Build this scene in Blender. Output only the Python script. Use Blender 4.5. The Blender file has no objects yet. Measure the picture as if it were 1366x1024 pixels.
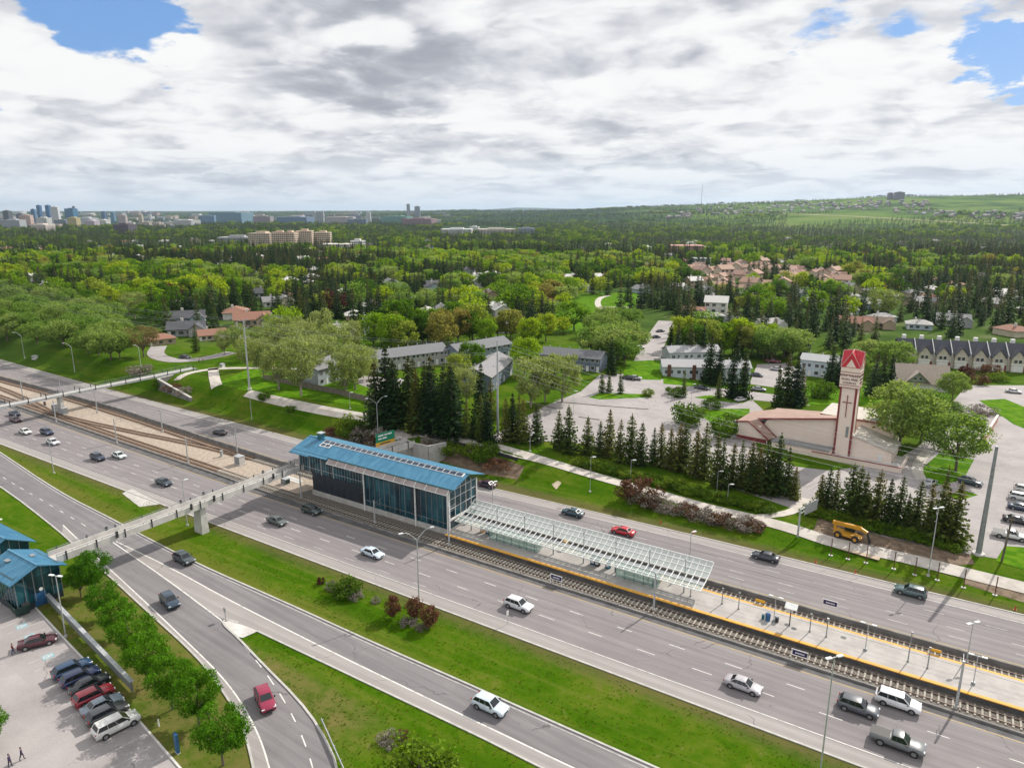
import bpy, bmesh, math, random
import numpy as np
from mathutils import Vector, Matrix
R = math.radians
SC = bpy.context.scene
COL = SC.collection
rnd = random.Random(11)

# ------------------------------------------------------------------ camera
CAMH = 63.0; FPX = 940.0; CX, CY = 683.0, 512.0
PITCH = math.atan((CY - 281) / FPX)
AZ = math.pi - math.atan((CX + 830) * math.cos(PITCH) / FPX)
fwh = np.array([math.cos(AZ), math.sin(AZ), 0.0])
FW = fwh * math.cos(PITCH) + np.array([0, 0, -math.sin(PITCH)])
RT = np.array([math.sin(AZ), -math.cos(AZ), 0.0])
UP = np.cross(RT, FW)
CP = np.array([0, 0, CAMH])
cam = bpy.data.cameras.new('camera'); camo = bpy.data.objects.new('camera', cam); COL.objects.link(camo)
cam.sensor_fit = 'HORIZONTAL'; cam.sensor_width = 36.0; cam.lens = FPX / 1366 * 36
cam.clip_start = 0.5; cam.clip_end = 120000
camo.matrix_world = Matrix(((RT[0], UP[0], -FW[0], 0), (RT[1], UP[1], -FW[1], 0), (RT[2], UP[2], -FW[2], CAMH), (0, 0, 0, 1)))
SC.camera = camo

# ------------------------------------------------------------------ light
SUN_AZ = R(77); SUN_EL = R(38)
sl = bpy.data.lights.new('sun', 'SUN'); so = bpy.data.objects.new('sun', sl); COL.objects.link(so)
sl.energy = 4.1; sl.angle = R(0.6); sl.color = (1.0, 0.94, 0.85)
sd = Vector((math.cos(SUN_AZ) * math.cos(SUN_EL), math.sin(SUN_AZ) * math.cos(SUN_EL), math.sin(SUN_EL)))
so.rotation_euler = sd.to_track_quat('Z', 'Y').to_euler()
so.location = (0, 0, 200)
VS = SC.view_settings
SC.display_settings.display_device = 'sRGB'
VS.view_transform = 'Standard'; VS.look = 'None'; VS.exposure = 0.3; VS.gamma = 1.0; VS.use_curve_mapping = False
SC.cycles.max_bounces = 6; SC.cycles.diffuse_bounces = 2; SC.cycles.glossy_bounces = 2
SC.cycles.transmission_bounces = 3; SC.cycles.transparent_max_bounces = 8; SC.cycles.volume_bounces = 0
SC.cycles.use_denoising = True; SC.cycles.caustics_reflective = False; SC.cycles.caustics_refractive = False
SC.cycles.sample_clamp_indirect = 4.0

class NT:
    """tiny node-tree writer"""
    def __init__(s, tree): s.t = tree; s.n = tree.nodes; s.l = tree.links
    def node(s, typ, **kw):
        n = s.n.new(typ)
        for k, v in kw.items(): setattr(n, k, v)
        return n
    def put(s, inp, v):
        if isinstance(v, bpy.types.NodeSocket): s.l.new(v, inp)
        elif v is not None:
            if inp.type == 'RGBA' and len(v) == 3: v = (*v, 1)
            inp.default_value = v
    def math(s, op, a, b=None, c=None, clamp=False):
        n = s.node('ShaderNodeMath', operation=op, use_clamp=clamp)
        s.put(n.inputs[0], a)
        if b is not None: s.put(n.inputs[1], b)
        if c is not None: s.put(n.inputs[2], c)
        return n.outputs[0]
    def vmath(s, op, a, b=None):
        n = s.node('ShaderNodeVectorMath', operation=op); s.put(n.inputs[0], a)
        if b is not None: s.put(n.inputs[1], b)
        return n.outputs['Value'] if op in ('LENGTH', 'DOT_PRODUCT', 'DISTANCE') else n.outputs[0]
    def noise(s, vec, scale, detail=4, rough=0.55, dist=0.0, out='Fac'):
        n = s.node('ShaderNodeTexNoise'); s.put(n.inputs['Vector'], vec)
        n.inputs['Scale'].default_value = scale; n.inputs['Detail'].default_value = detail
        n.inputs['Roughness'].default_value = rough; n.inputs['Distortion'].default_value = dist
        return n.outputs[out]
    def ramp(s, fac, stops, interp='LINEAR'):
        n = s.node('ShaderNodeValToRGB'); s.put(n.inputs[0], fac); cr = n.color_ramp; cr.interpolation = interp
        while len(cr.elements) < len(stops): cr.elements.new(0.5)
        for e, (p, c) in zip(cr.elements, stops):
            e.position = p
            e.color = (c, c, c, 1) if isinstance(c, (int, float)) else (*c, 1)
        return n.outputs[0]
    def mix(s, fac, a, b, mode='MIX'):
        n = s.node('ShaderNodeMix', data_type='RGBA', blend_type=mode)
        s.put(n.inputs[0], fac); s.put(n.inputs[6], a); s.put(n.inputs[7], b)
        return n.outputs[2]
    def smooth(s, v, lo, hi, a=0.0, b=1.0):
        n = s.node('ShaderNodeMapRange', interpolation_type='SMOOTHSTEP'); s.put(n.inputs[0], v)
        n.inputs[1].default_value = lo; n.inputs[2].default_value = hi; n.inputs[3].default_value = a; n.inputs[4].default_value = b
        return n.outputs[0]

# ------------------------------------------------------------------ sky
def pxdir(x, y):
    d = FW * FPX + RT * (x - CX) + UP * (CY - y); return d / np.linalg.norm(d)
def make_world():
    w = bpy.data.worlds.new('World'); SC.world = w; w.use_nodes = True
    T = NT(w.node_tree); T.n.clear()
    sky = T.node('ShaderNodeTexSky', sky_type='NISHITA', sun_disc=False)
    sky.sun_elevation = SUN_EL; sky.sun_rotation = math.pi / 2 - SUN_AZ; sky.altitude = 1100; sky.air_density = 1.0; sky.dust_density = 0.8
    tc = T.node('ShaderNodeTexCoord'); D = tc.outputs['Generated']
    sp = T.node('ShaderNodeSeparateXYZ'); T.put(sp.inputs[0], D)
    z = T.math('MAXIMUM', sp.outputs[2], 0.0)
    zz = T.math('ADD', z, 0.055)
    cv = T.node('ShaderNodeCombineXYZ')
    T.put(cv.inputs[0], T.math('DIVIDE', sp.outputs[0], zz)); T.put(cv.inputs[1], T.math('DIVIDE', sp.outputs[1], zz))
    P = cv.outputs[0]
    # a second, billowy coordinate: less squashed, for the piled cloud shapes
    cb = T.node('ShaderNodeCombineXYZ')
    z2 = T.math('ADD', z, 0.22)
    T.put(cb.inputs[0], T.math('DIVIDE', sp.outputs[0], z2)); T.put(cb.inputs[1], T.math('DIVIDE', sp.outputs[1], z2)); T.put(cb.inputs[2], T.math('MULTIPLY', z, 3.0))
    Q = cb.outputs[0]
    W = T.vmath('ADD', Q, T.vmath('MULTIPLY', T.vmath('SUBTRACT', T.noise(Q, 1.6, 4, 0.5, out='Color'), (0.5, 0.5, 0.5)), (0.30, 0.30, 0.15)))
    big = T.noise(W, 1.25, 7, 0.52)
    puff = T.noise(W, 3.4, 7, 0.50)
    flat = T.noise(T.vmath('MULTIPLY', P, (1.0, 1.0, 1.0)), 0.55, 6, 0.52, 0.4)
    den = T.math('ADD', T.math('MULTIPLY', big, 0.55), T.math('MULTIPLY', puff, 0.45))
    hole = None
    for (px, py, rad, amt) in [(120, 30, .075, .34), (180, 42, .07, .34), (222, 44, .04, .24), (60, 15, .05, .22), (1085, 40, .045, .20), (1325, 66, .045, .30), (1358, 80, .05, .34),
                               (1300, 20, .04, .2), (1222, 22, .04, .14), (1010, 95, .03, .10), (905, 126, .03, .12), (0, 122, .025, .20), (1110, 15, .05, .14), (600, 0, .04, .10)]:
        d = T.vmath('DISTANCE', T.vmath('ADD', D, T.vmath('MULTIPLY', T.vmath('SUBTRACT', T.noise(Q, 9.0, 6, 0.6, out='Color'), (0.5, 0.5, 0.5)), (0.09, 0.09, 0.09))), tuple(pxdir(px, py)))
        h = T.smooth(d, rad * 0.1, rad * 1.3, amt, 0.0)
        hole = h if hole is None else T.math('MAXIMUM', hole, h)
    den = T.math('SUBTRACT', den, hole)
    cover = T.smooth(den, 0.265, 0.365)
    # light and dark of the cloud: compare with the same noise nearer the sun
    off = T.vmath('ADD', W, (0.07 * math.cos(SUN_AZ), 0.07 * math.sin(SUN_AZ), 0.10))
    big2 = T.noise(off, 1.25, 7, 0.52); puff2 = T.noise(off, 3.4, 7, 0.50)
    rel = T.math('ADD', T.math('MULTIPLY', T.math('SUBTRACT', big, big2), 1.3), T.math('MULTIPLY', T.math('SUBTRACT', puff, puff2), 1.0))
    dark = T.smooth(T.noise(W, 0.8, 5, 0.5), 0.42, 0.72, 0.0, 0.7)
    for (px, py, rad, amt) in [(470, 80, .20, .60), (540, 130, .16, .45), (420, 60, .12, .45), (640, 30, .14, .35), (960, 60, .15, .50), (880, 40, .14, .35), (410, 150, .10, .45), (740, 50, .2, .25), (150, 175, .14, .15), (1240, 160, .12, .15)]:
        d = T.vmath('DISTANCE', D, tuple(pxdir(px, py)))
        dark = T.math('ADD', dark, T.smooth(d, 0.0, rad, amt, 0.0))
    dark = T.math('MULTIPLY', dark, T.smooth(puff, 0.32, 0.66, 1.25, 0.35))
    lum = T.math('SUBTRACT', 0.87, T.math('MULTIPLY', dark, 0.25))
    lum = T.math('ADD', lum, T.math('MULTIPLY', rel, 0.70))
    lum = T.math('ADD', lum, T.math('MULTIPLY', T.math('SUBTRACT', puff, 0.5), 0.35))
    lum = T.math('ADD', lum, T.math('MULTIPLY', T.math('SUBTRACT', flat, 0.5), T.smooth(sp.outputs[2], 0.02, 0.22, 0.75, 0.25)))
    # separate heaps of cumulus in front of the deck: crisp sunlit tops, grey flat bases
    for co, sc_, lift, lo_, hi_, amt in ((W, 1.7, 0.20, 0.50, 0.58, 0.75), (T.vmath('MULTIPLY', P, (1.0, 1.0, 1.0)), 1.2, 0.12, 0.54, 0.63, 0.45), (T.vmath('ADD', W, (7.3, 2.1, 0.4)), 4.4, 0.09, 0.57, 0.65, 0.4)):
        a0 = T.noise(co, sc_, 6, 0.48, 0.1); a1 = T.noise(T.vmath('ADD', co, (-0.6 * lift * fwh[0], -0.6 * lift * fwh[1], lift)), sc_, 5, 0.5, 0.15)
        top = T.smooth(T.math('SUBTRACT', a0, a1), -0.07, 0.12, 0.58, 0.985)
        lum = T.mix(T.math('MULTIPLY', T.smooth(a0, lo_, hi_), amt), lum, top)
    lum = T.math('MINIMUM', T.math('MAXIMUM', lum, 0.34), 0.99)
    cl = T.ramp(T.smooth(lum, 0.28, 0.97), [(0.0, (3.1, 3.25, 3.7)), (0.35, (4.3, 4.45, 4.85)), (0.65, (5.7, 5.8, 6.1)), (0.85, (6.9, 6.95, 7.1)), (1.0, (7.9, 7.9, 7.85))])
    # towards the horizon the deck turns to even pale blue-grey
    hz = T.smooth(sp.outputs[2], 0.0, 0.09, 0.55, 0.0)
    cl = T.mix(hz, cl, (5.6, 6.35, 7.2))
    # deep blue of the open sky between clouds
    blue = T.mix(0.7, sky.outputs[0], (1.35, 3.1, 6.6))
    c = T.mix(cover, blue, cl)
    low = T.smooth(sp.outputs[2], -0.05, 0.0)
    c = T.mix(low, (1.2, 1.5, 1.2), c)
    bg = T.node('ShaderNodeBackground'); T.put(bg.inputs[0], c); bg.inputs[1].default_value = 0.10
    o = T.node('ShaderNodeOutputWorld'); T.l.new(bg.outputs[0], o.inputs[0])
    w.cycles.sampling_method = 'MANUAL'; w.cycles.sample_map_resolution = 512
make_world()

# ------------------------------------------------------------------ terrain
def sst(t):
    t = np.clip(t, 0, 1); return t * t * (3 - 2 * t)
def hgt(x, y):
    x = np.asarray(x, float); y = np.asarray(y, float)
    top = 1.3 + 4.6 * (1 - sst((x + 112) / 55))
    near = top * sst((y - 132.2 - np.maximum(0, -230 - x) * 0.035) / 11)
    f = x * fwh[0] + y * fwh[1]; r = x * RT[0] + y * RT[1]
    d = np.hypot(x, y)
    far = 1.3 + (near - 1.3) * (1 - sst((y - 230) / 150))
    z = np.where(y > 230, far, near)
    u = r / np.maximum(f, 1.0)
    rise = np.interp(u, [-0.9, -0.32, -0.16, -0.05, 0.10, 0.17, 0.28, 0.43, 0.52, 0.62, 0.8], [30, 36, 50, 57, 62, 79, 105, 131, 143, 144, 143])
    start = np.interp(u, [-0.4, -0.1, 0.15, 0.45, 0.8], [6500, 4200, 3000, 2500, 2400])
    span = np.interp(u, [-0.4, 0.0, 0.3, 0.8], [4500, 2600, 2600, 2500])
    t = (d - start) / span
    step = 0.46 * sst(t / 0.42) + 0.54 * sst((t - 0.5) / 0.5)      # a river bluff with a bench half way up
    wob = 5 * np.sin(x * 0.0031 + y * 0.0017) + 4 * np.sin(y * 0.0043 - x * 0.0021 + 1.7)
    z = z + np.where(f > 0, rise * step + wob * sst(t * 1.5), 0)
    mt = sst((d - 19000) / 5000) * (1 - sst((d - 30000) / 8000)) * sst((u + 0.06) / 0.06) * (1 - sst((u - 0.24) / 0.08))
    z = z + np.where(f > 0, mt * (70 + 38 * np.sin(u * 52) + 22 * np.sin(u * 131 + 1)), 0)
    return z
def ray(px, py): return FW * FPX + RT * (px - CX) + UP * (CY - py)
def at(px, py, z=None):
    """the point of the ground (or of the level z) seen at a place of the photograph"""
    d = ray(px, py)
    if z is not None:
        t = (z - CAMH) / d[2]; p = CP + d * t; return Vector(p)
    dn = d / np.linalg.norm(d); t = TS; q = CP[None, :] + dn[None, :] * t[:, None]
    below = np.nonzero(q[:, 2] < hgt(q[:, 0], q[:, 1]))[0]
    if not len(below): lo = hi = t[-1]
    else: lo, hi = t[max(0, below[0] - 1)], t[below[0]]
    for _ in range(24):
        m = (lo + hi) / 2; p = CP + dn * m
        if p[2] < float(hgt(p[0], p[1])): hi = m
        else: lo = m
    p = CP + dn * hi; p[2] = float(hgt(p[0], p[1])); return Vector(p)
TS = np.exp(np.linspace(math.log(60), math.log(40000), 1600))
def proj(P):
    d = np.array(P, float) - CP; w = d @ FW
    return CX + FPX * (d @ RT) / w, CY - FPX * (d @ UP) / w

# ------------------------------------------------------------------ materials
MATS = {}
def M(name, c, c2=None, scale=2.0, rough=0.7, metal=0.0, detail=5, bump=0.0, bscale=None, lo=0.35, hi=0.65, objcol=False, coords='Object', spec=None, coat=0.0, streak=None, emit=None):
    if name in MATS: return MATS[name]
    m = bpy.data.materials.new(name); m.use_nodes = True; T = NT(m.node_tree)
    b = T.n['Principled BSDF']; b.inputs['Roughness'].default_value = rough; b.inputs['Metallic'].default_value = metal
    if spec is not None: b.inputs['Specular IOR Level'].default_value = spec
    if coat: b.inputs['Coat Weight'].default_value = coat; b.inputs['Coat Roughness'].default_value = 0.06
    if coords == 'World': V = T.node('ShaderNodeNewGeometry').outputs['Position']
    else: V = T.node('ShaderNodeTexCoord').outputs['Object']
    if streak: V = T.vmath('MULTIPLY', V, streak)
    col = (*c, 1)
    if objcol: col = T.node('ShaderNodeObjectInfo').outputs['Color']
    if c2 is not None or objcol:
        n = T.noise(V, scale, detail)
        f = T.smooth(n, lo, hi)
        if objcol: col = T.mix(f, T.mix(1.0, col, (0.80, 0.79, 0.77, 1), 'MULTIPLY'), col)
        else: col = T.mix(f, c, c2)
    T.put(b.inputs['Base Color'], col)
    if bump:
        bn = T.node('ShaderNodeBump'); bn.inputs['Strength'].default_value = bump; bn.inputs['Distance'].default_value = 0.05
        T.put(bn.inputs['Height'], T.noise(V, bscale or scale * 4, 6)); T.l.new(bn.outputs[0], b.inputs['Normal'])
    if emit:
        T.put(b.inputs['Emission Color'], emit[:3]); b.inputs['Emission Strength'].default_value = emit[3]
    MATS[name] = m; return m

def ground_mat():
    m = bpy.data.materials.new('grass_ground'); m.use_nodes = True; T = NT(m.node_tree); b = T.n['Principled BSDF']
    b.inputs['Roughness'].default_value = 0.95; b.inputs['Specular IOR Level'].default_value = 0.02
    P = T.node('ShaderNodeNewGeometry').outputs['Position']
    S = T.vmath('MULTIPLY', P, (0.55, 1.5, 1))      # mowing and drainage run along the road
    n1 = T.noise(S, 0.085, 7, 0.62, 0.4); n2 = T.noise(P, 0.75, 6, 0.65); n3 = T.noise(P, 6.0, 3, 0.7); n4 = T.noise(P, 0.22, 6, 0.7, 0.8)
    v = T.math('ADD', T.math('MULTIPLY', n1, 0.50), T.math('MULTIPLY', n2, 0.24))
    v = T.math('ADD', v, T.math('ADD', T.math('MULTIPLY', n4, 0.28), T.math('MULTIPLY', n3, 0.10)))
    lush = T.ramp(v, [(0.34, (0.012, 0.036, 0.001)), (0.44, (0.030, 0.082, 0.001)), (0.54, (0.048, 0.114, 0.002)), (0.63, (0.085, 0.134, 0.008)), (0.74, (0.155, 0.145, 0.036))])
    dry = T.smooth(T.math('ADD', n4, T.math('MULTIPLY', n3, 0.18)), 0.71, 0.82)
    near = T.mix(T.math('MULTIPLY', dry, 0.8), lush, (0.210, 0.180, 0.085))
    mow = T.noise(T.vmath('MULTIPLY', P, (0.02, 0.9, 1)), 1.0, 3, 0.5); near = T.mix(T.math('MULTIPLY', T.smooth(mow, 0.5, 0.68), 0.32), near, (0.150, 0.158, 0.030))
    weed = T.noise(P, 1.6, 4, 0.7); near = T.mix(T.math('MULTIPLY', T.smooth(weed, 0.60, 0.72), 0.5), near, (0.016, 0.050, 0.003))
    # worn brown margin beside the carriageways, and the drier strip above the slip road
    sp = T.node('ShaderNodeSeparateXYZ'); T.put(sp.inputs[0], P)
    yd = T.math('SUBTRACT', sp.outputs[1], T.math('SUBTRACT', 59.6, T.math('MULTIPLY', sp.outputs[0], 0.062)))
    yd = T.math('ADD', yd, T.math('MULTIPLY', T.math('SUBTRACT', n1, 0.5), 9.0))
    strip = T.math('MULTIPLY', T.math('MULTIPLY', T.smooth(yd, 0.0, 1.0), T.smooth(yd, 2.5, 7.0, 1, 0)), T.smooth(n3, 0.2, 0.65))
    near = T.mix(T.math('MULTIPLY', strip, 0.75), near, (0.150, 0.138, 0.030))
    yw = T.math('ADD', sp.outputs[1], T.math('MULTIPLY', T.math('SUBTRACT', n2, 0.5), 4.0))
    pk = T.math('MULTIPLY', T.math('MULTIPLY', T.smooth(sp.outputs[0], -128, -120), T.smooth(sp.outputs[0], -60, -52, 1, 0)), T.smooth(sp.outputs[1], 56, 58, 1, 0))
    near = T.mix(T.math('MULTIPLY', pk, T.smooth(T.math('ADD', n4, T.math('MULTIPLY', n2, 0.4)), 0.55, 0.85, 0.25, 0.9)), near, (0.155, 0.135, 0.045))
    e1 = T.math('MULTIPLY', T.smooth(yw, 76.2, 80.4), T.smooth(yw, 81.5, 82.5, 1, 0))
    e2 = T.math('MULTIPLY', T.smooth(yw, 127, 128.5), T.smooth(yw, 129.8, 133.4, 1, 0))
    edge = T.math('MULTIPLY', T.math('MAXIMUM', e1, e2), T.smooth(n3, 0.25, 0.6))
    near = T.mix(T.math('MULTIPLY', edge, 0.85), near, (0.125, 0.090, 0.048))
    # woodland floor, then the open bluff far away
    d = T.vmath('LENGTH', P)
    w1 = T.noise(P, 0.03, 6, 0.6); wood = T.ramp(w1, [(0.35, (0.030, 0.060, 0.012)), (0.55, (0.060, 0.110, 0.018)), (0.72, (0.16, 0.15, 0.09))])
    c = T.mix(T.smooth(d, 300, 420), near, wood)
    L = T.vmath('MULTIPLY', P, (0.7, 1.0, 4.0)); h1 = T.noise(L, 0.0022, 8, 0.6, 0.6); h2 = T.noise(L, 0.012, 7, 0.68)
    hv = T.math('ADD', T.math('MULTIPLY', h1, 0.55), T.math('MULTIPLY', h2, 0.45))
    hill = T.ramp(hv, [(0.38, (0.022, 0.052, 0.016)), (0.45, (0.045, 0.095, 0.022)), (0.51, (0.095, 0.165, 0.030)), (0.59, (0.140, 0.195, 0.050)), (0.70, (0.21, 0.215, 0.085))])
    uu = T.math('DIVIDE', T.vmath('DOT_PRODUCT', P, tuple(RT)), T.math('MAXIMUM', T.vmath('DOT_PRODUCT', P, tuple(fwh)), 1.0))
    woods = T.ramp(hv, [(0.4, (0.016, 0.042, 0.020)), (0.6, (0.040, 0.075, 0.028)), (0.75, (0.10, 0.11, 0.06))])
    hill = T.mix(T.smooth(T.math('ADD', uu, T.math('MULTIPLY', T.math('SUBTRACT', h1, 0.5), 0.5)), 0.12, 0.28), woods, hill)
    c = T.mix(T.smooth(d, 2300, 2900), c, hill)
    T.put(b.inputs['Base Color'], c)
    bn = T.node('ShaderNodeBump'); bn.inputs['Strength'].default_value = 0.6; bn.inputs['Distance'].default_value = 0.12
    T.put(bn.inputs['Height'], T.math('ADD', n3, n2)); T.l.new(bn.outputs[0], b.inputs['Normal'])
    return m
def asphalt_mat(name, c, dark, light, lane=True, yaw=0.0):
    m = bpy.data.materials.new(name); m.use_nodes = True; T = NT(m.node_tree); b = T.n['Principled BSDF']
    b.inputs['Roughness'].default_value = 0.85; b.inputs['Specular IOR Level'].default_value = 0.3
    P = T.node('ShaderNodeNewGeometry').outputs['Position']
    n1 = T.noise(P, 0.12, 6, 0.6); n2 = T.noise(P, 3.5, 5, 0.7)
    sp = P
    if yaw:
        rt = T.node('ShaderNodeVectorRotate', rotation_type='Z_AXIS'); T.put(rt.inputs['Vector'], P); rt.inputs['Angle'].default_value = yaw; sp = rt.outputs[0]
    st = T.noise(T.vmath('MULTIPLY', sp, (0.018, 1.0, 1.0)), 1.1, 5, 0.6)      # tyre wear along the lanes
    st2 = T.noise(T.vmath('MULTIPLY', sp, (0.05, 1.0, 1.0)), 4.5, 3, 0.6)
    v = T.math('ADD', T.math('MULTIPLY', st, 0.55), T.math('ADD', T.math('MULTIPLY', st2, 0.2), T.math('ADD', T.math('MULTIPLY', n1, 0.28), T.math('MULTIPLY', n2, 0.14)))) if lane else T.math('ADD', T.math('MULTIPLY', n1, 0.75), T.math('MULTIPLY', n2, 0.4))
    col = T.ramp(v, [(0.42, dark), (0.58, c), (0.74, light)])
    if lane and not yaw:        # wheel paths of each lane, darkened by rubber and oil
        sy = T.node('ShaderNodeSeparateXYZ'); T.put(sy.inputs[0], P)
        ln = T.math('FRACT', T.math('DIVIDE', T.math('ADD', T.math('SUBTRACT', sy.outputs[1], 87.5), T.math('MULTIPLY', T.math('SUBTRACT', n1, 0.5), 0.8)), 3.65))
        tr_ = T.math('MAXIMUM', T.smooth(T.math('ABSOLUTE', T.math('SUBTRACT', ln, 0.27)), 0.03, 0.16, 1, 0), T.smooth(T.math('ABSOLUTE', T.math('SUBTRACT', ln, 0.73)), 0.03, 0.16, 1, 0))
        col = T.mix(T.math('MULTIPLY', tr_, T.smooth(st, 0.3, 0.65, 0.10, 0.38)), col, tuple(0.86 * k for k in dark))
    pt = T.node('ShaderNodeTexVoronoi', feature='F1'); T.put(pt.inputs['Vector'], T.vmath('MULTIPLY', sp, (0.05, 0.28, 0.0))); pt.inputs['Scale'].default_value = 1.0
    pc = T.node('ShaderNodeSeparateColor'); T.put(pc.inputs[0], pt.outputs['Color'])
    col = T.mix(T.math('MULTIPLY', T.math('GREATER_THAN', pc.outputs[0], 0.86), 0.22), col, dark)
    stn = T.smooth(T.noise(P, 0.55, 5, 0.7), 0.66, 0.80); col = T.mix(T.math('MULTIPLY', stn, 0.35), col, tuple(0.6 * k for k in dark))
    # sealed cracks and patches
    vo = T.node('ShaderNodeTexVoronoi', feature='DISTANCE_TO_EDGE'); T.put(vo.inputs['Vector'], T.vmath('ADD', P, T.vmath('MULTIPLY', T.noise(P, 0.25, 4, out='Color'), (5, 5, 0)))); vo.inputs['Scale'].default_value = 0.065
    crack = T.math('MULTIPLY', T.smooth(vo.outputs['Distance'], 0.002, 0.007, 1, 0), T.smooth(n1, 0.48, 0.6))
    col = T.mix(T.math('MULTIPLY', crack, 0.6), col, tuple(0.45 * k for k in dark))
    T.put(b.inputs['Base Color'], col)
    bn = T.node('ShaderNodeBump'); bn.inputs['Strength'].default_value = 0.25; bn.inputs['Distance'].default_value = 0.02
    T.put(bn.inputs['Height'], n2); T.l.new(bn.outputs[0], b.inputs['Normal'])
    MATS[name] = m; return m
def leaf_mat(name, stops, brown=None, trans=0.35, vary=0.5):
    m = bpy.data.materials.new(name); m.use_nodes = True; T = NT(m.node_tree); T.n.clear()
    oi = T.node('ShaderNodeObjectInfo'); g = T.node('ShaderNodeNewGeometry')
    col = T.ramp(oi.outputs['Random'], stops)
    isl = g.outputs['Random Per Island']
    col = T.mix(1.0, col, T.ramp(isl, [(0.0, 1 - vary * 0.75), (0.5, 1.0), (1.0, 1 + vary)]), 'MULTIPLY')
    if brown:
        tc = T.node('ShaderNodeTexCoord'); sp = T.node('ShaderNodeSeparateXYZ'); T.put(sp.inputs[0], tc.outputs['Generated'])
        f = T.math('MULTIPLY', T.smooth(sp.outputs[2], 0.55, 0.95), T.smooth(isl, 0.3, 0.7))
        f = T.math('MULTIPLY', f, T.smooth(oi.outputs['Random'], 0.25, 0.8, 0.15, 0.9))
        col = T.mix(f, col, brown)
    d = T.node('ShaderNodeBsdfPrincipled'); T.put(d.inputs['Base Color'], col); d.inputs['Roughness'].default_value = 0.6; d.inputs['Specular IOR Level'].default_value = 0.08
    tr = T.node('ShaderNodeBsdfTranslucent'); T.put(tr.inputs[0], T.mix(1.0, col, (1.25, 1.2, 0.6, 1), 'MULTIPLY'))
    ms = T.node('ShaderNodeMixShader'); ms.inputs[0].default_value = trans; T.l.new(d.outputs[0], ms.inputs[1]); T.l.new(tr.outputs[0], ms.inputs[2])
    o = T.node('ShaderNodeOutputMaterial'); T.l.new(ms.outputs[0], o.inputs[0])
    MATS[name] = m; return m
def glass_mat(name, tint, alpha, rough=0.08):
    m = bpy.data.materials.new(name); m.use_nodes = True; T = NT(m.node_tree); b = T.n['Principled BSDF']
    b.inputs['Base Color'].default_value = (*tint, 1); b.inputs['Roughness'].default_value = rough
    tr = T.node('ShaderNodeBsdfTransparent'); tr.inputs[0].default_value = (*(0.55 + 0.45 * k for k in tint), 1)
    ms = T.node('ShaderNodeMixShader'); ms.inputs[0].default_value = alpha; T.l.new(tr.outputs[0], ms.inputs[1]); T.l.new(b.outputs[0], ms.inputs[2])
    T.l.new(ms.outputs[0], T.n['Material Output'].inputs[0]); MATS[name] = m; return m
def facade_mat(name, wall, glass, fw, fh, gap=0.45):
    """storeys of windows for buildings kilometres away"""
    m = bpy.data.materials.new(name); m.use_nodes = True; T = NT(m.node_tree); b = T.n['Principled BSDF']
    tc = T.node('ShaderNodeTexCoord'); sp = T.node('ShaderNodeSeparateXYZ'); T.put(sp.inputs[0], tc.outputs['Object'])
    oi = T.node('ShaderNodeObjectInfo')
    u = T.math('FRACT', T.math('DIVIDE', T.math('ADD', sp.outputs[0], sp.outputs[1]), fw)); v = T.math('FRACT', T.math('DIVIDE', sp.outputs[2], fh))
    w = T.math('MULTIPLY', T.math('GREATER_THAN', u, 0.3), T.math('GREATER_THAN', v, gap))
    g = T.node('ShaderNodeNewGeometry'); sn = T.node('ShaderNodeSeparateXYZ'); T.put(sn.inputs[0], g.outputs['Normal'])
    w = T.math('MULTIPLY', w, T.math('LESS_THAN', T.math('ABSOLUTE', sn.outputs[2]), 0.5))
    T.put(b.inputs['Base Color'], T.mix(w, oi.outputs['Color'], glass))
    T.put(b.inputs['Roughness'], T.math('SUBTRACT', 0.8, T.math('MULTIPLY', w, 0.65)))
    MATS[name] = m; return m

ground_mat_ = ground_mat()
MATS['ground'] = ground_mat_
asphalt_mat('highway_asphalt', (0.228, 0.208, 0.212), (0.172, 0.156, 0.161), (0.275, 0.254, 0.254))
asphalt_mat('ramp_asphalt', (0.190, 0.178, 0.184), (0.142, 0.133, 0.139), (0.245, 0.232, 0.234), yaw=R(4))
asphalt_mat('lot_asphalt', (0.335, 0.308, 0.305), (0.265, 0.242, 0.242), (0.39, 0.362, 0.355), lane=False)
asphalt_mat('shoulder_asphalt', (0.315, 0.292, 0.282), (0.26, 0.242, 0.232), (0.37, 0.345, 0.33))
M('barrier_concrete', (0.17, 0.16, 0.155), (0.25, 0.24, 0.23), 0.5, 0.9, coords='World', bump=0.2)
M('asphalt_and_shade', (0.075, 0.073, 0.075), (0.12, 0.115, 0.115), 0.6, 0.9, coords='World', bump=0.3)
M('concrete', (0.40, 0.385, 0.36), (0.50, 0.485, 0.46), 0.8, 0.85, coords='World', bump=0.15)
M('pale_concrete', (0.50, 0.48, 0.46), (0.62, 0.60, 0.57), 0.5, 0.8, coords='World', bump=0.1)
M('path_concrete', (0.43, 0.39, 0.35), (0.54, 0.50, 0.45), 0.5, 0.85, coords='World', bump=0.1)
M('ballast', (0.30, 0.245, 0.195), (0.44, 0.37, 0.30), 1.3, 0.95, coords='World', bump=0.8, bscale=9, lo=0.3, hi=0.7)
M('track_ballast', (0.10, 0.088, 0.075), (0.20, 0.175, 0.15), 3, 0.95, coords='World', bump=0.9, bscale=11)
M('paint_line', (0.66, 0.65, 0.62), (0.40, 0.385, 0.375), 1.1, 0.7, coords='World', lo=0.48, hi=0.72)
M('worn_line', (0.52, 0.505, 0.49), (0.35, 0.335, 0.33), 1.1, 0.7, coords='World', lo=0.38, hi=0.66)
M('yellow_strip', (0.72, 0.36, 0.035), (0.58, 0.30, 0.05), 0.9, 0.7, coords='World')
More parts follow.
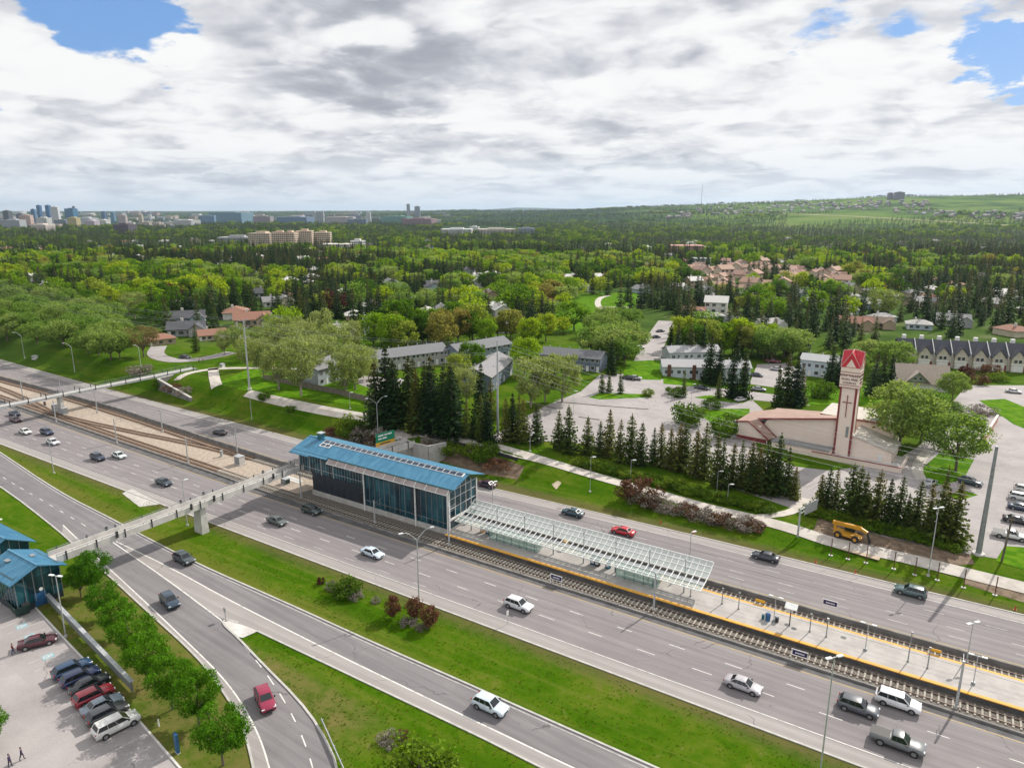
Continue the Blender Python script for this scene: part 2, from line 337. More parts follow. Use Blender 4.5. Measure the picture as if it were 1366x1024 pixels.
M('yellow_line', (0.50, 0.33, 0.06), (0.36, 0.29, 0.16), 1.2, 0.7, coords='World')
M('platform_paving', (0.34, 0.318, 0.302), (0.42, 0.395, 0.375), 0.5, 0.8, coords='World', bump=0.1)
M('soil', (0.125, 0.085, 0.055), (0.215, 0.155, 0.105), 0.7, 0.95, coords='World', bump=0.8, bscale=4)
M('pale_soil', (0.42, 0.33, 0.23), (0.52, 0.43, 0.32), 0.7, 0.95, coords='World', bump=0.4)
M('rust_ballast', (0.150, 0.098, 0.066), (0.245, 0.175, 0.125), 2.0, 0.95, coords='World', bump=0.8, bscale=9)
M('pale_verge', (0.26, 0.28, 0.14), (0.32, 0.32, 0.18), 0.02, 0.9, coords='World', spec=0.02)
M('lawn', (0.050, 0.145, 0.003), (0.110, 0.215, 0.008), 0.5, 0.9, coords='World', bump=0.6, bscale=5, spec=0.02)
M('steel_rail', (0.16, 0.10, 0.075), (0.09, 0.06, 0.05), 3, 0.55, metal=0.5)
M('sleeper', (0.30, 0.275, 0.235), (0.40, 0.37, 0.32), 2, 0.9)
M('galvanised', (0.42, 0.44, 0.46), (0.54, 0.56, 0.58), 2, 0.5, metal=0.35)
M('grey_metal', (0.23, 0.25, 0.265), (0.30, 0.32, 0.335), 2, 0.5, metal=0.3)
M('dark_metal', (0.035, 0.038, 0.042), (0.06, 0.062, 0.066), 3, 0.5, metal=0.3)
M('white_metal', (0.70, 0.71, 0.70), (0.80, 0.80, 0.79), 1.5, 0.45)
M('rust_metal', (0.085, 0.035, 0.022), (0.16, 0.07, 0.04), 4, 0.8)
M('lamp_lens', (0.75, 0.77, 0.78), rough=0.25)
M('black_rubber', (0.015, 0.015, 0.016), (0.028, 0.027, 0.027), 6, 0.85)
M('alloy', (0.36, 0.37, 0.38), rough=0.35, metal=0.7)
M('car_glass', (0.012, 0.016, 0.020), rough=0.06, spec=0.7)
M('car_paint', (1, 1, 1), rough=0.32, objcol=True, coat=0.6, scale=0.6, spec=0.5)
M('headlamp', (0.72, 0.74, 0.76), rough=0.12)
M('tail_lamp', (0.30, 0.008, 0.010), rough=0.2)
M('trim_black', (0.02, 0.02, 0.021), rough=0.6)
M('plate', (0.62, 0.62, 0.60), rough=0.5)
M('tinted', (1, 1, 1), objcol=True, rough=0.75, scale=0.8)
M('tinted_gloss', (1, 1, 1), objcol=True, rough=0.35, scale=0.8)
M('bark', (0.10, 0.078, 0.058), (0.17, 0.14, 0.11), 4, 0.95, bump=0.5)
M('pale_bark', (0.24, 0.21, 0.17), (0.34, 0.30, 0.25), 4, 0.95, bump=0.4)
M('fence_wood', (0.155, 0.125, 0.105), (0.235, 0.20, 0.17), 1.4, 0.9, streak=(3, 3, 0.5))
M('roof_shingle', (1, 1, 1), objcol=True, rough=0.9, scale=3.0)
M('siding', (1, 1, 1), objcol=True, rough=0.8, scale=0.7)
M('window_glass', (0.030, 0.040, 0.050), (0.075, 0.09, 0.10), 0.6, 0.08, spec=0.6)
M('white_trim', (0.72, 0.71, 0.69), (0.78, 0.77, 0.75), 1, 0.6)
M('cream_stucco', (0.84, 0.70, 0.60), (0.87, 0.74, 0.64), 0.3, 0.9, bump=0.05)
M('red_trim', (0.20, 0.032, 0.036), (0.25, 0.045, 0.046), 1, 0.6)
M('bright_red_roof', (0.52, 0.018, 0.040), (0.60, 0.03, 0.055), 1, 0.5)
M('brown_roof', (0.31, 0.205, 0.165), (0.37, 0.25, 0.205), 0.6, 0.9, bump=0.2)
M('tar_roof', (0.46, 0.42, 0.37), (0.55, 0.51, 0.46), 0.5, 0.9)
M('letter_dark', (0.11, 0.05, 0.05), rough=0.7)
M('sign_green', (0.005, 0.20, 0.105), (0.008, 0.24, 0.13), 1, 0.4)
M('sign_yellow', (0.78, 0.42, 0.02), rough=0.4)
M('sign_white', (0.8, 0.8, 0.8), rough=0.4)
M('sign_purple', (0.030, 0.020, 0.10), rough=0.4)
M('panel_blue', (0.02, 0.09, 0.22), (0.03, 0.12, 0.28), 1, 0.4)
M('skylight_glass', (0.014, 0.030, 0.060), (0.025, 0.05, 0.09), 0.8, 0.07, spec=0.7)
M('brown_glass', (0.27, 0.215, 0.20), (0.34, 0.285, 0.27), 0.7, 0.2)
glass_mat('canopy_glass', (0.66, 0.78, 0.74), 0.34, 0.10)
glass_mat('shelter_glass', (0.40, 0.58, 0.52), 0.45, 0.08)
def station_glass():
    m = bpy.data.materials.new('teal_glazing'); m.use_nodes = True; T = NT(m.node_tree); b = T.n['Principled BSDF']
    P = T.node('ShaderNodeTexCoord').outputs['Object']
    sp = T.node('ShaderNodeSeparateXYZ'); T.put(sp.inputs[0], P)
    c = T.node('ShaderNodeCombineXYZ'); T.put(c.inputs[0], T.math('FLOOR', T.math('DIVIDE', sp.outputs[0], 1.42))); T.put(c.inputs[1], T.math('FLOOR', T.math('DIVIDE', sp.outputs[1], 1.7))); T.put(c.inputs[2], T.math('FLOOR', T.math('DIVIDE', sp.outputs[2], 2.6)))
    wn = T.node('ShaderNodeTexWhiteNoise', noise_dimensions='3D'); T.put(wn.inputs[0], c.outputs[0])
    f = T.math('ADD', T.math('MULTIPLY', wn.outputs[0], 0.6), T.math('MULTIPLY', T.noise(P, 0.5, 5), 0.5))
    T.put(b.inputs['Base Color'], T.ramp(f, [(0.2, (0.005, 0.022, 0.032)), (0.6, (0.012, 0.062, 0.085)), (0.9, (0.030, 0.125, 0.155))]))
    b.inputs['Roughness'].default_value = 0.06; b.inputs['Specular IOR Level'].default_value = 0.55
    bn = T.node('ShaderNodeBump'); bn.inputs['Strength'].default_value = 0.06; T.put(bn.inputs['Height'], T.noise(P, 0.8, 2)); T.l.new(bn.outputs[0], b.inputs['Normal'])
    MATS['teal_glazing'] = m
station_glass()
def seam_roof(name, c, c2):
    m = bpy.data.materials.new(name); m.use_nodes = True; T = NT(m.node_tree); b = T.n['Principled BSDF']
    b.inputs['Roughness'].default_value = 0.42; b.inputs['Metallic'].default_value = 0.15
    P = T.node('ShaderNodeTexCoord').outputs['Object']
    n = T.noise(T.vmath('MULTIPLY', P, (1.6, 0.25, 1)), 0.9, 5)
    T.put(b.inputs['Base Color'], T.mix(T.smooth(n, 0.3, 0.7), c, c2)); MATS[name] = m
seam_roof('blue_roof', (0.046, 0.185, 0.315), (0.092, 0.270, 0.410))
M('dark_cladding', (0.020, 0.028, 0.040), (0.034, 0.044, 0.058), 1, 0.35, spec=0.5)
M('teal_metal', (0.02, 0.10, 0.13), (0.03, 0.14, 0.17), 1, 0.45)

SPR = [(0.0, (0.010, 0.030, 0.010)), (0.35, (0.020, 0.052, 0.013)), (0.65, (0.044, 0.082, 0.015)), (0.85, (0.052, 0.092, 0.042)), (1.0, (0.095, 0.120, 0.022))]
leaf_mat('spruce_needles', SPR, brown=(0.150, 0.092, 0.022), trans=0.25, vary=0.7)
BRD = [(0.0, (0.036, 0.092, 0.006)), (0.2, (0.075, 0.170, 0.007)), (0.42, (0.140, 0.255, 0.010)), (0.62, (0.205, 0.335, 0.014)), (0.8, (0.310, 0.400, 0.016)), (0.92, (0.230, 0.290, 0.060)), (1.0, (0.260, 0.230, 0.070))]
leaf_mat('row_needles', [(0.0, (0.048, 0.088, 0.020)), (0.5, (0.085, 0.125, 0.024)), (1.0, (0.135, 0.150, 0.034))], brown=(0.230, 0.150, 0.040), trans=0.45, vary=0.8)
leaf_mat('far_shaded_leaves', [(0.0, (0.040, 0.095, 0.012)), (0.4, (0.085, 0.170, 0.014)), (0.75, (0.150, 0.245, 0.018)), (1.0, (0.250, 0.330, 0.022))], trans=0.5, vary=0.5)  # darker leaves for distant trees, with cloud shadow put into their colour
leaf_mat('broad_leaves', BRD, trans=0.56, vary=0.55)
leaf_mat('park_leaves', [(0.0, (0.062, 0.180, 0.008)), (1.0, (0.098, 0.235, 0.010))], trans=0.50, vary=0.6)
leaf_mat('poplar_leaves', [(0.0, (0.200, 0.270, 0.075)), (0.5, (0.255, 0.315, 0.110)), (1.0, (0.290, 0.335, 0.150))], trans=0.48, vary=0.5)
leaf_mat('elm_leaves', [(0.0, (0.120, 0.225, 0.036)), (0.5, (0.180, 0.280, 0.058)), (1.0, (0.245, 0.320, 0.100))], trans=0.46, vary=0.55)
leaf_mat('tan_leaves', [(0.0, (0.20, 0.165, 0.070)), (1.0, (0.24, 0.20, 0.095))], trans=0.35, vary=0.5)
leaf_mat('copper_leaves', [(0.0, (0.055, 0.014, 0.014)), (1.0, (0.085, 0.024, 0.018))], trans=0.25, vary=0.6)
leaf_mat('russet_leaves', [(0.0, (0.105, 0.048, 0.026)), (1.0, (0.150, 0.075, 0.040))], trans=0.25, vary=0.6)
leaf_mat('grey_twigs', [(0.0, (0.17, 0.145, 0.125)), (1.0, (0.24, 0.21, 0.19))], trans=0.15, vary=0.5)
leaf_mat('shrub_leaves', [(0.0, (0.060, 0.120, 0.010)), (0.5, (0.105, 0.200, 0.012)), (1.0, (0.160, 0.230, 0.018))], trans=0.45, vary=0.6)
leaf_mat('grass_blades', [(0.0, (0.055, 0.135, 0.004)), (0.5, (0.100, 0.195, 0.008)), (0.8, (0.175, 0.225, 0.020)), (1.0, (0.28, 0.24, 0.07))], trans=0.55, vary=0.5)

# ------------------------------------------------------------------ mesh helpers
class MB:
    def __init__(s): s.v = []; s.f = []; s.m = []; s.sm = []
    def add(s, vs, fs, m=0, smooth=False):
        o = len(s.v); s.v += [tuple(p) for p in vs]
        for f in fs: s.f.append([o + i for i in f]); s.m.append(m); s.sm.append(smooth)
        return s
    def box(s, x0, x1, y0, y1, z0, z1, m=0):
        return s.add([(x0, y0, z0), (x1, y0, z0), (x1, y1, z0), (x0, y1, z0), (x0, y0, z1), (x1, y0, z1), (x1, y1, z1), (x0, y1, z1)],
                     [(0, 3, 2, 1), (4, 5, 6, 7), (0, 1, 5, 4), (1, 2, 6, 5), (2, 3, 7, 6), (3, 0, 4, 7)], m)
    def bar(s, p, q, w, h=None, m=0, up=(0, 0, 1)):
        p = Vector(p); q = Vector(q); h = w if h is None else h
        d = (q - p).normalized(); u = Vector(up)
        if abs(d.dot(u)) > 0.98: u = Vector((0, 1, 0))
        sd = d.cross(u).normalized() * (w / 2); u = sd.cross(d).normalized() * (h / 2)
        vs = [p - sd - u, p + sd - u, p + sd + u, p - sd + u, q - sd - u, q + sd - u, q + sd + u, q - sd + u]
        return s.add(vs, [(0, 3, 2, 1), (4, 5, 6, 7), (0, 1, 5, 4), (1, 2, 6, 5), (2, 3, 7, 6), (3, 0, 4, 7)], m)
    def cyl(s, p, q, r0, r1=None, n=8, m=0, cap=True):
        p = Vector(p); q = Vector(q); r1 = r0 if r1 is None else r1
        d = (q - p).normalized(); a = d.orthogonal().normalized(); b = d.cross(a)
        vs = []
        for c, r in ((p, r0), (q, r1)):
            for i in range(n):
                t = 2 * math.pi * i / n; vs.append(c + a * (r * math.cos(t)) + b * (r * math.sin(t)))
        s.add(vs, [(i, (i + 1) % n, n + (i + 1) % n, n + i) for i in range(n)], m, True)
        if cap: s.add(vs, [tuple(range(n - 1, -1, -1)), tuple(range(n, 2 * n))], m)
        return s
    def tube(s, pts, r, n=6, m=0):
        rs = r if isinstance(r, (list, tuple)) else [r] * len(pts)
        for i in range(len(pts) - 1): s.cyl(pts[i], pts[i + 1], rs[i], rs[i + 1], n, m)
        return s
    def quad(s, *p, m=0): return s.add(p, [tuple(range(len(p)))], m)
    def prism(s, poly, z0, z1, m=0):
        n = len(poly); vs = [(x, y, z0) for x, y in poly] + [(x, y, z1) for x, y in poly]
        return s.add(vs, [tuple(range(n - 1, -1, -1)), tuple(range(n, 2 * n))] + [(i, (i + 1) % n, n + (i + 1) % n, n + i) for i in range(n)], m)
    def extr(s, poly, axis, a, b, m=0):
        """polygon in the plane across an axis, extruded along it from a to b"""
        mk = (lambda t, p: (t, p[0], p[1])) if axis == 'x' else (lambda t, p: (p[0], t, p[1]))
        n = len(poly); vs = [mk(a, p) for p in poly] + [mk(b, p) for p in poly]
        return s.add(vs, [tuple(range(n - 1, -1, -1)), tuple(range(n, 2 * n))] + [(i, (i + 1) % n, n + (i + 1) % n, n + i) for i in range(n)], m)
    def mesh(s, name, mats):
        me = bpy.data.meshes.new(name); me.from_pydata(s.v, [], s.f)
        for k in mats: me.materials.append(MATS[k])
        me.polygons.foreach_set('material_index', s.m); me.polygons.foreach_set('use_smooth', s.sm)
        bm = bmesh.new(); bm.from_mesh(me); bmesh.ops.recalc_face_normals(bm, faces=bm.faces); bm.to_mesh(me); bm.free()
        me.update(); return me
    def build(s, name, mats, parent=None, label=None, cat=None, group=None, kind=None, color=None):
        mats = [mats] if isinstance(mats, str) else mats
        o = bpy.data.objects.new(name, s.mesh(name, mats)); COL.objects.link(o)
        if parent is not None: o.parent = parent
        return tag(o, label, cat, group, kind, color)
def tag(o, label=None, cat=None, group=None, kind=None, color=None):
    if label: o['label'] = label
    if cat: o['category'] = cat
    if group: o['group'] = group
    if kind: o['kind'] = kind
    if color is not None: o.color = (*color, 1)
    return o
def thing(name, label, cat, loc=(0, 0, 0), rz=0.0, group=None, sc=1.0):
    o = bpy.data.objects.new(name, None); COL.objects.link(o); o.empty_display_size = 0.3
    o.location = loc; o.rotation_euler = (0, 0, rz); o.scale = (sc, sc, sc)
    return tag(o, label, cat, group)
CH = {}
def kids(o): return [c for c in o.children]
def dup(o, loc=None, rz=None, label=None, color=None, sc=None, parent=None):
    c = o.copy(); COL.objects.link(c)
    if parent is not None: c.parent = parent
    if loc is not None: c.location = loc
    if rz is not None: c.rotation_euler = (0, 0, rz)
    if sc is not None: c.scale = sc if isinstance(sc, tuple) else (sc, sc, sc)
    if label: c['label'] = label
    for k in KIDS(o): dup(k, parent=c, color=color)
    if color is not None and c.type == 'MESH': c.color = (*color, 1)
    return c
def KIDS(o):
    k = o.as_pointer()
    if k not in CH: CH[k] = list(o.children)
    return CH[k]
def paint(o, color):
    o.color = (*color, 1)
    for k in o.children: paint(k, color)

def sheet(name, pts, matname, dz, conform=False, cell=5.0, kind='structure', label=None, cat=None):
    """a flat sheet of the setting laid on the ground"""
    bm = bmesh.new(); vs = [bm.verts.new((p[0], p[1], 0)) for p in pts]; bm.faces.new(vs)
    bmesh.ops.triangulate(bm, faces=bm.faces[:])
    if conform:
        xs = [p[0] for p in pts]; ys = [p[1] for p in pts]
        for ax, (a, b) in enumerate(((min(xs), max(xs)), (min(ys), max(ys)))):
            no = (1, 0, 0) if ax == 0 else (0, 1, 0); t = math.floor(a / cell) * cell + cell
            while t < b:
                bmesh.ops.bisect_plane(bm, geom=bm.verts[:] + bm.edges[:] + bm.faces[:], plane_co=(t, 0, 0) if ax == 0 else (0, t, 0), plane_no=no); t += cell
        for v in bm.verts: v.co.z = float(gz(v.co.x, v.co.y)) + dz
    else:
        for v in bm.verts: v.co.z = dz
    bmesh.ops.recalc_face_normals(bm, faces=bm.faces)
    for f in bm.faces:
        if f.normal.z < 0: f.normal_flip()
    me = bpy.data.meshes.new(name); bm.to_mesh(me); bm.free(); me.materials.append(MATS[matname])
    o = bpy.data.objects.new(name, me); COL.objects.link(o); return tag(o, label, cat, None, kind)
def resample(pts, step):
    pts = [Vector((p[0], p[1], 0)) for p in pts]; out = [pts[0]]
    for a, b in zip(pts, pts[1:]):
        n = max(1, int((b - a).length / step))
        out += [a.lerp(b, (i + 1) / n) for i in range(n)]
    return out
def smoothline(pts, it=2):
    pts = [Vector((p[0], p[1], 0)) for p in pts]
    for _ in range(it):
        q = [pts[0]]
        for a, b in zip(pts, pts[1:]): q += [a.lerp(b, .25), a.lerp(b, .75)]
        pts = q + [pts[-1]]
    return pts
def offs(pts, d):
    out = []
    for i, p in enumerate(pts):
        t = (pts[min(i + 1, len(pts) - 1)] - pts[max(i - 1, 0)]).normalized()
        out.append(p + Vector((-t.y, t.x, 0)) * d)
    return out
def ribbon(mb, pts, w, dz, m=0, step=3.0, flat=False):
    pts = resample(pts, step); n = 1 if flat else max(2, int(w / 1.2)); cols = [offs(pts, w / 2 - w * k / n) for k in range(n + 1)]
    Z = (lambda p: dz) if flat else (lambda p: float(gz(p.x, p.y)) + dz)
    for a, b in zip(cols, cols[1:]):
        for i in range(len(pts) - 1):
            mb.quad((b[i].x, b[i].y, Z(b[i])), (b[i + 1].x, b[i + 1].y, Z(b[i + 1])), (a[i + 1].x, a[i + 1].y, Z(a[i + 1])), (a[i].x, a[i].y, Z(a[i])), m=m)
def kerbline(mb, pts, w=0.3, h=0.14, z0=0.0, step=3.0):
    pts = resample(pts, step); a = offs(pts, w / 2); b = offs(pts, -w / 2)
    for i in range(len(pts) - 1):
        za, zb = float(gz(pts[i].x, pts[i].y)) + z0, float(gz(pts[i + 1].x, pts[i + 1].y)) + z0
        A0, A1, B0, B1 = a[i], a[i + 1], b[i], b[i + 1]
        mb.add([(B0.x, B0.y, za - .1), (A0.x, A0.y, za - .1), (A0.x, A0.y, za + h), (B0.x, B0.y, za + h), (B1.x, B1.y, zb - .1), (A1.x, A1.y, zb - .1), (A1.x, A1.y, zb + h), (B1.x, B1.y, zb + h)],
               [(3, 2, 6, 7), (1, 5, 6, 2), (0, 3, 7, 4)] + ([(0, 1, 2, 3)] if i == 0 else []) + ([(4, 7, 6, 5)] if i == len(pts) - 2 else []))

# ------------------------------------------------------------------ ground sheet
def axis(lo, hi, step, far):
    a = list(np.arange(lo, hi + .1, step)); s = step; x = hi
    up = []
    while x < far: s *= 1.07; x += s; up.append(x)
    dn = []; s = step; x = lo
    while x > -far: s *= 1.07; x -= s; dn.append(x)
    return np.array(dn[::-1] + a + up)
GX = axis(-420, 100, 3.0, 42000); GY = axis(0, 321, 3.0, 42000)
_gx, _gy = np.meshgrid(GX, GY); GZ = hgt(_gx, _gy)
def gz(x, y):
    """height of the ground sheet itself (its own triangles' level, near enough)"""
    i = min(max(int(np.searchsorted(GX, x)) - 1, 0), len(GX) - 2); j = min(max(int(np.searchsorted(GY, y)) - 1, 0), len(GY) - 2)
    u = (x - GX[i]) / (GX[i + 1] - GX[i]); v = (y - GY[j]) / (GY[j + 1] - GY[j])
    return (GZ[j, i] * (1 - u) + GZ[j, i + 1] * u) * (1 - v) + (GZ[j + 1, i] * (1 - u) + GZ[j + 1, i + 1] * u) * v
def make_ground():
    nx, ny = len(GX), len(GY)
    v = np.stack([_gx, _gy, GZ], -1).reshape(-1, 3)
    idx = np.arange(nx * ny).reshape(ny, nx)
    f = np.stack([idx[:-1, :-1], idx[:-1, 1:], idx[1:, 1:], idx[1:, :-1]], -1).reshape(-1, 4)
    me = bpy.data.meshes.new('ground'); me.from_pydata(v.tolist(), [], f.tolist()); me.materials.append(MATS['ground'])
    me.polygons.foreach_set('use_smooth', [True] * len(f))
    o = bpy.data.objects.new('ground', me); COL.objects.link(o); tag(o, 'green verge and suburban ground rolling out to the far bluff', None, None, 'structure')
make_ground()
# ------------------------------------------------------------------ carriageways
def A(*px): return [at(*p) for p in px]
def lay(name, pts, m, dz, **k): return sheet(name, pts, m, dz, **k)
NEAR_Y = 80.4
far_edge = [(-620, 147), (-460, 138.5), (-349, 133.0), (-281, 130.4), (-228, 128.9), (-150, 127.6), (-90, 127.2), (-40, 128.6), (20, 129.3), (160, 129.3)]
near_bar = [(-620, 110), (-420, 105.5), (-272, 101.4), (-239, 100.6), (-194, 99.2), (-152, 98.2), (-128, 97.2), (-80, 96.7), (160, 96.6)]
far_bar = [(-620, 121), (-420, 118.5), (-306, 117.0), (-276, 117.3), (-225, 116.6), (-172, 113.2), (-143, 111.8), (-80, 111.6), (160, 111.4)]
lay('highway', [(-620, NEAR_Y)] + [(x, NEAR_Y) for x in range(-560, 160, 40)] + [(160, NEAR_Y)] + far_edge[::-1], 'highway_asphalt', 0.010)
# pale shoulders of the near carriageway
lay('road_shoulder', [(-620, NEAR_Y + .02), (160, NEAR_Y + .02), (160, 83.1), (-60, 83.0), (-140, 82.6), (-620, 82.6)], 'shoulder_asphalt', 0.018)
mbs = MB(); ribbon(mbs, [Vector((x, y - 1.35, 0)) for x, y in far_edge], 2.5, 0.018, flat=True, step=12)
mbs.build('road_shoulder', 'shoulder_asphalt', kind='structure')
# the bed the tracks lie in
lay('track_bed', near_bar + far_bar[::-1], 'track_ballast', 0.020)
lay('median_gravel', [(-620, 112), (-420, 107.4), (-272, 103.4), (-239, 102.6), (-194, 101.0), (-152, 100.0), (-136, 99.9), (-123, 100.4), (-121, 108.0), (-136, 108.7), (-150, 109.8), (-172, 111.2), (-225, 114.6), (-276, 115.3), (-306, 115.2), (-420, 116.6), (-620, 119)], 'ballast', 0.034)
lay('shoulder_and_shade', [(-420, 103.2), (-272, 99.3), (-194, 97.2), (-140, 95.45), (160, 95.25), (160, 96.5), (-80, 96.6), (-128, 97.1), (-152, 98.1), (-194, 99.1), (-239, 100.5), (-272, 101.3), (-420, 105.4)], 'asphalt_and_shade', 0.020)  # dark asphalt on the right; on the left the barrier's shade as colour
# parapet walls along the tracks
mb = MB(); kerbline(mb, near_bar, 0.28, 0.32, step=6); mb.build('track_barrier', 'barrier_concrete', None, 'long low concrete barrier between the near lanes and the tracks', 'barrier')
mb = MB(); kerbline(mb, far_bar, 0.4, 0.9, step=6); mb.build('track_barrier', 'barrier_concrete', None, 'long low concrete barrier between the tracks and the far lanes', 'barrier')

mk_white = MB(); mk_worn = MB(); mk_yel = MB()
def solid(pts, w=.14, mb=None, dz=0.026): ribbon(mk_white if mb is None else mb, pts, w, dz, flat=True, step=6)
def dashes(pts, on=3.0, per=8.4, w=.13, mb=None, ph=0.0):
    pts = resample(pts, 0.4); d = [0]
    for a, b in zip(pts, pts[1:]): d.append(d[-1] + (b - a).length)
    n = 0
    while n * per + ph < d[-1]:
        lo = n * per + ph; seg = [p for p, t in zip(pts, d) if lo <= t <= lo + on]
        if len(seg) > 1: ribbon(mk_white if mb is None else mb, [seg[0], seg[len(seg) // 2], seg[-1]], w, 0.026, flat=True, step=4)
        n += 1
V2 = lambda *p: [Vector((x, y, 0)) for x, y in p]
solid(V2((-620, 82.75), (-140, 82.75), (-60, 83.2), (160, 83.3)), .15)
solid(V2((-620, 106), (-420, 102.5), (-272, 98.6), (-194, 96.6), (-128, 95.15), (160, 94.95)), .15, mk_yel)
dashes(V2((-420, 87.5), (160, 87.5)), ph=420 - 302 - 8.4 * 10 % 8.4 - .8 + 0.0, mb=None)
dashes(V2((-420, 91.15), (160, 91.15)), ph=2.9)
dashes(V2((-420, 85.2), (-66, 84.4)), ph=1.1, mb=mk_worn)
dashes(V2((-420, 99.3), (-300, 95.5), (-190, 94.9)), ph=0, mb=mk_worn)
fe = [Vector((x, y, 0)) for x, y in far_edge]
solid([p + Vector((0, -2.75, 0)) for p in fe], .15)
solid(V2((-420, 120.2), (-276, 118.9), (-172, 115.2), (-143, 113.6), (160, 113.2)), .14, mk_yel)
for k, o in enumerate((-6.5, -10.1)): dashes([p + Vector((0, o, 0)) for p in fe], ph=k * 3.0, mb=mk_worn)
dashes(V2((-140, 116.2), (160, 116.4)), ph=2, mb=mk_worn)

# slip roads
r_top = [(-130, 520), (-60, 565), (0, 603), (78, 656), (151, 693), (182, 710), (265, 753), (373, 800), (500, 858), (600, 901.5), (700, 946), (860, 1017), (1010, 1083)]
r_bot = [(-200, 530), (-100, 588), (0, 647), (84, 712), (110, 739), (143, 765.6), (196, 815), (265, 877), (300, 925), (323, 964), (339, 1024), (345, 1080)]
nose_l = [(452, 1080), (452, 1024), (426, 970), (397, 932), (350, 885), (318, 851), (300, 835), (297, 829), (304, 826.5), (318, 831)]
r_low = [(344, 842), (500, 916), (700, 1011), (830, 1083)]
T_top = smoothline(A(*r_top), 2); T_bot = smoothline(A(*r_bot), 2); T_nose = smoothline(A(*nose_l), 1); T_low = smoothline(A(*r_low), 1)
sheet('slip_road', T_top + T_low[::-1] + T_nose[::-1] + T_bot[::-1], 'ramp_asphalt', 0.012)
# pale shoulder between the through ramp's line and the grass wedge, and along the near side
gore_r = smoothline(A((155, 722), (228, 757), (300, 797), (400, 848), (500, 897), (700, 993), (880, 1078)), 1)
gore_l = smoothline(A((149, 722), (222, 772), (294, 826)), 1)
ex_l = smoothline(A((84, 700), (120, 734.6), (186, 795), (248.5, 854.7), (290, 895), (319, 931), (345, 978), (360, 1024), (372, 1080)), 2)
ex_r = smoothline(A((294, 826), (335, 872), (360, 904), (392, 955), (417, 1017), (428, 1080)), 2)
sheet('road_shoulder', gore_r[1:] + T_low[::-1] + A((318, 831), (304, 826)) + A((294, 824))[:1] + [p for p in gore_l[::-1]][1:-1], 'shoulder_asphalt', 0.020)
sheet('road_shoulder', ex_l + T_bot[::-1][:-14], 'shoulder_asphalt', 0.020)
solid(gore_r, .22); solid(gore_l, .22); solid(ex_l, .2); dashes(ex_r, 2.6, 4.6, .16)
solid([p + Vector((0, -.55, 0)) for p in T_top], .14, mk_worn)
dashes(smoothline(A((-60, 588), (0, 634), (23, 648), (70, 675), (117, 703)), 1), 2.4, 5.4, .16)
mk_white.build('lane_markings', 'paint_line', kind='structure')
mk_worn.build('lane_markings', 'worn_line', kind='structure')
mk_yel.build('lane_markings', 'yellow_line', kind='structure')
mb = MB(); kerbline(mb, T_top, .28, .13); kerbline(mb, T_bot, .28, .13); kerbline(mb, T_nose, .3, .14); kerbline(mb, T_low, .28, .13)
kerbline(mb, V2((-420, NEAR_Y - .1), (160, NEAR_Y - .1)), .3, .12, step=8); kerbline(mb, [p + Vector((0, .1, 0)) for p in fe], .3, .10, step=8)
mb.build('kerb', 'concrete', kind='structure')
sheet('traffic_island', A((298, 830), (306, 828), (330, 836), (344, 842), (324, 851), (316, 849)), 'pale_concrete', 0.10)
sheet('drain_apron', A((163, 658), (176, 652), (216, 672), (186, 676)), 'concrete', 0.05)

# car park at the lower left
kerb_px = [(-40, 806), (20, 803), (37, 799.5), (95, 862), (125, 893), (180, 955), (240, 1024), (300, 1092)]
KP = A(*kerb_px)
sheet('car_park', KP + A((-100, 1120), (-200, 900)), 'lot_asphalt', 0.012)
mb = MB(); kerbline(mb, KP, .25, .14); mb.build('kerb', 'pale_concrete', kind='structure')
kd = (KP[6] - KP[3]).normalized(); kn = Vector((kd.y, -kd.x, 0))
if kn.y > 0: kn = -kn
stall_dir = (A((40, 1000))[0] - A((200, 930))[0]).normalized()
# ------------------------------------------------------------------ vehicles
def loft(mb, rings, m=0, caps=True, smooth=True):
    n = len(rings[0]); vs = [p for r in rings for p in r]; fs = []
    for k in range(len(rings) - 1):
        for i in range(n): fs.append((k * n + i, k * n + (i + 1) % n, (k + 1) * n + (i + 1) % n, (k + 1) * n + i))
    mb.add(vs, fs, m, smooth)
    if caps: mb.add(rings[0], [tuple(range(n))], m); mb.add(rings[-1], [tuple(range(n - 1, -1, -1))], m)
def lerp3(a, b, t): return tuple(a[i] + (b[i] - a[i]) * t for i in range(3))
def pane(mb, c, u0, u1, v0, v1, out, m=0):
    """a pane inset in the quad c (bl, br, tr, tl), pushed out of it"""
    def pt(u, v):
        return Vector(lerp3(lerp3(c[0], c[1], u), lerp3(c[3], c[2], u), v))
    n = (Vector(c[1]) - Vector(c[0])).cross(Vector(c[3]) - Vector(c[0])).normalized() * out
    mb.quad(pt(u0, v0) + n, pt(u1, v0) + n, pt(u1, v1) + n, pt(u0, v1) + n, m=m)
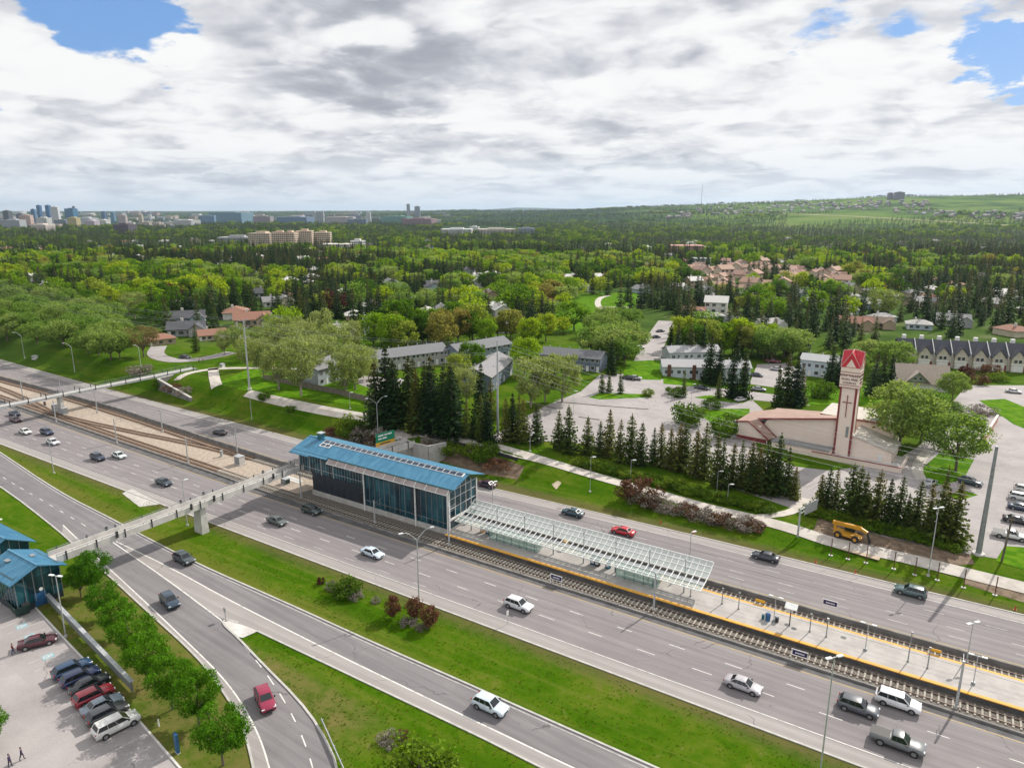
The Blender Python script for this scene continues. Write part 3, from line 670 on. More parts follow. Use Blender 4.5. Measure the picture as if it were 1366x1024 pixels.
def make_vehicle(kind):
    P = dict(sedan=dict(L=4.75, W=1.84, st=[(-1, .45, .78, .86), (-.97, .30, .98, .95), (-.72, .24, 1.02, 1), (-.3, .22, .96, 1), (.3, .22, .93, 1), (.62, .22, .90, 1), (.9, .26, .76, .95), (1, .40, .60, .82)],
                        gh=(-.70, .48, -.40, .14, 1.46, .78), wb=(.60, -.60), wr=.33),
             suv=dict(L=4.7, W=1.90, st=[(-1, .55, .92, .90), (-.97, .34, 1.12, .97), (-.7, .28, 1.14, 1), (-.2, .26, 1.10, 1), (.35, .26, 1.08, 1), (.68, .28, 1.04, 1), (.92, .34, .92, .96), (1, .48, .74, .85)],
                      gh=(-.94, .44, -.74, .12, 1.68, .84), wb=(.60, -.60), wr=.37),
             van=dict(L=5.1, W=2.0, st=[(-1, .5, 1.0, .94), (-.985, .32, 1.18, .98), (-.6, .26, 1.18, 1), (.3, .26, 1.14, 1), (.66, .26, 1.10, 1), (.92, .32, .95, .96), (1, .45, .74, .86)],
                      gh=(-.95, .56, -.80, .22, 1.78, .86), wb=(.62, -.60), wr=.35),
             pickup=dict(L=5.7, W=2.0, st=[(-1, .62, 1.12, .95), (-.985, .5, 1.22, .99), (-.3, .42, 1.22, 1), (.1, .40, 1.20, 1), (.6, .42, 1.16, 1), (.92, .46, 1.08, .97), (1, .6, .9, .9)],
                         gh=(-.24, .46, -.18, .20, 1.85, .84), wb=(.62, -.58), wr=.41))[kind]
    L, W = P['L'] / 2, P['W'] / 2
    root = thing('car', '', 'car')
    b = MB(); rings = []
    for x, zl, zb, w in P['st']:
        h = W * w; d = zb - zl
        half = [(h * .84, zl), (h * .99, zl + d * .16), (h, zl + d * .5), (h * .965, zb - d * .10), (h * .82, zb)]
        rings.append([(x * L, -y, z) for y, z in half] + [(x * L, y, z) for y, z in half[::-1]])
    loft(b, rings)
    xr0, xf0, xr1, xf1, zt, wt = P['gh']
    zb = 1.0 if kind == 'sedan' else max(s[2] for s in P['st']) - .03
    zf = zb - (.09 if kind == 'sedan' else .05); w0, w1 = W * .90, W * wt * .86
    q = [(xr0 * L, -w0, zb - .05), (xf0 * L, -w0, zf - .05), (xf0 * L, w0, zf - .05), (xr0 * L, w0, zb - .05)]
    r = [(xr1 * L, -w1, zt - .05), (xf1 * L, -w1, zt - .04), (xf1 * L, w1, zt - .04), (xr1 * L, w1, zt - .05)]
    cr = [(xr1 * L + .12, -w1 * .8, zt), (xf1 * L - .15, -w1 * .8, zt + .01), (xf1 * L - .15, w1 * .8, zt + .01), (xr1 * L + .12, w1 * .8, zt)]
    b.add(q + r, [(0, 1, 5, 4), (1, 2, 6, 5), (2, 3, 7, 6), (3, 0, 4, 7)]); b.add(r + cr, [(0, 1, 5, 4), (1, 2, 6, 5), (2, 3, 7, 6), (3, 0, 4, 7), (4, 5, 6, 7)], 0, True)
    if kind == 'pickup': b.box(-.97 * L, -.28 * L, -W * .82, W * .82, 1.16, 1.232, 1)
    for sx in P['wb']:
        for sy in (-1, 1): b.cyl((sx * L, sy * (W - .20), P['wr'] + .02), (sx * L, sy * (W + .006), P['wr'] + .02), P['wr'] + .07, n=14, m=1)
    for sy in (-1, 1): b.box(-.5 * L, .5 * L, sy * W * .985 - .02, sy * W * .985 + .02, .26, .36, 1)
    b.box(L * .985, L * 1.004, -W * .42, W * .42, .50, .68, 1); b.box(-L * 1.004, -L * .98, -W * .7, W * .7, .42, .56, 1)
    b.build('body', ['car_paint', 'trim_black'], root)
    m = MB(); pane(m, (q[1], q[2], r[2], r[1]), .07, .93, .10, .93, .012); m.build('windscreen', 'car_glass', root)
    m = MB(); pane(m, (q[3], q[0], r[0], r[3]), .10, .90, .22, .90, .012); m.build('rear_window', 'car_glass', root)
    for c in ((q[0], q[1], r[1], r[0]), (q[2], q[3], r[3], r[2])):
        m = MB()
        for u0, u1 in ((.03, .335), (.35, .635), (.65, .97)): pane(m, c, u0, u1, .14, .93, .012)
        m.build('side_window', 'car_glass', root)
    for sx in P['wb']:
        for sy in (-1, 1):
            x = sx * L; m = MB(); m.cyl((x, sy * (W - .22), P['wr']), (x, sy * (W + .012), P['wr']), P['wr'], n=14); wh = m.build('wheel', 'black_rubber', root)
            m = MB(); m.cyl((x, sy * (W - .02), P['wr']), (x, sy * (W + .022), P['wr']), P['wr'] * .64, n=10); m.build('rim', 'alloy', wh)
    zh = P['st'][-2][2] - .13
    for sy in (-1, 1):
        m = MB(); m.box(L * .90, L * .985, sy * W * .74 - .17, sy * W * .74 + .17, zh - .07, zh + .08); m.build('headlight', 'headlamp', root)
        m = MB(); m.box(-L * .998, -L * .955, sy * W * .78 - .15, sy * W * .78 + .15, .80 if kind == 'sedan' else .88, .94 if kind == 'sedan' else 1.16); m.build('tail_light', 'tail_lamp', root)
        m = MB(); m.box(xf0 * L - .42, xf0 * L - .22, sy * (W + .09) - .09, sy * (W + .09) + .09, zb - .02, zb + .13); m.build('mirror', 'trim_black', root)
    m = MB(); m.box(-L * 1.006, -L * .99, -.26, .26, .60, .74); m.build('number_plate', 'plate', root)
    return root
VEH = {}
CARS = 0
def car(kind, P, yaw, color, label, group, name='car', sc=1.05):
    cat = {'sedan': 'car', 'suv': 'SUV', 'van': 'van', 'pickup': 'pickup truck'}[kind]
    if kind not in VEH:
        o = VEH[kind] = make_vehicle(kind); paint(o, color); o.location = P; o.rotation_euler = (0, 0, yaw); o.scale = (sc,) * 3; o['label'] = label
    else: o = dup(VEH[kind], P, yaw, label, color, sc)
    o.name = name; o['category'] = cat; o['group'] = group
    o.location.z += 0.03
    return o
WHITE, SILVER, GREY, BLACK = (.74, .74, .73), (.44, .46, .48), (.13, .14, .15), (.016, .017, .020)
NAVY, BLUE, RED, MAROON, TEAL = (.014, .024, .060), (.02, .05, .13), (.36, .014, .022), (.085, .010, .022), (.018, .05, .07)
ca = R(81.5)
for px, kind, c, lb in [((97, 897), 'suv', (.014, .050, .120), 'dark blue SUV at the far end of the row of seven parked cars'),
                        ((108, 908), 'suv', (.012, .030, .120), 'navy SUV parked between a dark blue SUV and a black sedan'),
                        ((120, 917), 'sedan', (.012, .020, .028), 'black sedan parked beside the red SUV'),
                        ((126, 933), 'suv', (.30, .008, .025), 'bright red SUV in the row of parked cars'),
                        ((137, 945), 'sedan', (.22, .27, .34), 'silver grey sedan parked beside the red SUV'),
                        ((144, 957), 'suv', (.045, .048, .055), 'charcoal SUV parked beside the white SUV'),
                        ((156, 972), 'van', WHITE, 'white SUV with dark windows at the near end of the parked row')]:
    car(kind, at(*px), ca, c, lb, 'cars parked in a row along the lower left car park', 'parked_car', 1.04)
car('sedan', at(51, 860), R(62), MAROON, 'dark maroon sedan parked alone above the row in the lower left car park', 'cars in the lower left car park', 'parked_car')
near = 'cars driving along the near lanes of the highway'
for px, kind, c, lb in [((20, 554), 'sedan', NAVY, 'dark sedan beside a dark red car under the far footbridge'), ((21, 562), 'sedan', (.10, .012, .03), 'dark red sedan in the near lanes below the far footbridge'),
                        ((34, 578), 'sedan', WHITE, 'white sedan near the left edge, ahead of a navy hatchback'), ((63, 579), 'suv', (.016, .035, .09), 'navy SUV beside two white cars near the left edge'),
                        ((71, 592), 'sedan', (.70, .70, .74), 'white sedan in front of the navy SUV, beside the shoulder'), ((131, 613), 'suv', (.018, .035, .075), 'dark blue SUV driving beside a white sedan before the footbridge'),
                        ((159, 610), 'sedan', (.66, .72, .72), 'white sedan driving beside a dark blue SUV before the footbridge'), ((219, 646), 'sedan', (.03, .05, .075), 'dark sedan alone, nearing the white footbridge'),
                        ((370, 698), 'sedan', (.10, .12, .12), 'grey sedan just past the white footbridge'), ((416, 684), 'suv', (.03, .05, .055), 'dark SUV in the shadow of the blue roofed station'),
                        ((497, 741), 'sedan', (.58, .68, .78), 'pale silver blue sedan below the blue roofed station'), ((692, 811), 'suv', (.66, .68, .72), 'white SUV alone beside the grass verge below the platform'),
                        ((991, 918), 'sedan', (.46, .44, .48), 'silver sedan in the near lane below the platform'), ((1144, 948), 'suv', (.10, .11, .13), 'dark grey SUV between a white van and a grey pickup'),
                        ((1197, 941), 'van', (.80, .80, .83), 'white van driving beside the platform tracks'), ((1196, 995), 'pickup', (.16, .17, .18), 'grey pickup truck in the near lane at the lower right')]:
    P = at(*px); car(kind, P, R(-1), c, lb, near)
for px, kind, c, lb in [((293, 579), 'sedan', (.025, .028, .035), 'black sedan in the far lanes left of the blue roofed station'), ((649, 649), 'sedan', (.055, .018, .050), 'dark plum sedan beside the gable of the station'),
                        ((764, 687), 'sedan', (.025, .075, .115), 'blue sedan in the far lanes above the platform canopy'), ((831, 712), 'sedan', (.55, .015, .035), 'bright red sedan in the far lanes above the canopy'),
                        ((1021, 746), 'sedan', (.045, .055, .075), 'dark grey sedan in the far lanes below the cantilever sign'), ((1214, 793), 'suv', (.09, .15, .16), 'grey green SUV in the far lanes below the temporary fence')]:
    car(kind, at(*px), R(179), c, lb, 'cars driving along the far lanes of the highway')
for px, q, kind, c, lb in [((246, 749), (262, 757), 'suv', (.055, .075, .085), 'dark grey SUV on the slip road just past the footbridge'), ((227, 806), (245, 826), 'suv', (.022, .048, .085), 'dark blue SUV on the exit ramp beside the row of round trees'),
                           ((354, 938), (368, 972), 'suv', (.30, .012, .06), 'crimson SUV coming down the exit ramp'), ((654, 946), (674, 955), 'suv', (.62, .72, .80), 'pale silver SUV on the slip road beside the grass wedge')]:
    P, Q = at(*px), at(*q); car(kind, P, math.atan2(Q.y - P.y, Q.x - P.x), c, lb, 'cars on the slip roads')
for px, yaw, kind, c, lb in [((1347, 718), 0, 'pickup', (.78, .78, .78), 'white pickup truck parked at the right edge beside the grass'), ((1356, 697), 0, 'sedan', BLACK, 'black sedan parked behind the white pickup at the right edge'),
                             ((1362, 680), 0, 'sedan', (.03, .05, .10), 'navy sedan third in the row at the right edge'), ((1362, 667), 0, 'suv', (.7, .71, .72), 'white SUV fourth in the row at the right edge'),
                             ((1369, 657), 0, 'suv', (.6, .6, .6), 'silver SUV farthest in the row at the right edge'),
                             ((1294, 646), -12, 'suv', (.03, .06, .07), 'dark green SUV parked at the end of the lawn beside the church'), ((1240, 647), 75, 'sedan', (.42, .44, .47), 'silver sedan parked behind the right end of the spruce row'),
                             ((839, 506), 20, 'sedan', BLACK, 'black sedan beside a silver car at the upper church car park'), ((847, 506), 20, 'sedan', SILVER, 'silver sedan beside a black car at the upper church car park'),
                             ((936, 519), 12, 'sedan', (.03, .04, .06), 'dark sedan on the street before the pale terrace'), ((1009, 502), 10, 'sedan', (.05, .07, .10), 'slate blue sedan in the lot right of the pale terrace'),
                             ((1012, 521), 10, 'sedan', (.40, .42, .46), 'silver sedan on the street right of the pale terrace'), ((988, 535), 70, 'sedan', (.55, .56, .58), 'pale sedan at the hedge behind the church'),
                             ((1031, 484), 5, 'pickup', (.20, .02, .04), 'dark red pickup at the back of the lot behind the spruces'), ((1036, 494), 5, 'sedan', (.6, .6, .62), 'white sedan behind the dark red pickup'),
                             ((247, 478), 10, 'sedan', (.035, .035, .04), 'dark sedan on the curved lane behind the far footbridge'), ((881, 443), 60, 'sedan', (.05, .06, .09), 'dark sedan parked on the straight suburban street'),
                             ((875, 451), 60, 'sedan', (.04, .05, .07), 'black sedan parked nearer on the straight suburban street'), ((856, 459), 60, 'sedan', (.5, .5, .5), 'silver car in the driveway left of the straight street'),
                             ((853, 466), 60, 'suv', (.6, .6, .6), 'white SUV in the driveway left of the straight street'), ((857, 447), 60, 'sedan', (.3, .02, .03), 'red car in the driveway left of the straight street'),
                             ((1352, 524), 0, 'sedan', (.7, .7, .7), 'white sedan in front of the dark roofed row houses')]:
    car(kind, at(*px), R(yaw), c, lb, 'cars parked around the church and houses', 'parked_car')

# ------------------------------------------------------------------ people
def person(P, rz, top, legs, hair, label, pose=0.0, sc=1.0):
    V = [(0, 0, .98, .12), (0, 0, 1.16, .135), (0, 0, 1.36, .155), (0, .01, 1.50, .06), (.01, 0, 1.60, .085), (.015, 0, 1.70, .085)]
    Ed = [(0, 1), (1, 2), (2, 3), (3, 4), (4, 5)]
    def chain(root, pts):
        k = root
        for p in pts: V.append(p); Ed.append((k, len(V) - 1)); k = len(V) - 1
        return k
    for s, ph in ((1, pose), (-1, -pose)):
        chain(0, [(0, s * .10, .92, .10), (ph * .22, s * .105, .52, .068), (ph * .30 - .05, s * .105, .09, .043), (ph * .30 + .13, s * .12, .045, .038)])
        w = chain(2, [(0, s * .20, 1.40, .062), (-ph * .14, s * .25, 1.12, .046), (-ph * .2 + .06, s * .26, .86, .034)])
        h = chain(w, [(-ph * .2 + .08, s * .26, .80, .036)])
        for k in range(4): chain(h, [(-ph * .2 + .06 + .018 * k, s * .26, .74 + .004 * abs(k - 1.5), .011), (-ph * .2 + .075 + .018 * k, s * .25, .70 + .008 * abs(k - 1.5), .009)])
        chain(h, [(-ph * .2 + .12, s * .245, .78, .012), (-ph * .2 + .135, s * .24, .745, .010)])
    me = bpy.data.meshes.new('person'); me.from_pydata([v[:3] for v in V], Ed, []); o = bpy.data.objects.new('person_tmp', me); COL.objects.link(o)
    sk = o.modifiers.new('s', 'SKIN'); sk.use_smooth_shade = True
    for i, v in enumerate(V):
        sv = me.skin_vertices[0].data[i]; sv.radius = (v[3], v[3]); sv.use_root = (i == 0)
    su = o.modifiers.new('u', 'SUBSURF'); su.levels = su.render_levels = 1
    ev = o.evaluated_get(bpy.context.evaluated_depsgraph_get()); nm = bpy.data.meshes.new_from_object(ev)
    bpy.data.objects.remove(o)
    for nme, c in (('cloth_top', top), ('cloth_legs', legs), ('skin', (.40, .24, .17)), ('shoe', (.03, .03, .03))):
        key = nme + str(c); M(key, c, tuple(.8 * k for k in c), 9, 0.85); nm.materials.append(MATS[key])
    for p in nm.polygons:
        c = p.center
        p.material_index = 3 if c.z < .10 else 1 if c.z < .98 and abs(c.y) < .215 else 2 if c.z > 1.47 or (c.z < .90 and abs(c.y) >= .2) else 0
        p.use_smooth = True
    r = bpy.data.objects.new('person', nm); COL.objects.link(r); r.location = P; r.rotation_euler = (0, 0, rz); r.scale = (sc,) * 3
    tag(r, label, 'person')
    m = MB()
    for i in range(5):
        z0, z1 = 1.66 + .03 * i, 1.69 + .03 * i; m.cyl((-.01, 0, z0), (-.012, 0, z1), .098 * math.cos(i * .27), .098 * math.cos((i + 1) * .27), 10)
    M('hair' + str(hair), hair, rough=.8); m.build('hair', 'hair' + str(hair), r)
    m = MB(); m.cyl((.09, 0, 1.645), (.122, 0, 1.63), .016, .012, 6)
    for s in (-1, 1): m.cyl((.078, s * .035, 1.675), (.088, s * .035, 1.675), .011, n=6)
    m.box(.085, .093, -.025, .025, 1.595, 1.605); m.build('face', 'skin(0.4, 0.24, 0.17)', r)
    return r
person(at(18, 872), R(80), (.16, .03, .035), (.03, .05, .13), (.03, .02, .015), 'person in a dark red top and blue jeans walking beside the maroon sedan', .6)
person(at(14, 1022), R(40), (.05, .03, .10), (.04, .03, .05), (.02, .015, .012), 'person in a dark purple jacket at the bottom edge of the car park', .4)
person(at(30, 1013), R(60), (.04, .025, .08), (.025, .025, .04), (.03, .02, .015), 'person in dark clothes walking at the bottom of the car park', .7)
person(at(266, 484), R(30), (.35, .06, .05), (.05, .05, .07), (.04, .03, .02), 'person in a red top on the path beyond the far footbridge', .5, 1.1)
person(at(271, 484), R(30), (.30, .20, .16), (.06, .06, .08), (.02, .02, .02), 'person in a tan top on the path beyond the far footbridge', -.5, 1.1)
person(at(519, 575), R(-60), (.05, .05, .07), (.05, .05, .08), (.03, .02, .02), 'person in dark clothes walking onto the far station bridge', .6)
for px, c, lb in [((716, 718), (.03, .03, .035), 'person in black waiting inside the first glass shelter'), ((742, 724), (.04, .04, .05), 'person in dark clothes at the end of the first glass shelter'),
                  ((779, 737), (.03, .035, .05), 'person in black waiting below the middle of the canopy'), ((793, 740), (.12, .13, .15), 'person in grey waiting below the middle of the canopy'), ((900, 776), (.05, .05, .06), 'person in dark clothes near the right end of the canopy')]:
    p = at(px[0], px[1], 1.0); person(p, R(rnd.uniform(0, 360)), c, (.03, .035, .05), (.03, .02, .015), lb, .3)
# ------------------------------------------------------------------ tracks
def track(label, pts, gauge=1.435):
    pts = resample(smoothline(pts, 2), 1.2); t = thing('railway_track', label, 'railway track', (0, 0, 0))
    m = MB()
    for s in (-1, 1): ribbon(m, offs(pts, s * (gauge / 2 + .03)), .09, .215, flat=True, step=3)
    for s in (-1, 1):
        for d in (-.045, .045):
            q = offs(pts, s * (gauge / 2 + .03) + d)
            for i in range(0, len(q) - 1): m.quad((q[i].x, q[i].y, .08), (q[i + 1].x, q[i + 1].y, .08), (q[i + 1].x, q[i + 1].y, .214), (q[i].x, q[i].y, .214))
    m.build('rails', 'steel_rail', t)
    m = MB(); q = resample(pts, .1); acc = 0; nxt = 0
    for a, b in zip(q, q[1:]):
        if acc >= nxt and a.x > -150:
            d = (b - a).normalized(); n = Vector((-d.y, d.x, 0)) * 1.22
            m.bar((a.x - n.x, a.y - n.y, .075), (a.x + n.x, a.y + n.y, .075), .24, .13); nxt = acc + .72
        acc += (b - a).length
    if m.v: o = m.build('sleepers', 'sleeper', t); o['kind'] = 'stuff'
    bed = [p for p in pts if p.x < -151]; dzb = .040 + .005 * sum(o.name.startswith('railway_track') for o in COL.objects)
    if len(bed) > 2: m = MB(); ribbon(m, bed, 2.9, dzb, flat=True, step=6); m.build('bed', 'rust_ballast', t)
    return t
nt = [(-420, 107.6), (-330, 105.3), (-272, 103.8), (-239, 102.9), (-194, 101.4), (-152, 100.3), (-128, 99.3), (-80, 98.85), (150, 98.75)]
ft = [(-420, 116), (-306, 114.7), (-276, 115.0), (-225, 114.3), (-172, 110.9), (-143, 109.8), (-80, 109.7), (150, 109.6)]
track('near railway track on pale sleepers beside the yellow platform edge', nt)
track('far railway track running behind the platform and station', ft)
track('crossover track slanting between the two lines across the tan gravel', [(-244, 103.1), (-232, 103.3), (-200, 106.0), (-172, 109.4), (-150, 110.0)])
track('middle siding track that joins the near line at the far footbridge', [(-420, 111.6), (-330, 110.4), (-290, 109.6), (-262, 106.6), (-240, 103.2)])

# ------------------------------------------------------------------ platform
PX0, PX1, PY0, PY1 = -80.0, 60.0, 100.55, 107.9
t = thing('station_platform', 'long pale concrete platform with yellow edges between the tracks', 'platform', ((PX0 + PX1) / 2, (PY0 + PY1) / 2, 0))
ox, oy = (PX0 + PX1) / 2, (PY0 + PY1) / 2; hx, hy = (PX1 - PX0) / 2, (PY1 - PY0) / 2
m = MB(); m.box(-hx, hx, -hy + .25, hy - .25, 0, .90); m.build('base', 'asphalt_and_shade', t)  # dark sides: the shade on the platform faces is put into the colour
m = MB(); m.box(-hx, hx, -hy + .62, hy - .50, .901, 1.0)
m.build('paving', 'platform_paving', t)
for s in (-1, 1):
    m = MB(); w = .62 if s < 0 else .5; y = sorted((s * hy, s * (hy - w))); m.box(-hx, hx, y[0], y[1], .86, 1.004); m.build('edge_strip', 'yellow_strip', t)
for px in ((1050, 833), (1059, 838), (1125, 850)):
    p = at(*px, 1.0); m = MB(); m.cyl((p.x - ox, p.y - oy, .99), (p.x - ox, p.y - oy, 1.006), .42, n=16); m.build('manhole_cover', 'dark_metal', t)

# glass canopy of white ribs
cx0, cx1 = -79.0, -29.6
t = thing('platform_canopy', 'long canopy of white ribs and glass panels over the platform', 'canopy', (cx0, 104.4, 1.0))
prof = [(109.3, 4.55), (108.4, 4.0), (107.3, 3.5), (106.0, 3.08), (105.0, 2.86), (104.2, 2.70), (103.2, 2.52), (102.5, 2.44)]
n = 44; Lc = cx1 - cx0
for k in range(n + 1):
    x = Lc * k / n; m = MB()
    for a, b in zip(prof, prof[1:]): m.bar((x, a[0] - 104.4, a[1] - .04), (x, b[0] - 104.4, b[1] - .04), .13, .18)
    m.build('rib', 'white_metal', t)
for k in range(n):
    xa, xb = Lc * k / n + .10, Lc * (k + 1) / n - .10
    for rng_ in ((0, 1, 2), (5, 6)):
        m = MB(); pr = [(prof[i][0] - 104.4, prof[i][1]) for i in (*rng_, rng_[-1] + 1)]; c = len(pr)
        m.add([(x, y, z) for x in (xa, xb) for y, z in pr], [(i, c + i, c + i + 1, i + 1) for i in range(c - 1)]); m.build('glass_panel', 'canopy_glass', t)
m = MB()
for i in (0, 1, 2, 3, 5, 6, 7): m.bar((0, prof[i][0] - 104.4, prof[i][1] + .03), (Lc, prof[i][0] - 104.4, prof[i][1] + .03), .10, .12)
m.build('beam', 'white_metal', t)
m = MB(); m.box(0, Lc, 104.55 - 104.4, 105.5 - 104.4, 2.55, 2.66); m.build('gutter', 'grey_metal', t)
for k in range(8):
    x = Lc * (k + .35) / 7.9; m = MB()
    m.cyl((x, .55, 0), (x, .55, 2.7), .12, .10, 8); m.cyl((x, .55, 2.6), (x, .55, 6.1), .075, .06, 8)
    m.bar((x, .55, 1.7), (x, 2.9, 3.3), .09); m.bar((x, .55, 1.7), (x, -1.2, 2.3), .09)
    m.bar((x, .55, 5.6), (x, 3.9, 4.1), .035); m.bar((x, .35, 6.0), (x, .75, 6.0), .2, .12)
    m.build('post', 'grey_metal', t)

def shelter(x0, x1, label):
    t = thing('glass_shelter', label, 'shelter', (x0, 103.6, 1.0)); L = x1 - x0
    m = MB()
    for k in range(int(L / 1.7) + 1):
        x = min(k * 1.7, L - .04); m.bar((x, 0, 0), (x, 0, 2.15), .07); m.bar((x, 1.7, 0), (x, 1.7, 2.15), .07)
    m.bar((0, 0, 2.15), (L, 0, 2.15), .08); m.bar((0, 1.7, 2.15), (L, 1.7, 2.15), .08); m.bar((0, 0, .25), (L, 0, .25), .06); m.build('frame', 'teal_metal', t)
    for y in (0, 1.7): m = MB(); m.quad((0, y, .3), (L, y, .3), (L, y, 2.1), (0, y, 2.1)); m.build('glass_wall', 'shelter_glass', t)
    for x in (0, L): m = MB(); m.quad((x, 0, .3), (x, 1.7, .3), (x, 1.7, 2.1), (x, 0, 2.1)); m.build('glass_wall', 'shelter_glass', t)
    m = MB(); m.box(-.15, L + .15, -.2, 1.9, 2.2, 2.27); m.build('roof', 'canopy_glass', t)
    m = MB(); m.box(.8, L - .8, 1.0, 1.45, .42, .47); m.bar((1, 1.2, 0), (1, 1.2, .42), .06); m.bar((L - 1, 1.2, 0), (L - 1, 1.2, .42), .06); m.build('bench', 'grey_metal', t)
shelter(-71.5, -60.6, 'green glass shelter at the station end of the canopy'); shelter(-44.8, -37.2, 'green glass shelter under the right end of the canopy')
def kiosk(px, c, label, tall=1.9):
    p = at(*px, 1.0); t = thing('ticket_machine', label, 'ticket machine', p, R(rnd.choice((0, 4, -4))))
    m = MB(); m.box(-.42, .42, -.32, .32, .06, tall); m.box(-.48, .48, -.38, .38, tall, tall + .08); m.box(-.46, .46, -.36, .36, 0, .06); o = m.build('cabinet', 'tinted', t, color=c)
    m = MB(); m.box(-.3, .3, -.335, -.32, tall * .55, tall * .85); m.build('screen', 'window_glass', t); m = MB(); m.box(-.3, .3, -.335, -.32, .35, tall * .45); m.build('front_panel', 'white_metal', t)
kiosk((651, 711), (.02, .10, .16), 'teal ticket machine left of the first glass shelter'); kiosk((655, 713), (.02, .08, .14), 'blue ticket machine touching the first glass shelter')
kiosk((644, 709), (.55, .33, .14), 'tan information cabinet near the station end of the platform', 1.5); kiosk((755, 731), (.50, .34, .12), 'yellow ochre cabinet under the middle of the canopy', 1.4)
kiosk((791, 752), (.02, .06, .15), 'dark blue vending cabinet under the canopy', 2.0); kiosk((797, 754), (.03, .03, .04), 'black cabinet beside the dark blue vending cabinet', 1.6); kiosk((811, 757), (.02, .14, .20), 'teal cabinet beside the right hand shelter', 1.9)
kiosk((879, 775), (.55, .33, .05), 'ochre cabinet at the end of the right hand shelter', 1.4)

def platform_lamp(px, label):
    p = at(*px, 1.0); t = thing('platform_lamp', label, 'lamp post', p, 0, 'double headed lamp posts on the platform')
    m = MB(); m.cyl((0, 0, .3), (0, 0, 4.3), .07, .055, 8); m.bar((-.7, 0, 4.3), (.7, 0, 4.3), .05); m.build('pole', 'galvanised', t)
    m = MB(); m.cyl((0, 0, 0), (0, 0, .35), .26, .24, 10); m.build('footing', 'grey_metal', t)
    for s in (-1, 1): m = MB(); m.box(s * .75 - .32, s * .75 + .32, -.13, .13, 4.28, 4.40); m.build('lamp_head', 'lamp_lens', t)
for px, l in (((1032, 829), 'double headed platform lamp behind the blue bin'), ((1154, 867), 'double headed platform lamp in the middle of the open platform'), ((1298, 912), 'double headed platform lamp nearest the right edge')): platform_lamp(px, l)
for px, h, l in (((921, 795), 2.6, 'bare grey post under the tip of the canopy'), ((963, 805), 2.7, 'bare grey post just past the canopy tip'), ((985, 812), 2.8, 'second bare grey post past the canopy tip'), ((1080, 842), 2.9, 'bare grey post right of the solar sign'),
                 ((1102, 849), 3.0, 'white capped post beside the purple sign'), ((1211, 882), 4.6, 'tall thin post in the open platform'), ((1237, 891), 3.2, 'grey post holding the yellow plate')):
    p = at(*px, 1.0); t = thing('platform_post', l, 'post', p); m = MB(); m.cyl((0, 0, 0), (0, 0, h), .085, .07, 8); m.build('shaft', 'grey_metal', t); m = MB(); m.box(-.15, .15, -.1, .1, h - .02, h + .14); m.build('cap', 'lamp_lens' if 'white' in l else 'grey_metal', t)
    m = MB(); m.box(-.16, .16, -.16, .16, 0, .04); m.build('base_plate', 'dark_metal', t)
for px, l in (((1018, 797), 'yellow plate on the far barrier behind the blue bin'), ((1248, 860), 'yellow plate on the far barrier near the right edge')):
    p = at(*px, 1.0); p.y = 108.3; m = MB(); m.box(-.75, .75, -.03, .03, .25, .70); m.bar((-.6, 0, -.9), (-.6, 0, .3), .07); m.bar((.6, 0, -.9), (.6, 0, .3), .07)
    t = thing('warning_plate', l, 'sign', (p.x, p.y, 1.0)); m2 = MB(); m2.box(-.75, .75, -.03, .03, .25, .70); m2.build('plate', 'sign_yellow', t); m2 = MB(); m2.bar((-.6, 0, -.9), (-.6, 0, .25), .07); m2.bar((.6, 0, -.9), (.6, 0, .25), .07); m2.build('legs', 'grey_metal', t)
def name_sign(P, label, h=1.3):
    t = thing('station_sign', label, 'sign', P, 0, 'purple station name signs')
    m = MB(); m.bar((-1.1, 0, 0), (-1.1, 0, h + .9), .08); m.bar((1.1, 0, 0), (1.1, 0, h + .9), .08); m.bar((-1.1, 0, h + .9), (1.1, 0, h + .9), .07); m.bar((-1.1, 0, h), (1.1, 0, h), .06); m.build('frame', 'white_metal', t)
    m = MB(); m.box(-.98, .98, -.04, .04, h + .08, h + .82); pn = m.build('panel', 'sign_purple', t)
    m = MB()
    for k, (a, b) in enumerate(((-.6, -.42), (-.38, -.26), (-.22, -.05), (0, .13), (.17, .34), (.38, .5), (.54, .66))): m.box(a, b, -.055, -.041, h + .36, h + .56)
    m.build('lettering', 'sign_white', pn)
p = at(746, 776, 0.0); name_sign((p.x, 97.15, .0), 'purple name sign beside the near track under the canopy', .9); p = at(1070, 871, 0.0); name_sign((p.x, 97.15, 0), 'purple name sign beside the near track at the open platform', .9)
p = at(1103, 826, 1.0); name_sign((p.x, 111.0, 1.0), 'purple name sign on the far side of the open platform', 1.5)
p = at(1053, 834, 1.0); t = thing('solar_sign', 'white solar topped information post on the open platform', 'sign', p)
m = MB(); m.cyl((0, 0, 0), (0, 0, 3.0), .09, .08, 8); m.build('pole', 'dark_metal', t); m = MB(); m.box(-.62, .3, -.06, .06, 2.3, 3.0); m.build('display', 'white_metal', t)
m = MB(); m.add([(-.9, -.5, 3.0), (.9, -.5, 3.0), (.9, .6, 3.5), (-.9, .6, 3.5), (-.9, -.5, 3.08), (.9, -.5, 3.08), (.9, .6, 3.58), (-.9, .6, 3.58)], [(0, 3, 2, 1), (4, 5, 6, 7), (0, 1, 5, 4), (1, 2, 6, 5), (2, 3, 7, 6), (3, 0, 4, 7)]); m.build('solar_roof', 'white_metal', t)
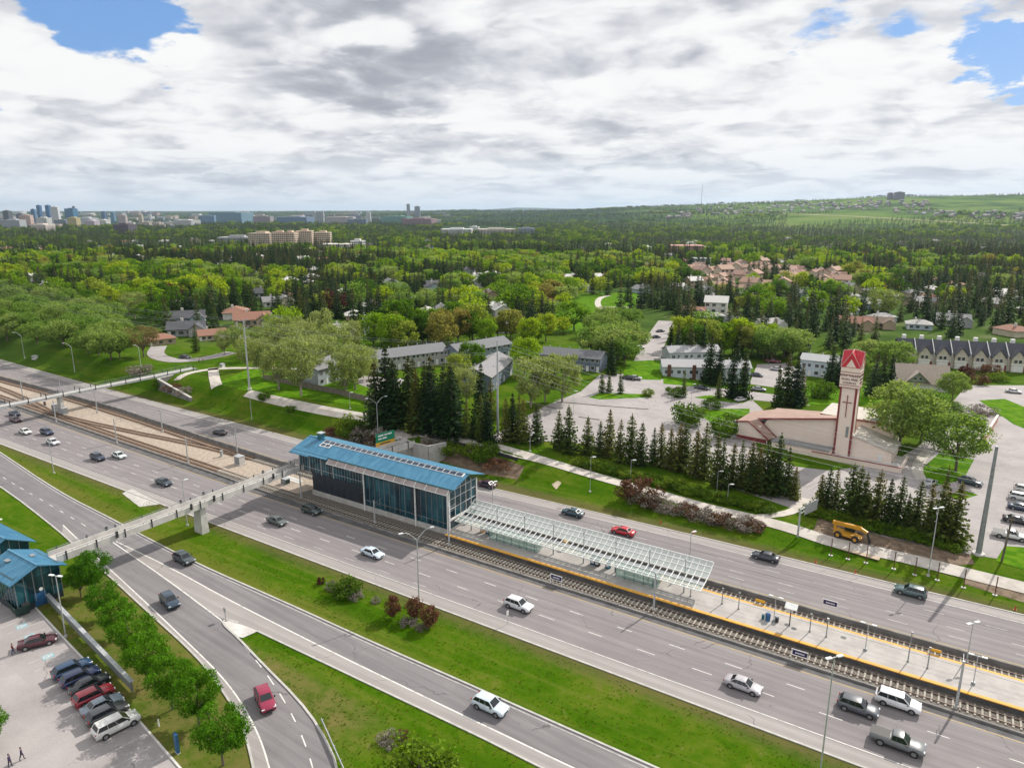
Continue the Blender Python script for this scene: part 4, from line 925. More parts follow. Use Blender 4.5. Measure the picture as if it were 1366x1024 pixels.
p = at(1024, 827, 1.0); t = thing('waste_bin', 'bright blue recycling bin on the open platform', 'bin', p); m = MB(); m.cyl((0, 0, 0), (0, 0, 1.0), .36, .42, 12); m.build('tub', 'panel_blue', t); m = MB(); m.cyl((0, 0, 1.0), (0, 0, 1.28), .45, .25, 12); m.build('lid', 'panel_blue', t); m = MB(); m.box(-.9, -.5, -.2, .2, 0, .8); m.build('side_box', 'teal_metal', t)
p = at(1036, 829, 1.0); t = thing('waste_bin', 'small black litter bin beside the blue recycling bin', 'bin', p); m = MB(); m.cyl((0, 0, 0), (0, 0, .85), .28, .3, 10); m.build('tub', 'dark_metal', t); m = MB(); m.cyl((0, 0, .85), (0, 0, 1.0), .31, .2, 10); m.build('lid', 'grey_metal', t)

# ------------------------------------------------------------------ station house
SX0, SX1, SY0, SY1 = -119.5, -80.5, 102.5, 109.2
t = thing('station_building', 'long station building with a blue gable roof and dark glass walls', 'station', ((SX0 + SX1) / 2, SY0, 0))
O = Vector(((SX0 + SX1) / 2, SY0, 0)); LX = lambda x: x - O.x; LY = lambda y: y - O.y
def sb(name, mat_, *boxes, par=None):
    m = MB()
    for b in boxes: m.box(LX(b[0]), LX(b[1]), LY(b[2]), LY(b[3]), b[4], b[5])
    return m.build(name, mat_, t if par is None else par)
YB = 112.0
sb('plinth', 'concrete', (SX0 - .15, SX1, SY0 - .22, YB, 0, 1.15))
sb('lower_wall', 'dark_cladding', (SX0, -103.2, SY0, YB - .1, 1.15, 5.5))
m = MB()
for k in range(1, 8): x = LX(SX0 + (SX0 - -103.2) * -k / 8); m.box(x - .03, x + .03, LY(SY0) - .025, LY(SY0), 1.2, 5.45)
m.build('panel_joints', 'trim_black', t)
g = sb('curtain_wall', 'teal_glazing', (-103.2, SX1, SY0, YB - .1, 1.15, 9.0))
m = MB()
for k in range(17):
    x = LX(-103.2 + (SX1 + 103.2) * k / 16)
    if k in (9, 10): continue
    w = .07 if k % 4 else .10; m.box(x - w / 2, x + w / 2, LY(SY0) - .07, LY(SY0) - .003, 1.6, 8.95)
m.box(LX(-103.2), LX(SX1), LY(SY0) - .06, LY(SY0) - .004, 2.35, 2.43)
for z in (8.9,): m.box(LX(-103.2), LX(SX1), LY(SY0) - .06, LY(SY0) - .004, z, z + .10)
m.build('mullions', 'grey_metal', g)
sb('wall_panel', 'dark_cladding', (-90.2, -87.9, SY0 - .05, SY0 - .004, 1.9, 8.9))
u = sb('upper_glazing', 'teal_glazing', (-123.4, -103.2, SY0 - .05, YB - .15, 5.5, 9.0))
m = MB()
for x in (-123.3, -120.0, -116.2, -112.5): m.box(LX(x) - .09, LX(x) + .09, LY(SY0) - .2, LY(SY0) - .052, 5.3, 9.2)
for k in range(24): x = LX(-123.2 + 20.0 * k / 24); m.box(x - .025, x + .025, LY(SY0) - .10, LY(SY0) - .052, 5.6, 9.0)
m.box(LX(-123.4), LX(-103.2), LY(SY0) - .12, LY(SY0) - .053, 6.35, 6.43); m.build('window_frame', 'galvanised', u)
sb('floor_slab', 'concrete', (-124.0, SX0, SY0 - .3, YB, 5.1, 5.42))
for x in (-103.2, -88.9, SX1 - .05): m = MB(); m.cyl((LX(x), LY(SY0) - .28, 0), (LX(x), LY(SY0) - .28, 9.3), .17, n=10); m.build('column', 'white_metal', t)
sb('doorway', 'trim_black', (-104.9, -103.9, SY0 - .04, SY0 - .002, 1.2, 3.5))
# gable end towards the platform
e = sb('end_wall', 'teal_glazing', (SX1, SX1 + .12, SY0 + .15, YB - .3, 3.4, 9.15))
m = MB(); xe = LX(SX1) + .12
m.extr([(LY(SY0) + .15, 9.15), (LY(107.2), 11.2), (LY(YB) - .3, 9.15)], 'x', xe - .12, xe, 0); m.build('gable_glass', 'teal_glazing', t)
m = MB()
for k in range(6): y = LY(SY0 + .15 + (YB - .45 - SY0) * k / 5); m.box(xe + .002, xe + .08, y - .06, y + .06, 3.4, 9.2 + 1.6 * (1 - abs(k - 2.5) / 2.5))
for z in (5.4, 7.4, 9.1): m.box(xe + .003, xe + .07, LY(SY0) + .15, LY(YB) - .3, z, z + .09)
m.build('mullions', 'white_metal', e)
sb('end_beam', 'white_metal', (SX1 - .2, SX1 + .35, SY0 - .1, YB - .2, 3.0, 3.38))
sb('end_post', 'white_metal', (SX1 - .02, SX1 + .32, SY0 - .25, SY0 + .1, 1.0, 9.3)); sb('end_post', 'white_metal', (SX1 - .02, SX1 + .3, YB - .4, YB - .1, 1.0, 9.3))
# roof
RX0, RX1, YR, ZR = -125.2, -78.9, 107.4, 11.75
def slope(name, ya, za, yb, zb, x0, x1, mt, th=.16, par=None):
    m = MB(); x0, x1 = LX(x0), LX(x1); ya, yb = LY(ya), LY(yb)
    m.add([(x0, ya, za), (x1, ya, za), (x1, yb, zb), (x0, yb, zb), (x0, ya, za - th), (x1, ya, za - th), (x1, yb, zb - th), (x0, yb, zb - th)], [(0, 1, 2, 3), (7, 6, 5, 4), (0, 4, 5, 1), (1, 5, 6, 2), (2, 6, 7, 3), (3, 7, 4, 0)])
    return m.build(name, mt, t if par is None else par)
EV = 102.2; ze = 10.05; sl_ = (ZR - ze) / (YR - EV)
rf = slope('roof', EV, ze, YR, ZR, RX0, RX1, 'blue_roof'); rb = slope('roof', YR + .02, ZR, 113.0, ze - .1, RX0, RX1, 'blue_roof')
slope('roof_skirt', EV - .75, ze - .75 * sl_, EV - .02, ze - .02 * sl_, RX0, -113.5, 'blue_roof'); slope('roof_skirt', EV - 1.1, ze - 1.1 * sl_ - .1, EV - .76, ze - .76 * sl_ - .02, RX0, -119.0, 'blue_roof')
m = MB()
for k in range(110):
    x = RX0 + .2 + (RX1 - RX0 - .4) * k / 109; m.bar((LX(x), LY(EV), ze + .012), (LX(x), LY(YR) - .05, ZR + .012), .03, .05)
sm_ = m.build('standing_seam', 'blue_roof', rf)
m = MB(); m.box(LX(RX0), LX(RX1), LY(EV) - .10, LY(EV) - .002, ze - .22, ze + .03); m.build('gutter', 'teal_metal', rf)
m = MB(); m.bar((LX(RX0), LY(YR), ZR + .03), (LX(RX1), LY(YR), ZR + .03), .4, .07); m.build('ridge_cap', 'blue_roof', rf)
sk = slope('skylight_strip', YR - 1.35, ZR - 1.35 * sl_ + .10, YR - .28, ZR - .28 * sl_ + .10, -119.4, -79.6, 'white_metal', .08)
m = MB()
for k in range(24):
    xa = LX(-119.2 + 39.4 * k / 24); xb = xa + 39.4 / 24 - .15
    m.quad((xa, LY(YR - 1.27), ZR - 1.27 * sl_ + .112), (xb, LY(YR - 1.27), ZR - 1.27 * sl_ + .112), (xb, LY(YR - .36), ZR - .36 * sl_ + .112), (xa, LY(YR - .36), ZR - .36 * sl_ + .112))
m.build('panes', 'skylight_glass', sk)
sk2 = slope('skylight', YR - 2.5, ZR - 2.5 * sl_ + .10, YR - 1.36, ZR - 1.36 * sl_ + .10, -119.4, -116.2, 'white_metal', .08); m = MB()
for xa in (-119.15, -117.7): m.quad((LX(xa), LY(YR - 2.35), ZR - 2.35 * sl_ + .112), (LX(xa + 1.25), LY(YR - 2.35), ZR - 2.35 * sl_ + .112), (LX(xa + 1.25), LY(YR - 1.5), ZR - 1.5 * sl_ + .112), (LX(xa), LY(YR - 1.5), ZR - 1.5 * sl_ + .112))
m.build('panes', 'skylight_glass', sk2)
m = MB(); m.box(LX(-121.9), LX(-120.7), LY(YR) - .55, LY(YR) + .55, ZR - .3, ZR + 1.25); ch = m.build('vent_stack', 'teal_metal', t); m = MB(); m.box(LX(-122.05), LX(-120.55), LY(YR) - .7, LY(YR) + .7, ZR + 1.25, ZR + 1.42); m.build('cap', 'galvanised', ch)
# sloping brown glass sunshade along the eave
m = MB(); x0, x1 = -113.3, -80.0
m.quad((LX(x0), LY(101.25), 9.0), (LX(x1), LY(101.25), 9.0), (LX(x1), LY(102.25), 9.88), (LX(x0), LY(102.25), 9.88)); ss = m.build('sunshade', 'brown_glass', t); m = MB()
for k in range(13): x = LX(x0 + (x1 - x0) * k / 12); m.bar((x, LY(101.22), 8.99), (x, LY(102.25), 9.92), .11, .12)
m.bar((LX(x0), LY(101.22), 9.0), (LX(x1), LY(101.22), 9.0), .10, .12); m.build('sunshade_frame', 'white_metal', ss)

# ------------------------------------------------------------------ foot bridges
def footbridge(P, Q, label, w=3.0, over=0.0, posts=5.0, th=.55, par=1.15, mat_='pale_concrete', light=False):
    P = Vector(P); Q = Vector(Q); d = Q - P; L = d.length; yaw = math.atan2(d.y, d.x); t = thing('footbridge', label, 'footbridge', P, yaw)
    m = MB(); m.box(0, L, -w / 2, w / 2, -th, -.02); m.build('deck', 'concrete', t)
    for s in (-1, 1):
        m = MB(); y = s * (w / 2 + .06); m.box(0, L, y - .055, y + .055, -th + .05, .22 if light else par - .2); sp = m.build('side_panel', mat_, t)
        m = MB(); m.bar((0, y, par + .1), (L, y, par + .1), .09, .07); 
        k = 0
        while k * posts / 2 < L: m.bar((k * posts / 2, y, par - .4), (k * posts / 2, y, par + .1), .06); k += 1
        m.build('handrail', 'grey_metal', sp)
        k = 0
        while k * posts + 1.5 < L:
            x = k * posts + 1.5; m = MB(); m.box(x - .11, x + .11, y + (s * .06 - .08), y + (s * .06 + .08), -th + .1, par + .25); m.build('bracket', 'dark_metal', sp); k += 1
    return t, L
fb, Lb = footbridge((-123.8, 49.6, 6.0), (-123.3, 102.2, 5.85), 'white footbridge crossing the slip road and near lanes to the station', th=.45, par=1.0)
m = MB(); xp = 27.2; m.add([(xp - .8, -1.35, -6.1), (xp + .8, -1.35, -6.1), (xp + .8, 1.35, -6.1), (xp - .8, 1.35, -6.1), (xp - .55, -1.1, -.44), (xp + .55, -1.1, -.44), (xp + .55, 1.1, -.44), (xp - .55, 1.1, -.44)],
     [(0, 3, 2, 1), (4, 5, 6, 7), (0, 1, 5, 4), (1, 2, 6, 5), (2, 3, 7, 6), (3, 0, 4, 7)]); m.build('pier', 'pale_concrete', fb)
for x in (10, 24.5, 29.5, 44):
    for s in (-1, 1): m = MB(); m.box(x - .2, x + .2, s * 1.75 - .12, s * 1.75 + .12, .2, 1.4); m.build('lamp_box', 'dark_metal', fb)
fb2, Lb2 = footbridge((-239.0, 34, 6.2), (-237.5, 152, 6.2), 'slender grey footbridge crossing the highway at the far left', th=.5, mat_='galvanised', light=True)
for y0 in (105, 75):
    m = MB(); x = y0 - 34; m.box(x - .5, x + .5, -1.1, 1.1, -6.3, -.5); m.build('pier', 'pale_concrete', fb2)
fb3, Lb3 = footbridge((-117.6, 112.2, 5.3), (-114.3, 130.6, 5.3), 'short footbridge from the back of the station to the grass bank', th=.7)
# landing walls
def wall_poly(name, label, pts, z0, ztop, w, matname='concrete'):
    t = thing(name, label, 'retaining wall', (pts[0][0], pts[0][1], 0)); o = Vector((pts[0][0], pts[0][1])); m = MB()
    for (a, za), (b, zb) in zip(list(zip(pts, ztop)), list(zip(pts, ztop))[1:]):
        d = Vector((b[0] - a[0], b[1] - a[1])); n = Vector((-d.y, d.x)).normalized() * w / 2; a2 = Vector(a[:2]) - o; b2 = Vector(b[:2]) - o
        c = [a2 - n, a2 + n, b2 + n, b2 - n]; m.add([(p.x, p.y, z0) for p in c] + [(c[0].x, c[0].y, za), (c[1].x, c[1].y, za), (c[2].x, c[2].y, zb), (c[3].x, c[3].y, zb)], [(0, 3, 2, 1), (4, 5, 6, 7), (0, 1, 5, 4), (1, 2, 6, 5), (2, 3, 7, 6), (3, 0, 4, 7)])
    m.build('wall_body', matname, t)
    m = MB()
    for (a, za), (b, zb) in zip(list(zip(pts, ztop)), list(zip(pts, ztop))[1:]): m.bar((a[0] - o.x, a[1] - o.y, za + .08), (b[0] - o.x, b[1] - o.y, zb + .08), w + .12, .14)
    m.build('coping', 'concrete', t)
wall_poly('retaining_wall', 'concrete landing wall of the short footbridge behind the station', [(-119.5, 132), (-113.2, 130.2), (-108.8, 130.8), (-107.2, 136)], -.3, [5.5, 5.5, 5.3, 5.1], .6)
a = at(173, 517); b = at(225, 532)
wall_poly('retaining_wall', 'sloping concrete wing wall where the far footbridge meets the bank', [(-235.4, 142), (-235.2, 136.2), (-214, 134.6)], -.3, [5.7, 5.5, 2.0], .7, 'barrier_concrete')

# ------------------------------------------------------------------ entrance pavilions at the lower left
def pavilion(x0, x1, y0, y1, ze, zr, label):
    t = thing('entrance_pavilion', label, 'pavilion', ((x0 + x1) / 2, (y0 + y1) / 2, 0)); hx, hy = (x1 - x0) / 2, (y1 - y0) / 2; k = (zr - ze) / hy
    m = MB(); m.box(-hx + .9, hx - .9, -hy + .9, hy - .9, 0, 1.1); m.build('plinth', 'dark_cladding', t)
    m = MB(); m.box(-hx + .9, hx - .9, -hy + .9, hy - .9, 1.1, ze + .45); m.extr([(-hy + .9, ze + .45), (0, zr - .25), (hy - .9, ze + .45)], 'x', hx - 1.1, hx - .9); g = m.build('glass_wall', 'teal_glazing', t)
    m = MB()
    for i in range(9):
        x = -hx + .9 + (2 * hx - 1.8) * i / 8
        for y in (-hy + .9, hy - .9): m.box(x - .05, x + .05, y - .06, y + .06, 1.1, ze + .4)
    for i in range(6):
        y = -hy + .9 + (2 * hy - 1.8) * i / 5
        for x in (-hx + .9, hx - .9): m.box(x - .06, x + .06, y - .05, y + .05, 1.1, ze + .4 + k * (hy - .9 - abs(y)) * (x > 0))
    m.build('mullions', 'grey_metal', g)
    for s in (-1, 1):
        m = MB(); m.add([(-hx, s * hy, ze), (hx, s * hy, ze), (hx, 0, zr), (-hx, 0, zr), (-hx, s * hy, ze - .2), (hx, s * hy, ze - .2), (hx, 0, zr - .2), (-hx, 0, zr - .2)], [(0, 1, 2, 3), (7, 6, 5, 4), (0, 4, 5, 1), (1, 5, 6, 2), (2, 6, 7, 3), (3, 7, 4, 0)])
        r = m.build('roof', 'blue_roof', t); m = MB()
        for i in range(int(2 * hx / .45)): x = -hx + .2 + i * .45; m.bar((x, s * hy, ze + .012), (x, s * .06, zr + .012 - .06 * k), .03, .05)
        m.build('standing_seam', 'blue_roof', r)
    m = MB(); m.bar((-hx, 0, zr + .02), (hx, 0, zr + .02), .35, .08); m.build('ridge_cap', 'blue_roof', t)
    m = MB(); m.box(hx - .9, hx - .86, -.9, .9, .1, 2.4); d = m.build('door', 'panel_blue', t)
    return t
tB = pavilion(-130.4, -120.3, 41.6, 50.2, 5.7, 7.5, 'smaller blue gabled pavilion where the white footbridge lands')
m = MB(); m.cyl((4.22, .2, 2.9), (4.30, .2, 2.9), .30, n=14); m.build('round_sign', 'sign_white', tB)
m = MB(); m.box(-2.4, -1.2, -1.9, -1.2, 7.02, 7.12); m.box(-.8, .2, 1.2, 1.9, 7.0, 7.12); m.build('roof_vent', 'grey_metal', tB)
pavilion(-156, -134.6, 42.6, 51.8, 5.4, 7.8, 'larger blue roofed pavilion at the left edge behind the lamp post')

# guard fence beside the car park
a, b = at(51, 790), at(176, 922.5); d = b - a; t = thing('guard_fence', 'long grey steel fence beside the row of round trees', 'fence', a, math.atan2(d.y, d.x)); L = d.length
m = MB(); m.box(0, L, -.03, .03, .25, 1.45); m.build('panel', 'grey_metal', t)
m = MB(); m.box(-.05, L + .05, -.14, .44, 1.5, 1.57); m.build('top_plate', 'galvanised', t)
for k in range(9): x = L * k / 8; m = MB(); m.bar((x, .12, 0), (x, .12, 1.5), .14); m.build('post', 'grey_metal', t)
p = at(22, 817); t = thing('dumpster', 'dark green metal skip beside the smaller pavilion', 'skip', (p.x, p.y + .5, 0), R(-8)); m = MB()
m.add([(-1.9, -.9, .2), (1.9, -.9, .2), (1.9, .9, .2), (-1.9, .9, .2), (-2.1, -1.1, 1.6), (2.1, -1.1, 1.6), (2.1, 1.1, 1.6), (-2.1, 1.1, 1.6), (-1.95, -.95, 1.6), (1.95, -.95, 1.6), (1.95, .95, 1.6), (-1.95, .95, 1.6), (-1.8, -.8, .5), (1.8, -.8, .5), (1.8, .8, .5), (-1.8, .8, .5)],
      [(0, 3, 2, 1), (0, 1, 5, 4), (1, 2, 6, 5), (2, 3, 7, 6), (3, 0, 4, 7), (4, 5, 9, 8), (5, 6, 10, 9), (6, 7, 11, 10), (7, 4, 8, 11), (8, 9, 13, 12), (9, 10, 14, 13), (10, 11, 15, 14), (11, 8, 12, 15), (12, 13, 14, 15)]); M('skip_green', (.012, .035, .030), (.02, .05, .042), 2, .6); m.build('tub', 'skip_green', t)
for s in (-1, 1): m = MB(); m.box(s * 1.0 - .95, s * 1.0 + .95, .05, 1.12, 1.62, 1.68); m.build('lid', 'trim_black', t)
# stall paint and blue wheelchair symbols
m = MB(); 
for k in range(-2, 24):
    o = KP[2] + kd * (52.6 - k * 2.72) + kn * .35; q = o + Vector((math.cos(ca), math.sin(ca), 0)) * -5.0
    ribbon(m, [o, q], .11, .020, flat=True, step=6)
m.build('parking_lines', 'worn_line', kind='structure')
M('blue_paint', (.20, .38, .44), (.33, .37, .37), 2, .8, coords='World')
for px in ((29, 835), (40, 848.5), (64, 875), (81, 894)):
    p = at(*px); t = thing('wheelchair_symbol', 'blue painted wheelchair symbol on the stall ' + {29: 'nearest the skip', 40: 'second from the skip', 64: 'beside the maroon sedan', 81: 'at the end of the parked row'}[px[0]], 'floor marking', (p.x, p.y, 0), ca - math.pi / 2)
    m = MB(); m.box(-.75, .75, -.75, .75, .0195, .0215); m.build('blue_square', 'blue_paint', t); m = MB()
    m.cyl((-.05, .5, .022), (-.05, .5, .0245), .11, n=10); m.box(-.1, .0, -.05, .38, .022, .0245); m.box(-.1, .28, -.05, .05, .022, .0245); m.box(.2, .3, -.42, .0, .022, .0245); m.box(-.1, .2, .15, .23, .022, .0245)
    for i in range(9): a0 = R(100 + i * 27); a1 = R(100 + (i + 1) * 27); m.bar((-.05 + .33 * math.cos(a0), -.2 + .33 * math.sin(a0), .0235), (-.05 + .33 * math.cos(a1), -.2 + .33 * math.sin(a1), .0235), .07, .002)
    m.build('white_figure', 'sign_white', t)
p = at(237, 1003); t = thing('marker_post', 'blue pillar sign in the grass beside the last round trees', 'sign', p, R(-8)); m = MB(); m.box(-.35, .35, -.14, .14, .05, 2.6); m.build('pillar', 'panel_blue', t); m = MB(); m.box(-.4, .4, -.2, .2, -.05, .05); m.build('base', 'concrete', t)
m = MB(); p = at(212, 968); t = thing('bollard', 'small white marker post in the grass left of the blue pillar', 'bollard', p); m.cyl((0, 0, 0), (0, 0, 1.0), .10, .09, 8); m.build('shaft', 'white_metal', t); m = MB(); m.cyl((0, 0, 1.0), (0, 0, 1.1), .1, .03, 8); m.build('cap', 'galvanised', t)
a, b = at(426, 965), at(452, 1024); t = thing('guard_rail', 'steel guard rail at the bottom of the exit ramp', 'guard rail', a, math.atan2((b - a).y, (b - a).x)); m = MB(); m.box(0, 14, .25, .33, .45, .78); m.build('rail', 'galvanised', t); m = MB()
for k in range(6): m.bar((k * 2.6 + .3, .42, 0), (k * 2.6 + .3, .42, .75), .12)
m.build('posts', 'grey_metal', t)
# ------------------------------------------------------------------ lamps, poles, wires
def arm_lamp(P, h, arms, label, yaw=0.0, group='tall highway lamp posts', reach=2.6, name='street_lamp'):
    t = thing(name, label, 'lamp post', P, yaw, group)
    m = MB(); m.cyl((0, 0, 0), (0, 0, h * .86), .13, .085, 8); m.build('pole', 'galvanised', t)
    m = MB(); m.cyl((0, 0, -.1), (0, 0, .35), .30, .28, 10); m.build('footing', 'concrete', t)
    for s in arms:
        pts = [(s * reach * u, 0, h * .86 + (h * .14) * math.sin(min(1, u * 1.15) * math.pi / 2)) for u in (0, .1, .25, .5, .75, 1)]
        m = MB(); m.tube(pts, [.075, .07, .065, .06, .055, .05]); m.build('arm', 'galvanised', t)
        m = MB(); e = Vector(pts[-1]); m.add([(e.x - .3, -.16, e.z - .04), (e.x + .45, -.13, e.z - .04), (e.x + .45, .13, e.z - .04), (e.x - .3, .16, e.z - .04), (e.x - .3, -.08, e.z + .12), (e.x + .4, -.07, e.z + .08), (e.x + .4, .07, e.z + .08), (e.x - .3, .08, e.z + .12)],
            [(0, 3, 2, 1), (4, 5, 6, 7), (0, 1, 5, 4), (1, 2, 6, 5), (2, 3, 7, 6), (3, 0, 4, 7)]) if s > 0 else m.box(e.x - .45, e.x + .3, -.15, .15, e.z - .05, e.z + .09)
        m.build('lamp_head', 'lamp_lens', t)
    return t
arm_lamp(at(559, 800), 12.6, (-1, 1), 'double armed lamp post beside the russet shrubs in the near verge', R(60))
arm_lamp(at(505, 592), 13.2, (-1, 1), 'double armed lamp post behind the station next to the green road sign', R(60))
arm_lamp(at(33, 478), 11.5, (-1,), 'curved lamp post on the grass slope at the far left edge', R(40)); arm_lamp(at(100, 497), 12, (-1,), 'curved lamp post on the grass slope left of the far footbridge', R(40))
arm_lamp(at(188, 488), 8, (-1,), 'small lamp post beside the grey bush at the far footbridge', R(40), reach=1.2)
def flat_lamp(P, h, label, yaw, n=2, r=.10, heads=True, group='straight lamp posts with flat heads'):
    t = thing('street_lamp', label, 'lamp post', P, yaw, group)
    m = MB(); m.cyl((0, 0, .2), (0, 0, h), r, r * .6, 8); m.build('pole', 'galvanised', t); m = MB(); m.cyl((0, 0, -.1), (0, 0, .3), .28, .25, 10); m.build('footing', 'concrete', t)
    for s in ((-1, 1) if n == 2 else (1,)):
        m = MB(); m.bar((0, 0, h - .05), (s * .6, 0, h - .02), .06); m.box(s * .75 - .38, s * .75 + .38, -.18, .18, h - .07, h + .06); m.build('lamp_head', 'lamp_lens', t)
flat_lamp(at(88, 849), 10.3, 'lamp post with twin flat heads beside the steel fence of the car park', R(20)); 
flat_lamp(at(8, 760), 10.0, 'lamp post with a flat head in front of the larger blue pavilion', R(20))
flat_lamp(at(1094, 1030), 15.2, 'tall lamp post at the bottom edge in front of the tracks', R(50)); flat_lamp(at(1238, 768), 13.0, 'tall lamp post in front of the right end of the spruce row', R(50))
flat_lamp(at(1289, 884), 6.5, 'lamp post on the far barrier near the right edge', R(50)); flat_lamp(at(72, 631), 9.0, 'thin lamp post in the left verge before the footbridge', R(60), 1)
flat_lamp(at(250, 701), 10.0, 'thin lamp post in the verge beside the footbridge pier', R(60), 1); flat_lamp(at(336, 560), 8.0, 'thin lamp post on the grass bank left of the station', R(60), 1)
flat_lamp(at(919, 757), 7.0, 'grey pole on the far barrier beside the canopy tip', R(60), 1); flat_lamp(at(657, 690), 8.0, 'grey pole rising behind the canopy next to the station', R(60), 1)
pl = 'small path lamps along the far bank'
for px, h, l in (((467, 545), 5, 'small path lamp by the grey garage doors of the fence'), ((539, 566), 4.6, 'small path lamp between the spruce block and the far path'), ((577, 582), 4.6, 'small path lamp behind the short footbridge'), ((707, 602), 5.0, 'small path lamp at the left end of the spruce row'),
                 ((787, 656), 8.5, 'slim tall lamp on the verge below the spruce row'), ((841, 640), 5.0, 'small path lamp below the middle of the spruce row'), ((956, 657), 5.2, 'small path lamp below the right part of the spruce row'), ((970, 672), 4.6, 'small path lamp beside the grey hedge'),
                 ((764, 500), 6, 'thin pole in the corner of the church car park'), ((765, 552), 7, 'thin pole in the middle of the church car park'), ((922, 540), 7, 'thin pole beside the round trees behind the church')):
    flat_lamp(at(*px), h, l, R(30), 1, .06, group=pl)
def power_pole(P, h, label, arms, r=.34, matname='galvanised'):
    t = thing('power_pole', label, 'power pole', P, R(-4)); m = MB(); m.cyl((0, 0, .3), (0, 0, h), r, r * .5, 12); m.build('pole', matname, t); m = MB(); m.cyl((0, 0, -.4), (0, 0, .35), r * 2.1, r * 2.1, 14); m.build('footing', 'pale_concrete', t)
    for z in arms:
        for s in (-1, 1):
            m = MB(); m.bar((0, 0, z), (0, s * 1.5, z + .35), .10); m.cyl((0, s * 1.5, z + .35), (0, s * 1.5, z + .8), .10, .07, 6); m.build('insulator_arm', matname, t)
    return t
PA, PB, PC = at(664, 584), at(333, 519), at(1305, 739)
power_pole(PA, 26.0, 'tall pale steel pole rising from the fence at the spruces', (19, 22, 25)); power_pole(PB, 23.0, 'tall pale steel pole in front of the feathery pale trees', (17, 20, 22.5)); power_pole(PC, 21.0, 'massive leaning grey steel pole at the right', (11, 14, 17), .5, 'grey_metal')
m = MB()
def wire(m, a, b, sag, r=.022):
    a, b = Vector(a), Vector(b); m.tube([a.lerp(b, k / 14) - Vector((0, 0, sag * 4 * (k / 14) * (1 - k / 14))) for k in range(15)], r, 4)
PL = Vector((-480, 175, 6)); PR = Vector((160, 150, 2))
for k, z in enumerate((17.35, 20.35, 22.85)):
    for s in (-1, 1):
        w = MB(); zz = (19.4, 22.4, 25.4)[k]; zc = (11.4, 14.4, 17.4)[k]; o = Vector((0, s * 1.5, 0))
        for p, q, sg in ((PL + Vector((0, 0, z)), PB + Vector((0, 0, z)), 4), (PB + Vector((0, 0, z)), PA + Vector((0, 0, zz)), 2.2), (PA + Vector((0, 0, zz)), PC + Vector((0, 0, zc)), 2.2), (PC + Vector((0, 0, zc)), PR + Vector((0, 0, zc)), 2.5)): wire(w, p + o, q + o, sg)
        w.build('power_line', 'galvanised', None, '%s power line strung between the tall steel poles on the %s side' % (('lowest', 'middle', 'top')[k], ('near', 'far')[s > 0]), 'power line', 'power lines along the far bank')
t = thing('wooden_pole', 'short leaning wooden pole in the grass at the right edge', 'pole', at(1336, 749)); m = MB(); m.cyl((0, 0, 0), (.4, 0, 9.0), .19, .14, 8); m.build('shaft', 'bark', t); m = MB(); m.bar((-.2, 0, 8.3), (.9, 0, 8.3), .12); m.build('crossarm', 'bark', t)
# overhead line masts of the railway
cg = 'overhead line masts of the railway'
def mast(P, h, label, side=1):
    t = thing('catenary_mast', label, 'mast', P, 0, cg); m = MB(); m.cyl((0, 0, .3), (0, 0, h), .17, .13, 8); m.build('pole', 'galvanised', t); m = MB(); m.cyl((0, 0, 0), (0, 0, .4), .32, .3, 8); m.build('footing', 'concrete', t)
    m = MB(); m.bar((0, 0, h - .7), (0, side * 2.3, h - .3), .06); m.bar((0, 0, h - 1.5), (0, side * 2.3, h - 1.2), .05); m.bar((0, side * 1.8, h - 1.3), (0, side * 2.0, h - .35), .04); m.build('bracket', 'grey_metal', t)
for px, h, l, s in (((599, 727), 8.2, 'railway mast at the corner of the station gable', 1), ((872, 814), 6.8, 'railway mast at the near track below the canopy tip', 1), ((1275, 944), 7.0, 'railway mast at the near track near the right edge', 1), ((402, 664), 6.4, 'railway mast under the left end of the station', 1), ((500, 697), 5.0, 'railway mast with a box before the station wall', 1),
                    ((31, 532), 7.2, 'railway mast left of the far footbridge', 1), ((75, 563), 7.0, 'railway mast at the near track under the far footbridge', 1), ((130, 551), 7.2, 'railway mast at the far track right of the far footbridge pier', -1), ((156, 591), 7.2, 'railway mast on the tan gravel beside the crossover', 1),
                    ((217, 576), 7.0, 'dark railway mast at the far barrier', -1), ((251, 618), 7.0, 'railway mast at the near track before the white footbridge', 1), ((317, 607), 7.2, 'railway mast behind the white signal cabinet', -1), ((83, 535), 7.0, 'railway mast at the far track beside the far footbridge pier', -1)): mast(at(*px), h, l, s)
for k, (pts, zz) in enumerate(((nt, 5.6), (ft, 5.6))):
    w = MB(); q = resample(smoothline(pts, 2), 20)
    for z, r in ((5.6, .018), (6.6, .018)): w.tube([(p.x, p.y, z) for p in q], r, 4)
    w.build('overhead_wire', 'dark_metal', None, 'overhead wires above the %s track' % ('near', 'far')[k], 'overhead wire')
def cabinet(px, w, d, h, label, rz=0.0, matname='pale_concrete'):
    t = thing('signal_cabinet', label, 'cabinet', at(*px), rz); m = MB(); m.box(-w / 2, w / 2, -d / 2, d / 2, .15, h); m.build('housing', matname, t); m = MB(); m.box(-w / 2 - .08, w / 2 + .08, -d / 2 - .08, d / 2 + .08, h, h + .12); m.build('lid', 'galvanised', t)
    m = MB(); m.box(-w / 2 - .2, w / 2 + .2, -d / 2 - .2, d / 2 + .2, -.1, .15); m.build('base', 'concrete', t); m = MB(); m.box(-w * .4, w * .4, -d / 2 - .012, -d / 2 - .002, .3, h - .15); m.build('door', 'grey_metal' if matname != 'grey_metal' else 'galvanised', t)
